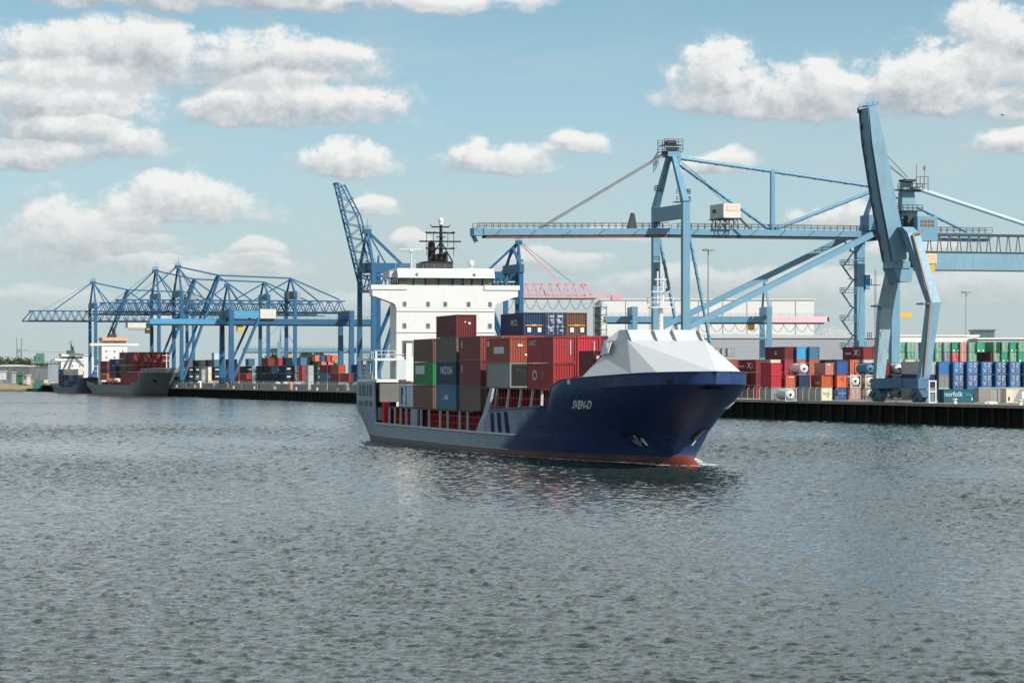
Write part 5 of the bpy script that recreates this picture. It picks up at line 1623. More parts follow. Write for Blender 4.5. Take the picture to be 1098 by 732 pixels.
# ---- the big box boom crane behind the ship's bow
def big_crane():
    c0 = Vector((35.5, 690.0, QZ))
    root = thing('ship_to_shore_crane', 'big light blue crane with its long box boom lowered across the sky', 'crane', c0, CROT)
    mat = CBLUE
    G, zb, zt = 50.0, 35.9, 38.0
    for (x, y) in ((0, -10), (0, 10)):
        m = MB(); m.vbar((x, y, 2.4), (x, y, 43.4), 1.7, 1.5, 1.6, 1.45); m.build('leg', mat, root)
    for (x, y) in ((G, -10), (G, 10)):
        m = MB(); m.vbar((x, y, 2.4), (x, y, 37.0), 2.0, 1.8); m.build('leg', mat, root)
    bogies(root, [(0, -10), (0, 10), (G, -10), (G, 10)])
    for x in (0, G):
        m = MB(); m.box(x - .9, x + .9, -11.5, 11.5, 2.8, 4.6); m.build('sill_beam', mat, root)
    m = MB(); m.box(-.8, .8, -10.7, 10.7, 39.9, 43.0); m.build('portal_beam', mat, root)
    m = MB(); m.box(G - .9, G + .9, -10.7, 10.7, 36.0, 38.6); m.build('portal_beam', mat, root)
    for s in (-1, 1):
        m = MB(); m.bar((0, s * 10, 43.2), (0.2, s * 1.4, 54.4), 1.55, 1.4, 1.0, 1.0, up=(1, 0, 0)); m.build('apex_leg', mat, root)
    m = MB(); m.box(-1.3, 1.6, -2.2, 2.2, 54.0, 55.2); m.box(-.8, 2.2, -.8, .8, 53.0, 56.2); m.build('apex_head', mat, root)
    m = MB()
    for z in (55.2, 56.7):
        for y in (-2.2, 2.2): m.rail((-2.2, y, z), (2.2, y, z), 1.2, 1.1, .06)
        m.box(-2.2, 2.2, -2.2, 2.2, z - .08, z)
    m.box(-1.0, 1.0, -1.2, 1.2, 56.7, 57.6)
    m.build('apex_platform', DARKM, root)
    # boom and girder: one long box
    dz = -0.7
    def box_run(x0, x1, z0, z1, w):
        m = MB(); d0, d1 = (0, 0)
        if x0 < -1: d0 = dz
        vs = []
        for x, d in ((x0, d0), (x1, d1)):
            for y, z in ((-w, z0), (w, z0), (w, z1), (-w, z1)): vs.append((x, y, z + d))
        m.add(vs, [(0, 1, 2, 3), (7, 6, 5, 4), (0, 4, 5, 1), (1, 5, 6, 2), (2, 6, 7, 3), (3, 7, 4, 0)])
        return m
    fix_normals(box_run(-44.0, -1.0, zb + .7, zt, 1.9).build('boom', mat, root))
    fix_normals(box_run(-.9, 78.0, zb + .7, zt, 1.9).build('girder', mat, root))
    for x0, x1 in ((-43.5, -1.1), (-.8, 77.5)):
        m = box_run(x0, x1, zb + .15, zb + .66, 1.6)
        fix_normals(m.build('trolley_rail', RUSTM if x0 < -2 else DARKM, root))
    m = MB(); m.box(-46.2, -43.9, -1.7, 1.7, zb - .1, zt - .5); m.bar((-46.0, 0, zb), (-45.2, 0, zb - 1.5), .8, .8); m.build('boom_tip', mat, root)
    m = MB()
    m.rail((-45.5, -2.0, zt - .6), (-1, -2.0, zt), 1.15, 1.6, .05); m.rail((-45.5, 2.0, zt - .6), (-1, 2.0, zt), 1.15, 1.6, .05); m.rail((1, -2.0, zt), (78, -2.0, zt), 1.15, 1.6, .05); m.rail((1, 2.0, zt), (78, 2.0, zt), 1.15, 1.6, .05)
    m.build('guard_rail', DARKM, root)
    m = MB()
    for x in list(range(-40, 0, 8)) + list(range(6, 76, 7)):
        m.bar((x, -1.95, zt - .1 + (dz if x < -20 else dz * .3 if x < 0 else 0)), (x - 1.4, -1.95, zb + .75 + (dz if x < -20 else dz * .3 if x < 0 else 0)), .09, .12)
    m.build('panel_seam', DARKM, root)
    m = MB(); m.prism([(-32.2, zt), (-30.0, zt - .2), (-30.6, zt + 3.2), (-31.2, zt + 3.4)], lambda u, v, t: (u + 22, t, v), -.5, .5); m.build('stay_bracket', DARKM, root)
    for s in (-1, 1):
        m = MB(); m.bar((-.8, s * 1.0, 55.0), (-30.6, s * 1.2, zt - .35), .36, .42); m.build('forestay', paint('stay_grey', (.17, .19, .21), .5, .3), root)
    # bracing
    for s in (-1, 1):
        m = MB(); m.bar((0.4, s * 10, 15.6), (G - 4.2, s * 7.0, zb + 1.1), 1.35, 1.25); m.build('diagonal_brace', mat, root)
        m = MB(); m.bar((0, s * 10, 15.6), (-8.0, s * 10, 3.2), .01, .01); 
        m = MB(); strake_tube(m, (0.9, s * 10, 36.2), (6.6, s * 10, 8.5), 0.36); m.build('brace_pipe', mat, root)
    A, B = (0.8, 0, 54.0), (G, 0, 48.2)
    for a, b, r in ((A, (24.5, 0, 51.3), .42), ((24.5, 0, 51.3), B, .42), ((1.0, 0, 53.2), (23.6, 0, zt + .3), .42), ((25.4, 0, zt + .3), (G - .6, 0, 47.4), .42), (B, (72.5, 0, zt + .3), .42)):
        m = MB(); strake_tube(m, a, b, r); m.build('truss_pipe', mat, root)
    m = MB(); m.vbar((24.5, 0, zt), (24.5, 0, 51.6), .95, .95, .85, .85); m.build('king_post', mat, root)
    m = MB()
    for s in (-1, 1): m.bar((G, s * 9, 38.6), (G, s * .6, 48.6), 1.0, 1.0, .7, .7)
    m.build('rear_apex_frame', mat, root)
    for x in (23.9, 25.1):
        m = MB(); m.bar((x, -1.2, zt), (x, 1.2, zt + .9), .4, .9); m.build('pipe_shoe', mat, root)
    m = MB(); m.tube((1, .4, 54.4), (13.2, .4, zt + 6.0), .05, 5); m.tube((1, -.4, 54.4), (13.8, -.4, zt + 6.0), .05, 5); m.build('hoist_rope', CABLE, root)
    # winch house on its trestle
    m = MB(); m.box(11.0, 15.0, -4.6, 4.2, zt + 2.4, zt + 5.6); h = m.build('winch_house', paint('winch_house_pale', (0.56, 0.55, 0.50), 0.5, 0.25, (0.3, 0.2, 0.15), 0.1, 0.12), root)
    m = MB(); m.box(11.6, 14.6, -4.66, -4.58, zt + 3.9, zt + 5.1); sg = m.build('sign_board', paint('sign_peach', (0.66, 0.42, 0.33), 0.5, .15, var=.1), h)
    lettering('KONE', 0.75, lambda u, v: (13.1 + u, -4.69, zt + 4.5 + v), LETTERW, h, .01)
    m = MB(); m.box(10.92, 11.02, 0.4, 2.4, zt + 3.7, zt + 4.5); m.build('vent_opening', BLACKP, h)
    m = MB()
    for x in (11.3, 14.6):
        for y in (-4.0, -1.4, 1.4, 3.6): m.vbar((x, y, zt), (x, y, zt + 2.4), .16, .16)
    for y in (-4.0, 3.6):
        m.bar((11.3, y, zt), (13, y, zt + 2.4), .13, .13); m.bar((14.6, y, zt), (13, y, zt + 2.4), .13, .13); m.bar((11.3, y, zt + 2.4), (13, y, zt), .13, .13); m.bar((14.6, y, zt + 2.4), (13, y, zt), .13, .13)
    m.box(10.8, 15.4, -4.8, 4.4, zt + 2.2, zt + 2.4)
    m.bar((15.2, -3.8, zt + 2.3), (17.6, -3.8, zt), .12, .5)
    m.build('trestle', DARKM, root)
    # ladders, stairs, cabinets
    m = MB()
    for k in range(12):
        z = 43.6 + .9 * k
        m.bar((-1.3, 6.8 - .62 * k, z), (-1.3, 6.0 - .62 * k, z), .07, .07)
    m.box(-2.0, -.4, 2.6, 5.2, 46.6, 46.72); m.rail((-2.0, 2.6, 46.7), (-2.0, 5.2, 46.7), 1.1, .8, .05); m.rail((-2, 5.2, 46.7), (-.4, 5.2, 46.7), 1.1, .8, .05)
    m.rail((-2.2, 2.0, 52.2), (-2.2, 5.0, 50.8), 3.2, 1.0, .06)
    m.build('apex_ladder', DARKM, root)
    m = MB(); m.box(.4, 3.6, -3.2, -.2, 43.8, 43.95)
    for z in (43.95, 45.6): m.rail((.4, -3.2, z), (3.6, -3.2, z), 1.1, .8, .06); m.rail((3.6, -3.2, z), (3.6, -.2, z), 1.1, .8, .06)
    m.bar((2, -1.6, 43.9), (1.0, -1.0, 52.5), .1, .6); m.build('access_platform', DARKM, root)
    # zig-zag stairs up the rear leg
    m = MB()
    for k in range(5):
        z = 5 + 6.4 * k
        m.box(G - 4.2, G - 1.0, 8.8, 11.6, z, z + .12); m.rail((G - 4.2, 8.8, z + .12), (G - 1, 8.8, z + .12), 1.1, 1, .06); m.rail((G - 4.2, 8.8, z + .12), (G - 4.2, 11.6, z + .12), 1.1, 1, .06)
        m.bar((G - 4.0, 9.6, z), (G - 1.6, 9.6, z + 3.2), .8, .16); m.bar((G - 1.6, 10.8, z + 3.2), (G - 4.0, 10.8, z + 6.4), .8, .16)
        m.box(G - 2.4, G - 1.0, 8.8, 11.6, z + 3.2, z + 3.3); m.bar((G - 4.1, 9, z - 1.4), (G - 1, 9, z), .1, .1)
    m.build('stair_tower', CBLUE, root)
    m = MB(); m.box(G - 3.4, G - .6, -3.6, 1.6, zt + .1, zt + 3.6); m.rail((G - 3.4, -3.6, zt + 3.6), (G - .6, -3.6, zt + 3.6), 1.2, 1, .06); m.build('switch_house', paint('switch_house_blue', (.10, .22, .34), .5, .3), root)
    m = MB(); m.box(G + 1.0, G + 2.1, 8.6, 10.4, 25.0, 28.4); m.box(G + 1, G + 1.6, 9, 10, 12, 13); m.build('leg_cabinet', CBLUE_BRIGHT, root)
    # spreader hanging under the rear girder
    m = MB()
    for y in (-.8, .8): m.tube((G + 3.0, y, zb), (G + 4.2, y, 21.0), .05, 5); m.tube((G + 6.0, y, zb), (G + 5.0, y, 21.0), .05, 5)
    m.build('hoist_rope', CABLE, root)
    m = MB(); m.box(G + 2.2, G + 8.2, -1.2, 1.2, 18.4, 19.5); m.box(G + 3.8, G + 5.4, -.9, .9, 19.5, 21.2); m.box(G + 2.0, G + 2.6, -1.3, 1.3, 17.8, 18.6); m.build('spreader', YELLOW, root)
    m = MB(); m.box(G + 3.6, G + 4.5, -1.0, 1.0, 19.6, 21.8); m.build('head_block', BLACKP, root)


big_crane()


# ---- the nearest crane with its solid boom raised
def near_crane():
    c0 = Vector((71.6, 570.0, QZ))
    root = thing('ship_to_shore_crane', 'nearest light blue crane with bent legs and its solid box boom raised', 'crane', c0, CROT)
    mat = CBLUE_OLD
    rustleg = paint('crane_blue_rusty', (0.23, 0.35, 0.42), .5, .55, (.18, .10, .07), .85, .25, .16)
    W = 2.3
    def leg(pts, name, mt, wx, wy):
        m = MB()
        ring = []
        for (x, y, z), a, b in zip(pts, wx, wy):
            ring.append([(x + a / 2 * i, y + b / 2 * j, z) for i, j in ((-1, -1), (1, -1), (1, 1), (-1, 1))])
        for r0, r1 in zip(ring, ring[1:]):
            m.add(r0 + r1, [(0, 1, 5, 4), (1, 2, 6, 5), (2, 3, 7, 6), (3, 0, 4, 7)])
        m.add(ring[0], [(3, 2, 1, 0)]); m.add(ring[-1], [(0, 1, 2, 3)])
        bm = m.build(name, mt, root)
        b = bmesh.new(); b.from_mesh(bm.data); bmesh.ops.remove_doubles(b, verts=b.verts[:], dist=.001); bmesh.ops.recalc_face_normals(b, faces=b.faces[:]); b.to_mesh(bm.data); b.free()
        return bm
    # near leg (towards us) and far leg of the waterside frame
    leg([(0.2, -9.6, 3.6), (0.6, -9.9, 5.0), (2.2, -10.6, 18.4), (0.4, -4.6, 31.2), (-.3, -3.6, 32.4)], 'leg', mat, (1.7, 1.9, 2.1, 2.4, 2.2), (1.45, 1.6, 1.9, 2.7, 2.4))
    leg([(0.2, 9.6, 3.6), (0.3, 9.8, 5.0), (1.4, 9.4, 17.8), (0.9, 3.6, 26.6), (0.6, 1.0, 28.6)], 'leg', rustleg, (1.6, 1.8, 2.4, 2.0, 1.9), (1.4, 1.6, 2.0, 2.4, 2.6))
    for y, s in ((-9.7, 1), (9.5, 1)):
        m = MB(); m.box(-.9 + (1.7 if y < 0 else .9) - .9, 1.6 + (1.7 if y < 0 else .6) + .3, y - 1.6, y + 1.5, 18.0, 18.35); m.build('knee_flange', mat, root)
    m = MB(); m.box(-1.0, 1.3, -11.0, 10.8, 2.7, 4.6); m.box(-1.15, -.98, -4, 4, 2.9, 4.4); m.build('sill_beam', paint('crane_blue_dark', (0.06, 0.15, 0.25), .5, .35, rust=.2), root)
    db = paint('bogie_blue', (0.05, 0.11, 0.17), .55, .4, rust=.3)
    bogies(root, [(0, -9.2), (0, 9.2)], db)
    for y in (-9.2, 9.2):
        m = MB(); m.prism([(-3.6, 1.2), (-2.2, 1.0), (1.2, 2.7), (-1.0, 3.0)], lambda u, v, t: (t, y + u, v), -.8, .8); m.prism([(3.6, 1.2), (2.2, 1.0), (-1.2, 2.7), (1.0, 3.0)], lambda u, v, t: (t, y + u, v), -.7, .7)
        fix_normals(m.build('equaliser_beam', db, root))
    # raised boom: solid box, slightly cranked
    def ring(x, z, bw, dp, an):
        ca, sa = math.cos(an), math.sin(an)
        return [(x, bw / 2, z), (x, -bw / 2, z), (x + dp * sa, -bw / 2, z + dp * ca), (x + dp * sa, bw / 2, z + dp * ca)]
    an = R(80)
    rs = [ring(-2.1, 26.0, 4.9, 2.9, an), ring(-4.6, 38.0, 4.9, 2.9, an), ring(-6.3, 48.0, 4.8, 2.5, an), ring(-6.9, 54.4, 4.4, 1.5, an)]
    m = MB()
    for a, b in zip(rs, rs[1:]): m.add(a + b, [(0, 1, 5, 4), (1, 2, 6, 5), (2, 3, 7, 6), (3, 0, 4, 7)])
    m.add(rs[0], [(3, 2, 1, 0)]); m.add(rs[-1], [(0, 1, 2, 3)])
    bo = m.build('boom', mat, root)
    b = bmesh.new(); b.from_mesh(bo.data); bmesh.ops.remove_doubles(b, verts=b.verts[:], dist=.001); bmesh.ops.recalc_face_normals(b, faces=b.faces[:]); b.to_mesh(bo.data); b.free()
    m = MB()
    for z0, z1, x0, x1 in ((26.2, 38.0, -2.26, -4.72), (38.0, 48.0, -4.72, -6.42), (48.0, 54.3, -6.42, -7.02)):
        for y in (2.0, -2.0): m.bar((x0, y, z0), (x1, y, z1), .28, .22)
    for k in range(10):
        z = 27.5 + 2.9 * k; x = -2.2 - (z - 26.2) * .205 if z < 38 else -4.7 - (z - 38) * .17
        m.box(x - .14, x - .0, 1.3, 1.9, z, z + 1.0)
    m.build('boom_rail', paint('rail_steel', (.08, .11, .14), .5, .4, rust=.3), root)
    m = MB(); m.bar((-7.2, 0, 54.7), (-5.0, 0, 55.0), 4.2, .16); m.rail((-7.1, -2.0, 54.8), (-5.1, -2.0, 55.0), .5, 1.0, .05); m.rail((-7.1, 2.0, 54.8), (-5.1, 2.0, 55.0), .5, 1.0, .05); m.bar((-5.0, -1, 55.0), (-4.2, -1, 55.3), .16, .16); m.tube((-5.0, 0, 55), (-5.0, 0, 56.4), .05, 5); m.build('boom_tip', CBLUE_BRIGHT, root)
    m = MB(); m.box(-2.1, 1.5, -2.0, 2.4, 24.9, 26.2); m.prism([(-1.9, 25.0), (2.2, 25.0), (1.8, 22.4), (-.4, 22.4)], lambda u, v, t: (u, t, v), -1.8, 3.2); fix_normals(m.build('boom_hinge', mat, root))
    # mast behind the boom
    leg([(1.9, .6, 28.0), (2.0, .6, 33.0), (1.8, .5, 41.2)], 'mast', mat, (4.0, 3.6, 1.9), (3.0, 2.6, 1.4))
    for z in (35.5, 39.4):
        m = MB(); m.box(-.9, 4.0, -1.8, 1.8, z, z + .1); m.rail((-.9, -1.8, z), (4.0, -1.8, z), 1.1, 1, .06); m.build('mast_platform', DARKM, root)
    m = MB()
    for k in range(9): m.bar((-.3, -1.3, 29 + 1.2 * k), (-.3, -.6, 29 + 1.2 * k), .07, .07)
    m.bar((-.3, -1.3, 28.5), (-.3, -1.3, 39.4), .06, .06); m.bar((-.3, -.6, 28.5), (-.3, -.6, 39.4), .06, .06)
    m.build('mast_ladder', DARKM, root)
    m = MB(); m.box(.6, 3.0, -1.4, 1.4, 41.0, 41.4); m.box(3.0, 5.4, -1.2, 1.2, 39.2, 39.3); m.rail((3.0, -1.2, 39.3), (5.4, -1.2, 39.3), 2.6, .8, .05)
    m.build('mast_head', DARKM, root)
    m = MB(); m.tube((3.6, 0, 40), (3.6, 0, 44.3), .06, 5); m.tube((5.2, 0, 40), (5.2, 0, 43.2), .05, 5); m.box(5.05, 5.35, -.1, .1, 43.2, 44.0); m.build('aerial', RUSTM, root)
    m = MB(); m.tube((-4.0, .3, 45.8), (1.4, .3, 41.6), .06, 5); m.tube((-4.2, -.3, 45.0), (1.4, -.3, 41.4), .06, 5); m.tube((-3.8, 0, 47.2), (1.8, 0, 41.8), .06, 5); m.build('hoist_rope', CABLE, root)
    m = MB(); m.tube((2.4, -.8, 40.0), (34.0, -1.6, 30.8), .40, 12); m.build('backstay', paint('stay_pale', (.36, .48, .56), .4, .25), root)
    # girder to the rear with its hanging walkway
    m = MB(); m.box(3.0, 78, -2.2, 2.2, 24.6, 27.9); m.build('girder', mat, root)
    m = MB(); m.box(3.2, 78, -2.35, -2.2, 24.45, 24.7); m.box(3.2, 78, -2.35, -2.15, 27.9, 28.1); m.box(3.2, 78, -2.3, -1.9, 30.9, 31.4); m.build('trolley_rail', DARKM, root)
    m = MB()
    for k in range(24):
        x = 4.6 + 2.0 * k
        m.bar((x + .55, -2.1, 30.9), (x + .2, -2.1, 28.1), .15, .15); m.bar((x + .75, -2.1, 30.9), (x + 1.1, -2.1, 28.1), .15, .15)
    m.build('hanger', paint('hanger_grey', (.10, .12, .13), .6, .4, rust=.4), root)
    m = MB(); m.box(1.6, 5.6, -5.0, -2.0, 29.9, 34.4); m.build('switch_house', CBLUE, root)
    m = MB()
    for i in range(4):
        for j in range(2): m.box(2.2 + .72 * i, 2.7 + .72 * i, -5.06, -4.98, 32.5 + .7 * j, 33.0 + .7 * j)
    m.build('louvre', RUSTM, root)
    m = MB(); m.box(.6, 1.6, -3, -1, 31.4, 34.6); m.rail((.4, -3, 34.6), (1.8, -3, 34.6), .9, .7, .06); m.build('winch_gear', DARKM, root)
    m = MB(); m.box(4.6, 6.6, -2.34, -2.24, 25.8, 27.6); sg = m.build('sign_board', plain('sign_cream', (.66, .56, .42)), root)
    m = MB()
    for i in range(3):
        for j in range(3): m.box(4.75 + .62 * i, 5.2 + .62 * i, -2.37, -2.33, 25.95 + .55 * j, 26.3 + .55 * j)
    m.build('sign_square', paint('sign_orange', (.66, .33, .16), .5, .1), sg)
    m = MB(); m.tube((2.2, -6.2, 31.8), (2.2, -6.2, 32.0), .1, 6)
    pts = [(.0, -6.5, 30.9), (1.0, -12.1, 18.6), (.3, -10.9, 5.2)]
    for a, b in zip(pts, pts[1:]): m.bar(a, b, .35, .35)
    m.bar((0.0, -6.5, 30.9), (2.1, -6.4, 31.6), .35, .35)
    m.build('cable_duct', paint('duct_brown', (.24, .19, .17), .6, .3), root)
    m = MB(); m.box(1.2, 3.0, -8.2, -7.2, 21.5, 23.5); m.box(2.4, 3.4, -8.6, -7.4, 24.0, 25.4); m.build('warning_light', YELLOW, root)
    for z, x in ((22.0, -1.2), (12.0, -1.2)):
        m = MB(); m.box(x - 1.2, x + .6, 7.0, 9.0, z, z + .1); m.rail((x - 1.2, 7, z), (x - 1.2, 9, z), 1.1, .8, .05); m.build('leg_platform', DARKM, root)
    m = MB()
    for k in range(22): m.bar((-.9, 8.4, 5 + .9 * k), (-.9, 9.0, 5 + .9 * k), .06, .06)
    m.bar((-.9, 8.4, 5), (-.9, 8.4, 25), .06, .06); m.bar((-.9, 9.0, 5), (-.9, 9.0, 25), .06, .06); m.build('leg_ladder', DARKM, root)


near_crane()

# ------------------------------------------------------------------ small things at the right quay
def fence():
    t = thing('wire_fence', 'pale wire fence with thin posts along the quay beside the ship\'s bow', 'fence', quay(0, 0, QZ))
    o = quay(0, 0, QZ)
    def L(tt, inl, z):
        p = quay(tt, inl, QZ) - o
        return (p.x, p.y, z)
    mt = plain('fence_galvanised', (0.40, 0.41, 0.40), 0.5)
    x = 70.0
    k = 0
    while x < 240:
        m = MB(); p, q = L(x, 2.2, 0.1), L(x, 2.2, 2.35); m.vbar(p, q, .09, .09)
        m.bar(q, L(x, 2.6, 2.75), .06, .06)
        m.build('post', mt, t); x += 3.4
    m = MB()
    for z in (0.2, 0.75, 1.3, 1.85, 2.3): m.bar(L(70, 2.2, z), L(240, 2.2, z), .025, .025)
    for i in range(240):
        a = 70 + i * .7; m.bar(L(a, 2.2, .15), L(a, 2.2, 2.3), .02, .02)
    m.build('mesh', mt, t)


fence()


def portal_frame():
    p = P(995.6, HY, 5.95)
    t = thing('steel_portal', 'white steel portal frame with two open bays at the quay edge by the bent leg', 'frame', (p.x, p.y, QZ + .16), QA)
    m = MB(); m.box(0, .22, -.11, .11, 0, 4.1); m.box(1.30, 1.52, -.11, .11, 0, 4.1); m.box(.22, 1.30, -.10, .10, 3.86, 4.08); m.box(.22, 1.30, -.10, .10, 1.95, 2.15); m.box(.22, 1.30, -.10, .10, .0, .18)
    m.build('frame', WHITE, t)
    m = MB(); m.box(.3, 1.2, .12, .3, 0.2, 1.9); m.build('control_box', paint('box_blue_grey', (.12, .18, .26), .5, .3), t)


portal_frame()


def heap():
    p = P(1062, HY, 6.15)
    m = bmesh.new(); bmesh.ops.create_icosphere(m, subdivisions=3, radius=1.0)
    rr = random.Random(3)
    for v in m.verts:
        k = 1 + .18 * math.sin(7 * v.co.x + 3) * math.sin(6 * v.co.y) + rr.uniform(-.05, .05)
        v.co = Vector((v.co.x * 1.25 * k, v.co.y * .8 * k, max(-.05, v.co.z * .42 * k)))
    me = bpy.data.meshes.new('tarpaulin'); m.to_mesh(me); m.free()
    o = link('tarpaulin', me, plain('tarpaulin_white', (.62, .61, .57), .7), smooth=False)
    o.location = (p.x, p.y, QZ + .2)
    tag(o, 'crumpled white tarpaulin heap on the quay edge before the cream container', 'tarpaulin')


heap()


def lamp_mast(px, s, top_y, label):
    p = P(px, HY, s); z = HC + (HY - top_y) / s - QZ
    t = thing('lamp_mast', label, 'lamp mast', (p.x, p.y, QZ))
    m = MB(); m.tube((0, 0, 0), (0, 0, z), .42, 8, .2); m.build('pole', plain('mast_grey', (.26, .28, .30), .5), t)
    m = MB(); m.tube((0, 0, z - .3), (0, 0, z), 1.5, 10)
    for i in range(8):
        a = 6.283 * i / 8; m.box(1.5 * math.cos(a) - .4, 1.5 * math.cos(a) + .4, 1.5 * math.sin(a) - .3, 1.5 * math.sin(a) + .3, z - .6, z - .25)
    m.box(-2.0, 2.0, -.3, .3, z - .2, z); m.build('lamp_head', CABING, t)


lamp_mast(759.5, 3.4, 267.0, 'tall grey lamp mast right of the big crane\'s front legs')
lamp_mast(1036.0, 2.9, 312.5, 'tall grey lamp mast above the green containers')

# ------------------------------------------------------------------ sheds and warehouses
def shed(x0, x1, y0, s, depth, label, mat, name='warehouse', roof=None, pitch=0.0, seams=0.0, seam_mat=None, yb=None, rot=0.0, details=None):
    p0, p1 = P(x0, y0, s), P(x1, y0, s)
    w, h = p1.x - p0.x, p0.z - QZ
    t = thing(name, label, 'warehouse', (p0.x, p0.y, QZ), rot)
    m = MB(); m.box(0, w, 0, depth, 0, h); m.build('wall', mat, t)
    m = MB(); m.prism([(-.5, h), (w + .5, h), (w + .5, h + .5), (w / 2, h + .5 + pitch), (-.5, h + .5)], lambda u, v, q: (u, q, v), -.4, depth + .4); fix_normals(m.build('roof', roof or mat, t))
    if seams:
        k = seams
        while k < w - 1:
            m = MB(); m.box(k - .16, k + .16, -.10, -.01, 0, h - .3); m.build('downpipe', seam_mat or CABING, t); k += seams
    if details: details(t, w, h)
    return t


WALLW = paint('cladding_white', (.62, .63, .63), .6, .08, (.5, .48, .44), 0, .05, .05)
WALLG = paint('cladding_grey', (.32, .34, .37), .6, .2, (.25, .25, .25), 0, .1, .08)
WALLG2 = paint('cladding_pale_grey', (.47, .50, .52), .6, .15, (.3, .3, .3), 0, .1, .08)
ROOFW = paint('roof_white', (.74, .73, .70), .6, .1, var=.06, scale=.05)
shed(645, 873, 321.5, 2.55, 90, 'huge white warehouse with thin vertical seams behind the pale blue low crane', WALLW, seams=10.2, seam_mat=plain('seam_grey', (.30, .30, .29)))
def shed_d(t, w, h):
    m = MB()
    for k in range(5): m.box(8 + 24 * k, 14 + 24 * k, -.12, -.02, 5.5, 7.5)
    m.build('window_strip', GLASS, t)
shed(612, 962, 362.5, 2.9, 60, 'long low grey shed behind the stacked containers and the ship\'s bow', WALLG, roof=WALLG2, pitch=1.2, details=shed_d)
shed(962, 1049, 360.5, 3.0, 50, 'low shed with a bright white roof behind the green containers', WALLG, roof=ROOFW, details=lambda t, w, h: MB().box(0, w, -.1, -.02, h - 2.2, h).build('fascia', ROOFW, t))
shed(1049, 1130, 363.5, 3.05, 50, 'low shed with a thin white roof edge at the right of the yard', WALLG, roof=ROOFW)
shed(1046, 1066.5, 354.5, 3.0, 14, 'small dark glazed control cabin on top of the shed roofs', paint('cabin_teal', (.08, .13, .15), .4, .2), name='control_cabin', details=lambda t, w, h: MB().box(1, w - 1, -.1, -.02, h - 2.4, h - .8).build('window_strip', GLASS, t))
shed(560, 612, 352.0, 2.6, 60, 'pale grey shed seen past the top tier of the ship\'s containers', WALLG2)


def scaffold():
    p = P(637.0, HY, 3.2)
    t = thing('stair_tower', 'grey lattice stair tower left of the low pale blue crane', 'stair tower', (p.x, p.y, QZ))
    h = 8.8 + (HY - 328) / 3.2 - QZ
    m = MB()
    for x in (0, 4.2):
        for y in (0, 4.2): m.vbar((x, y, 0), (x, y, h), .3, .3)
    m.build('frame', CABING, t)
    m = MB(); k = 0; z = 0.5
    while z < h - 2.4:
        a, b = ((0, 4.2) if k % 2 == 0 else (4.2, 0))
        m.bar((a, .9, z), (b, .9, z + 2.4), 1.0, .18); m.box(-.4, 4.6, 0, 4.2, z + 2.35, z + 2.5); m.bar((a, 0.1, z + 1), (b, .1, z + 3.4), .1, .1); z += 2.5; k += 1
    m.build('stair_flight', DARKM, t)
    m = MB(); m.box(-.2, 2.2, 1.6, 4.4, 0, h - .4); m.build('core_panel', WALLG, t)


scaffold()


def white_jib():
    p = P(882, HY, 2.7)
    t = thing('mobile_crane', 'white lattice jib of a mobile crane resting low behind the grey shed', 'crane', (p.x, p.y, QZ))
    z = lambda y: HC + (HY - y) / 2.7 - QZ
    m = MB(); m.truss((0, 0, z(357)), (11, 0, z(359.5)), 1.6, 1.5, 8, .22, .14); m.bar((0, 0, z(357)), (4, 0, z(350.5)), .25, .25); m.bar((4, 0, z(350.5)), (11, 0, z(358)), .12, .12); m.build('jib', WHITE, t)
    m = MB(); m.box(-2.5, 2.5, -1.5, 1.5, .8, z(360)); m.build('body', CABING, t)
    for x in (-1.8, 1.8):
        for y in (-1.6, 1.6):
            m = MB(); m.tube((x, y - .3, .75), (x, y + .3, .75), .75, 12); m.build('wheel', BLACKP, t)


white_jib()

# ------------------------------------------------------------------ the yard on the left
def ledge(x): return 2.61 + .00421 * (x - 190)
GLY = 'containers in the yard on the left quay'
def lyard(xc, tiers, end='front', L=L20, note='', H=2.9, s=None):
    s = s or ledge(xc) - .19
    for k, c in tiers:
        tn = {0: 'ground', 1: 'second', 2: 'third', 3: 'fourth', 4: 'fifth'}[k]
        yard(xc, s, k, H, c, end, f'{c} container, {tn} tier, {note}', GLY, L, [('endbox', -.8, .8, 1.4, 2.0, FADE)] if (end == 'front' and c in ('dark navy', 'dark green', 'steel blue') and k < 3) else ())


lyard(202.5, ((0, 'dark navy'), (1, 'dark navy'), (2, 'dark navy'), (3, 'grey brown')), note='next to the grey ship\'s bow', L=L40)
lyard(209.4, ((0, 'dark navy'), (1, 'steel blue'), (2, 'dark navy'), (3, 'dark navy')), note='second stack from the grey ship\'s bow')
lyard(216.2, ((0, 'grey'), (1, 'light grey'), (2, 'light grey'), (3, 'grey')), note='left of the pale cream stack')
lyard(223.2, ((0, 'cream'), (1, 'cream'), (2, 'cream'), (3, 'dark navy')), note='left of the low bright blue crane\'s legs')
lyard(229.8, ((1, 'dark navy'), (2, 'dark navy'), (3, 'steel blue'), (4, 'pale blue')), note='just left of the low crane\'s front leg')
lyard(240.0, ((1, 'cream'), (2, 'salmon')), note='framed by the low crane\'s portal', end='door')
lyard(248.0, ((1, 'dark red'), (2, 'dark navy'), (3, 'dark navy')), note='just right of the low crane\'s legs', L=L40)
lyard(255.4, ((0, 'grey'), (1, 'maroon'), (2, 'maroon')), note='maroon pair right of the low crane', L=L40)
lyard(264.0, ((0, 'grey'), (1, 'dark red'), (2, 'dark navy')), note='between the maroon pair and the white tanks', L=L40)
lyard(266.5, ((3, 'steel blue'),), note='alone on top left of the white tanks')
for k in (1, 2):
    yard(273.6, ledge(273.6) - .19, k, 2.9, 'navy', 'front', f'white round tank end among navy containers on the left quay, {["", "lower", "upper"][k]} of two', 'tank containers on the left quay', kind='tank', endcol='white')
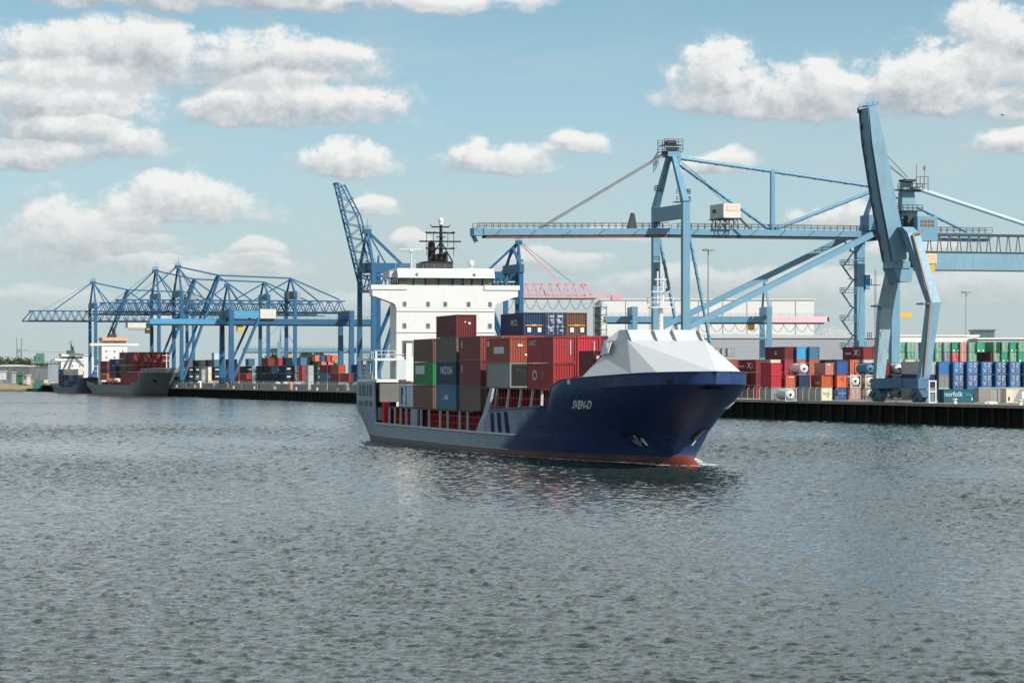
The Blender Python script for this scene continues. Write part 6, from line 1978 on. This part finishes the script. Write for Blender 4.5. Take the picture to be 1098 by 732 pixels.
for i, xc in enumerate((281.5, 289.8, 298.2, 306.5)):
    lyard(xc, ((0, 'grey'), (1, 'dark navy'), (2, 'dark navy' if i != 2 else 'steel blue')), note=f'{NUM[i]} stack right of the white tanks', L=L40)
lyard(287.5, ((3, 'dark red'),), note='duller of two red ones on top', L=L40); lyard(298.8, ((3, 'red'),), note='brighter of two red ones on top')
lyard(315.5, ((0, 'light grey'), (1, 'black'), (2, 'black')), note='dark pair left of the red ends', end='door')
lyard(324.0, ((1, 'red'), (2, 'red')), note='red pair left of the pale grey stack')
lyard(322.4, ((3, 'steel blue'),), note='small blue one above the red pair')
lyard(330.6, ((0, 'light grey'), (1, 'light grey'), (2, 'light grey')), note='pale grey stack left of the dark green pair')
lyard(340.4, ((0, 'grey'), (1, 'dark green'), (2, 'dark green')), note='dark green pair in the middle of the left quay')
lyard(351.0, ((0, 'grey'), (1, 'steel blue'), (2, 'maroon')), note='right of the dark green pair', L=L40)
lyard(363.0, ((0, 'grey'), (1, 'maroon'), (2, 'rust orange')), note='with orange end right of the dark green pair', L=L40)
lyard(374.2, ((1, 'red'),), note='red end left of the raised boom crane', L=L40)
lyard(246.5, ((2, 'dark navy'), (3, 'dark navy')), note='tucked right behind the low crane\'s front legs')
lyard(306.6, ((3, 'dark navy'),), note='dark one on top right of two red ones')
lyard(381.0, ((1, 'grey'), (2, 'dark navy')), note='just left of the raised boom crane leg')
lyard(389.0, ((1, 'dark navy'), (2, 'dark navy')), note='behind the raised boom crane\'s leg', L=L40)
for i, (xc, c, k, s) in enumerate(((338.0, 'salmon', 4, 2.3), (344.0, 'royal blue', 4, 2.3), (350.5, 'bright red', 4, 2.3), (345.0, 'salmon', 3, 2.3), (352.0, 'salmon', 3, 2.3), (356, 'orange', 4, 2.3))):
    yard(xc, s, k, 2.9, c, 'front', f'{c} container far back in the left yard, {["leftmost of the high ones", "beside the red far one", "between blue and orange far ones", "lower tier below blue", "lower tier below red", "rightmost of the high ones"][i]}', 'far containers behind the left yard')


def left_fence():
    o = quay(0, 0, QZ)
    t = thing('barrier_fence', 'grey mesh barrier along the distant left quay in front of the containers', 'fence', o)
    mt = paint('barrier_grey', (.27, .27, .26), .7, .4, var=.3, scale=.2)
    def L(tt, inl, z):
        p = quay(tt, inl, QZ) - o
        return (p.x, p.y, z)
    m = MB()
    a = 470.0; k = 0
    while a < 800:
        h = 2.1
        if k % 7 != 5: m.add([L(a, 2.3, .1), L(a + 3.6, 2.3, .1), L(a + 3.6, 2.3, h), L(a, 2.3, h), L(a, 2.4, .1), L(a + 3.6, 2.4, .1), L(a + 3.6, 2.4, h), L(a, 2.4, h)], [(3, 2, 1, 0), (4, 5, 6, 7), (3, 7, 6, 2), (0, 4, 7, 3), (1, 2, 6, 5)])
        a += 4.0; k += 1
    m.build('panel', mt, t)
    m = MB()
    for i in range(84): m.vbar(L(469.8 + 4 * i, 2.25, .1), L(469.8 + 4 * i, 2.25, 2.6), .14, .14)
    o2 = m.build('post', CABING, t); o2['kind'] = 'stuff'


left_fence()
# drums and flat racks lying between the barrier and the stacks
for i, (px, c) in enumerate(((297.5, 'light grey'), (305.5, 'light grey'), (312.0, 'salmon'), (214.0, 'white'))):
    s = ledge(px) - .05; p = P(px, HY, s)
    t = thing('storage_tank', ['pale upright tank left of three on the distant quay edge', 'pale upright tank in the middle of the distant quay edge', 'pinkish upright tank right of the two pale ones', 'white upright tank near the grey ship\'s bow'][i], 'tank', (p.x, p.y, QZ), 0, 'upright tanks on the distant quay')
    m = MB(); m.tube((0, 0, 0), (0, 0, 2.3), 1.1, 14); m.tube((0, 0, 2.3), (0, 0, 2.9), 1.1, 14, .35); o = m.build('shell', CPAINT, t); o.color = (*COL[c], 1)
    m = MB(); m.tube((0, 0, 2.85), (0, 0, 3.1), .4, 10); m.build('lid', DARKM, t)

# ------------------------------------------------------------------ moored ships on the left
def feeder(bow, ang, Lg, B, label, hullc, deckc, zdeck, zbow, cargo, hx, hw, hz, name, roofc, mastc, boot=(0.085, .058, .048), pale=None, hatch=None, fc=17):
    """small moored ship: bow = point on the water under the stem, ang = heading"""
    rot = math.atan2(-math.cos(ang), math.sin(ang))
    root = thing(name, label, 'ship', (bow.x, bow.y, 0), rot)
    def hb(L, z):
        st = 1.2 - 0.62 * max(0, z) if z < zbow else 1.2 - .62 * zbow
        l = L - st
        if l <= 0: return 0
        t = min(1, l / (26 - 10 * max(0, min(1, z / zbow)))); w = max(0, min(1, z / zbow))
        h = B / 2 * (1 - (1 - t) ** (2.1 - .3 * w)) ** (.95 - .45 * w)
        r = max(0, (L - Lg * .78) / (Lg * .22)); h *= 1 - (.12 + .4 * max(0, min(1, 1 - z / 4))) * r * r
        return max(.02, h)
    def ztop(L): return lerp_tab([(-9, zbow + .2), (8, zbow - .2), (fc - 3, zbow - .6), (fc, zdeck + 1.6), (26, zdeck + .9), (26.4, zdeck), (Lg * .8, zdeck), (Lg, zdeck + 1.6)], L)
    rows = []
    us = [0, .02, .06, .12, .2, .3, .42, .55, .7, .85, 1]
    zl = [-1.5, 0, .9, 1.4]
    def row(f):
        r = [(f(z), z) for z in zl]; zt = zbow
        for _ in range(10): zt = ztop(f(zt))
        for j in range(1, 6): z = 1.4 + (zt - 1.4) * j / 5; r.append((f(z), z))
        return r
    stem = lambda z: 1.2 - .62 * max(0, z)
    for u in us: rows.append(row(lambda z: stem(z) + (fc - stem(z)) * u))
    for L in (20, 26, 26.4, 34, Lg * .5, Lg * .65, Lg * .8, Lg * .88): rows.append(row(lambda z: L))
    for u in (.5, 1): rows.append(row(lambda z: Lg * .88 + (Lg - (5 if z < 2 else 0) - Lg * .88) * u))
    nl = len(rows[0]); n = len(rows); vs = []
    for sd in (1, -1):
        for r in rows: vs += [(-L, -sd * hb(L, z), z) for L, z in r]
    fs = []
    for i in range(n - 1):
        for j in range(nl - 1):
            a, b, c, d = i * nl + j, (i + 1) * nl + j, (i + 1) * nl + j + 1, i * nl + j + 1; o = n * nl
            fs += [(a, b, c, d), (a + o, d + o, c + o, b + o)]
    k = (n - 1) * nl
    fs += [(k + j, k + j + n * nl, k + j + 1 + n * nl, k + j + 1) for j in range(nl - 1)]
    m = MB(); m.add(vs, fs)
    hm = bpy.data.materials.new(name + '_hull'); hm.use_nodes = True
    w = NT(hm.node_tree); bs = hm.node_tree.nodes['Principled BSDF']
    tc = w.n('ShaderNodeTexCoord').outputs['Object']; z = w.sep(tc)[2]
    nz = w.noise(w.v('MULTIPLY', tc, (1, 1, .12)), .7, 4, .65)
    c = w.mix(w.m('MULTIPLY', w.ss(nz, .5, .75), .5), hullc, (.10, .06, .045))
    if pale:
        c = w.mix(w.ss(w.m('MULTIPLY_ADD', nz, .8, z), zbow - 1.6, zbow - 1.2, 0, .8), c, pale)
    c = w.mix(w.ss(z, 1.25, 1.4, 1, 0), c, boot)
    w.put(bs.inputs['Base Color'], c); bs.inputs['Roughness'].default_value = .5
    o = m.build('hull', hm, root, smooth=True); o.modifiers.new('p', 'SOLIDIFY').thickness = .12; o.modifiers.new('e', 'EDGE_SPLIT').split_angle = R(38); fix_normals(o)
    m = MB(); vs = []
    def dk(Ls, f):
        v0 = []
        for L in Ls: h = max(0, hb(L, f(L)) - .15); v0 += [(-L, -h, f(L)), (-L, h, f(L))]
        m.add(v0, [(2 * i, 2 * i + 1, 2 * i + 3, 2 * i + 2) for i in range(len(Ls) - 1)])
    dk([-6, -2, 3, 8, fc - 2, fc], lambda L: zbow - 1.2); dk([fc, 26, 34, Lg * .5, Lg * .8, Lg - 3], lambda L: zdeck - .2)
    m.box(-Lg * .8, -20, -B * .36, B * .36, zdeck - .2, zdeck + 1.2)
    m.build('deck', deckc, root)
    if hatch:
        m = MB(); m.box(-hatch[1], -hatch[0], -B * .43, B * .43, zdeck, hatch[2]); m.build('hatch_coaming', deckc, root)
    m = MB()
    for v in (-B * .42, B * .42):
        for L in range(22, int(Lg * .78), 5): m.vbar((-L, v, zdeck), (-L, v, zdeck + 1.5), .25, .25)
    m.build('stanchion', deckc, root)
    # bridge house
    m = MB(); m.box(-hx - 7, -hx, -hw / 2, hw / 2, zdeck, hz - 2.6); m.build('accommodation', WHITE, root)
    m = MB(); m.box(-hx - 6.5, -hx + .1, -hw / 2 + .6, hw / 2 - .6, hz - 2.6, hz - 1.5); m.build('wheelhouse_window', GLASS, root)
    m = MB(); m.box(-hx - 7, -hx + .5, -hw / 2 + .2, hw / 2 - .2, hz - 1.5, hz); m.build('wheelhouse_roof', roofc, root)
    m = MB(); m.box(-hx - 2.6, -hx + .3, -B / 2 - 1.6, B / 2 + 1.6, hz - 3.7, hz - 2.62); m.build('bridge_wing', WHITE, root)
    for zz in (hz - 6.2, hz - 8.9):
        for v in (-hw * .32, 0, hw * .32):
            m = MB(); m.box(-hx - .05, -hx + .05, v - .32, v + .32, zz - .4, zz + .4); m.build('window', GLASS, root)
    m = MB(); m.box(-hx - 7, -hx - 3.5, -1.6, 1.8, hz, hz + 1.6); m.tube((-hx - 4, 0, hz), (-hx - 4, 0, hz + 6.5), .28, 8, .15); m.bar((-hx - 4, -1.8, hz + 4.6), (-hx - 4, 1.8, hz + 4.6), .16, .16); m.bar((-hx - 4, -1.1, hz + 5.8), (-hx - 4, 1.1, hz + 5.8), .14, .14); m.bar((-hx - 5.5, 1.2, hz + 1), (-hx - 4.0, .2, hz + 4.5), .3, .3)
    m.tube((-hx - 5.5, 1.2, hz + 1.4), (-hx - 5.5, 1.2, hz + 3.6), .6, 10); m.build('mast', mastc, root)
    # light foremast
    m = MB(); m.tube((-3, 0, zbow - 1), (-3, 0, zbow + 6.2), .28, 8, .18); m.bar((-3, -1.8, zbow + 5.4), (-3, 1.8, zbow + 5.4), .2, .2); m.bar((-3, -1.4, zbow + 3.2), (-3, 1.4, zbow + 3.2), .18, .18); m.build('foremast', WHITE, root)
    # fittings at the bow
    for sd in (1, -1):
        for L, z, a, b in ((3, zbow - .9, .8, .6), (6, zbow - .9, .8, .6), (10, zbow - 1.2, .8, .6), (2.2, zbow * .55, 1.6, 1.3)):
            mm = MB(); q = []
            for i, j in ((-1, -1), (1, -1), (1, 1), (-1, 1)): q.append((-(L + a * i / 2), -sd * (hb(L + a * i / 2, z + b * j / 2) + .05), z + b * j / 2))
            mm.add(q, [(0, 1, 2, 3)]); mm.build('fairlead' if b < 1 else 'anchor_pocket', BLACKP, root)
    def wpt(L, v, z):
        return Vector((bow.x, bow.y, 0)) - Vector((math.sin(ang), -math.cos(ang), 0)) * L + Vector((-math.cos(ang), -math.sin(ang), 0)) * v + Vector((0, 0, z))
    for (Lf, v, zz, col, ln, lb) in cargo:
        container(wpt(Lf + ln / 2, v, zz), rot, ln, 2.75, col, 'front', lb, 'containers on the moored ships')
    return root, hb


A3 = R(21)
bow3 = P(180.5, HY, 2.58); bow3.z = 0
cg3 = []
for k in range(3):
    for j, v in enumerate((7.6, 5.0, 2.4, -.2, -2.8, -5.4)):
        cg3.append((24.0, v, 10.2 + 2.78 * k, ('maroon', 'brown', 'maroon', 'maroon', 'dark red', 'maroon')[j] if k else 'maroon', 12.19, f'maroon box behind the grey ship\'s bow, {["bottom", "middle", "top"][k]} tier, {NUM[j]} row from the water'))
        if k == 2 or j < 1: cg3.append((37.0, v, 10.2 + 2.78 * k, ('brown', 'maroon', 'maroon', 'brown', 'maroon', 'maroon')[j], 12.19, f'red brown box in the grey ship\'s second bay, {["bottom", "middle", "top"][k]} tier, {NUM[j]} row from the water'))
for k in range(3):
    cg3.append((55.0, 7.6, 7.4 + 2.78 * k, ('brown', 'navy', 'navy')[k], 12.19, f'dark container amidships on the grey ship, {["bottom", "middle", "top"][k]} tier'))
    cg3.append((72.0, 7.6, 6.6 + 2.78 * k, ('rust orange', 'maroon', 'maroon')[k], 12.19, f'container on the grey ship in front of its bridge house, {["bottom, rusty", "middle", "top"][k]} tier'))
feeder(bow3, A3, 112, 19, 'grey moored container ship with pale bow, white bridge house and red brown boxes', (.10, .118, .125), DECKRED, 4.6, 11.6, cg3, 94, 11.6, 25.5, 'moored_ship', paint('roof_orange', (.62, .36, .20), .5, .15), DARKM, pale=(.36, .41, .43), hatch=(18.0, 50.0, 10.15), fc=14)
bow2 = P(106.0, HY, 2.25); bow2.z = 0
cg2 = []
for k in range(3):
    for i in range(4):
        cg2.append((19 + 13 * i, 5.0, 3.4 + 2.78 * k, (('navy', 'navy', 'steel blue', 'navy'), ('navy', 'steel blue', 'navy', 'maroon'), ('cream', 'cream', 'cream', 'royal blue'))[k][i], 12.19, f'{(("navy", "navy", "steel blue", "navy"), ("navy", "steel blue", "navy", "maroon"), ("cream", "cream", "cream", "blue"))[k][i]} container on the navy moored ship, {["bottom", "middle", "top"][k]} tier, {NUM[i]} from its bow'))
feeder(bow2, R(19), 92, 14.5, 'navy moored container ship behind the grey one, white bridge house at its stern', (.02, .035, .075), DARKM, 3.0, 7.6, cg2, 66, 11.5, 19.5, 'moored_ship', WHITE, paint('mast_green', (.05, .08, .07), .5, .2), boot=(.10, .03, .03))


def tug():
    p = P(46.0, HY, 2.0); p.z = 0
    t = thing('tug_boat', 'dark green tug lying low at the sandy bank beside the navy ship', 'boat', p, R(8))
    g = paint('tug_green', (.018, .055, .045), .5, .25, rust=.2); g2 = paint('tug_teal', (.05, .15, .14), .5, .25)
    m = MB(); prof = [(-8, 0), (-7.6, 2.2), (9.5, 3.0), (8.2, 0)]
    n = 14; vs = []
    for i in range(n + 1):
        x = -8 + 17 * i / n; q = abs(2 * i / n - 1); wd = 3.0 * (1 - q ** 4) ** .5 + .05
        zt = 1.6 + 1.3 * (i / n) ** 2
        for y, z in ((-wd, zt), (-wd * .85, -.5), (wd * .85, -.5), (wd, zt)): vs.append((x, y, z))
    m.add(vs, [(4 * i + j, 4 * i + 4 + j, 4 * i + 5 + j, 4 * i + 1 + j) for i in range(n) for j in range(3)] + [(4 * i, 4 * i + 3, 4 * i + 7, 4 * i + 4) for i in range(n)])
    fix_normals(m.build('hull', g, t))
    m = MB(); m.box(-5.5, 2.0, -2.0, 2.0, 1.8, 4.6); m.box(-4.6, 0.5, -1.6, 1.6, 4.6, 6.4); m.build('cabin', g2, t)
    m = MB(); m.box(-4.7, .6, -1.65, 1.65, 5.2, 6.0); m.build('window', GLASS, t)
    m = MB(); m.tube((-2, 0, 6.4), (-2, 0, 10.0), .15, 6); m.bar((-2, -1, 8.8), (-2, 1, 8.8), .12, .12); m.build('mast', DARKM, t)
    m = MB(); m.box(4.0, 5.6, -.8, .8, 2.4, 5.2); m.build('towing_winch', YELLOW, t)


tug()

# ------------------------------------------------------------------ the far left shore
shed(-12, 31, 393.0, 1.75, 40, 'long grey shed with pale roof behind the sandy bank at far left', paint('shed_dark', (.11, .12, .12), .7, .2), roof=WALLG2, pitch=.8)
shed(51.5, 64, 389.5, 1.95, 18, 'pale blue grey box shaped hall left of the navy ship\'s bridge', paint('hall_blue_grey', (.26, .31, .36), .6, .15), name='storage_hall')
shed(38, 51, 393.5, 1.9, 14, 'low dark shed between the pylon and the pale hall', paint('shed_slate', (.15, .17, .19), .6, .15), name='storage_shed')
shed(-8, 3, 398.5, 1.9, 12, 'small white cabin on the sandy bank at the far left edge', WALLG2, name='site_cabin')
shed(12.5, 15.5, 399, 1.95, 5, 'small pale upright silo hut on the sandy bank', WALLG, name='site_cabin')
shed(18.5, 23, 402.5, 1.97, 6, 'small green shed on the sandy bank below the pylon', paint('hut_green', (.03, .13, .09), .6, .2), name='site_cabin')
shed(28.5, 31, 402.5, 1.98, 5, 'small white hut at the right end of the sandy bank', WALLG2, name='site_cabin')
shed(88, 108, 381, 1.9, 30, 'low white building behind the bridge of the grey ship', WALLW, name='storage_hall')


def pylon():
    p = P(20.5, HY, 1.6)
    t = thing('power_pylon', 'grey lattice power pylon with twin peaks behind the far left shed', 'pylon', (p.x, p.y, QZ))
    z = lambda y: HC + (HY - y) / 1.6 - QZ
    m = MB(); H = z(362)
    for sx in (-1, 1):
        for sy in (-1, 1):
            m.bar((sx * 2.6, sy * 2.6, 0), (sx * 1.3, sy * 1.3, H * .75), .28, .28); m.bar((sx * 1.3, sy * 1.3, H * .75), (sx * 1.7, sy * .3, H), .24, .24)
    n = 7
    for i in range(n):
        a, b = H * .75 * i / n, H * .75 * (i + 1) / n; ra = 2.6 - 1.3 * i / n; rb = 2.6 - 1.3 * (i + 1) / n
        for sy in (-1, 1): m.bar((-ra, sy * ra, a), (rb, sy * rb, b), .16, .16); m.bar((ra, sy * ra, a), (-rb, sy * rb, b), .16, .16)
        for sx in (-1, 1): m.bar((sx * ra, -ra, a), (sx * rb, rb, b), .16, .16)
    m.bar((-2.5, 0, H * .72), (6.5, 0, H * .72), .3, .4); m.bar((-2, 0, H * .5), (2.4, 0, H * .5), .3, .3)
    m.build('lattice', paint('pylon_grey', (.16, .18, .18), .6, .2), t)
    m = MB()
    for zz, x in ((H * .71, 6.3), (H * .49, 2.2)):
        m.tube((x, 0, zz), (x + 62, 26, zz - 3.0), .05, 5)
    m.build('power_line', CABLE, t)


pylon()


def green_tower():
    p = P(38.5, HY, 1.8)
    t = thing('control_tower', 'small green control tower on legs beyond the far left trees', 'tower', (p.x, p.y, QZ))
    z = lambda y: HC + (HY - y) / 1.8 - QZ
    m = MB(); m.box(0, 4.6, 0, 4, z(388), z(378.5)); m.box(-1.6, .2, .5, 3, z(387), z(381.5)); m.build('cabin', paint('tower_green', (.09, .22, .19), .5, .2), t)
    m = MB()
    for x in (.3, 4.3):
        for y in (.3, 3.7): m.vbar((x, y, 0), (x, y, z(388)), .35, .35)
    m.build('leg', DARKM, t)
    m = MB(); m.box(1.4, 3.0, -.06, .05, z(386), z(382)); m.build('window', GLASS, t)


green_tower()

LEAF = bpy.data.materials.new('leaf_green'); LEAF.use_nodes = True
_w = NT(LEAF.node_tree); _b = LEAF.node_tree.nodes['Principled BSDF']
_n = _w.noise(_w.n('ShaderNodeNewGeometry').outputs['Position'], .35, 4, .6)
_w.put(_b.inputs['Base Color'], _w.mix(_n, (.018, .034, .014), (.06, .085, .032))); _b.inputs['Roughness'].default_value = .8
BARK = plain('bark', (.09, .07, .05), .9)


def tree(px, s, top_y, wid, label, seed):
    p = P(px, HY, s); h = HC + (HY - top_y) / s - QZ
    t = thing('tree', label, 'tree', (p.x, p.y, QZ), 0, 'trees far behind the terminal')
    r = random.Random(seed)
    m = MB(); m.tube((0, 0, 0), (.2, 0, h * .45), .35, 7, .22)
    for i in range(4):
        a = r.uniform(0, 6.28); m.tube((.1, 0, h * .3), (wid * .25 * math.cos(a), wid * .25 * math.sin(a), h * .7), .16, 5, .06)
    m.build('trunk', BARK, t)
    m = MB()
    cl = [(r.uniform(-.4, .4) * wid, r.uniform(-.36, .36) * wid, h * r.uniform(.40, .88), r.uniform(.15, .28) * wid) for _ in range(20)]
    for cx, cy, cz, rad in cl:
        for _ in range(70):
            d = Vector((r.gauss(0, 1), r.gauss(0, 1), r.gauss(0, .8))).normalized() * rad * r.uniform(.55, 1.05)
            c = Vector((cx, cy, min(cz + d.z, h))) + Vector((d.x, d.y, 0))
            a = Vector((r.gauss(0, 1), r.gauss(0, 1), r.gauss(0, 1))).normalized() * r.uniform(.3, .65); b = a.cross(Vector((r.gauss(0, 1), r.gauss(0, 1), r.gauss(0, 1)))).normalized() * r.uniform(.25, .55)
            m.add([c - a, c + b, c + a, c - b], [(0, 1, 2, 3)])
    m.build('crown', LEAF, t)


for i, (px, s, ty, wd) in enumerate(((0, 1.6, 382.5, 15), (6, 1.6, 380.5, 16), (13, 1.62, 382.5, 15), (26, 1.6, 383.5, 15), (33, 1.6, 385, 15), (50, 1.7, 386, 13), (57, 1.7, 387, 11),
                                   (291, 1.7, 378, 12), (298, 1.7, 376.5, 12), (305, 1.7, 379, 11), (322, 1.8, 378, 11), (329, 1.8, 376, 12), (337, 1.8, 375.5, 12), (345, 1.8, 376, 12), (352, 1.8, 378.5, 10))):
    tree(px, s, ty, wd, 'dark green tree in the row behind the sheds of the far left shore' if i < 7 else 'dark green tree in the clump seen between the blue cranes\' legs', 40 + i)

for i, (px, ty) in enumerate(((3.0, 396), (7.5, 399), (10.5, 394), (16.0, 400), (25.0, 398), (33.5, 399))):
    s = 1.93 + .004 * i; p = P(px, HY, s); z = HC + (HY - ty) / s - QZ
    t = thing('lamp_post', 'thin pale lamp post among the huts on the sandy bank', 'lamp post', (p.x, p.y, QZ), 0, 'lamp posts on the sandy bank')
    m = MB(); m.tube((0, 0, 0), (0, 0, z), .14, 6, .09); m.build('pole', CABING, t)
    m = MB(); m.box(-.1, 1.3, -.12, .12, z - .08, z + .08); m.build('lamp_head', CABING, t)
for i, (px, c, w_, h_, lb) in enumerate(((5.5, 'grey', 4.5, 3.0, 'grey box trailer on the sandy bank near its far left end'), (9.5, 'steel blue', 5.0, 2.6, 'blue grey box on the sandy bank left of the pale silo hut'), (25.5, 'salmon', 3.6, 2.6, 'reddish box on the sandy bank right of the green shed'), (36.0, 'white', 4.2, 2.8, 'white box on the bank behind the green tug'), (40.5, 'salmon', 4.0, 2.8, 'rusty pink box on the bank behind the green tug'), (44.5, 'royal blue', 5.0, 3.0, 'blue box on the bank behind the green tug'), (48.5, 'cream', 3.2, 3.6, 'cream box on the bank right of the green tug'))):
    p = P(px, HY, 1.9)
    container((p.x, p.y, QZ + .05), R(10), 6.06, 2.6, c, 'front', lb, 'boxes on the far left bank')

# ------------------------------------------------------------------ birds
def gull():
    p = P(1075.0, 123.5, 9.0)
    m = MB(); m.ball((0, 0, 0), .09, .30, .08, 8, 6)
    for sd in (-1, 1):
        m.add([(0, .1, .03), (0, -.1, .03), (sd * .32, -.02, .12), (sd * .32, .12, .12), (sd * .68, -.08, .02)], [(0, 1, 2, 3), (3, 2, 4)])
    m.add([(-.05, -.28, 0), (.05, -.28, 0), (.09, -.42, .01), (-.09, -.42, .01)], [(0, 1, 2, 3)])
    o = m.build('gull', paint('gull_grey', (.16, .17, .18), .7, .1)); o.location = p; o.rotation_euler = (0, R(8), R(40)); o.scale = (.9, .9, .9)
    tag(o, 'small gull gliding in the open sky at the upper right', 'bird')
    for i, (px, py) in enumerate(((781.0, 443.2), (785.6, 443.6))):
        s = 41.4 / HC
        q = P(px, HY, s)
        m = MB(); m.ball((0, 0, .12), .34, .2, .2, 10, 7); m.ball((.34, 0, .46), .1, .09, .09, 8, 6); m.tube((.24, 0, .15), (.33, 0, .45), .07, 6, .05); m.tube((.42, 0, .45), (.54, 0, .42), .03, 5, .01); m.add([(-.3, -.1, .2), (-.3, .1, .2), (-.6, .0, .26)], [(0, 1, 2)])
        o = m.build('floating_gull', plain('gull_white', (.75, .75, .72), .7)); o.location = (q.x, q.y, 0.0); o.rotation_euler = (0, 0, R(20 + 30 * i)); o.scale = (1.25,) * 3
        tag(o, 'white water bird floating near the quay wall, ' + ('closer to the ship\'s bow' if i == 0 else 'the one farther from the ship\'s bow'), 'bird', 'white birds on the water')


gull()
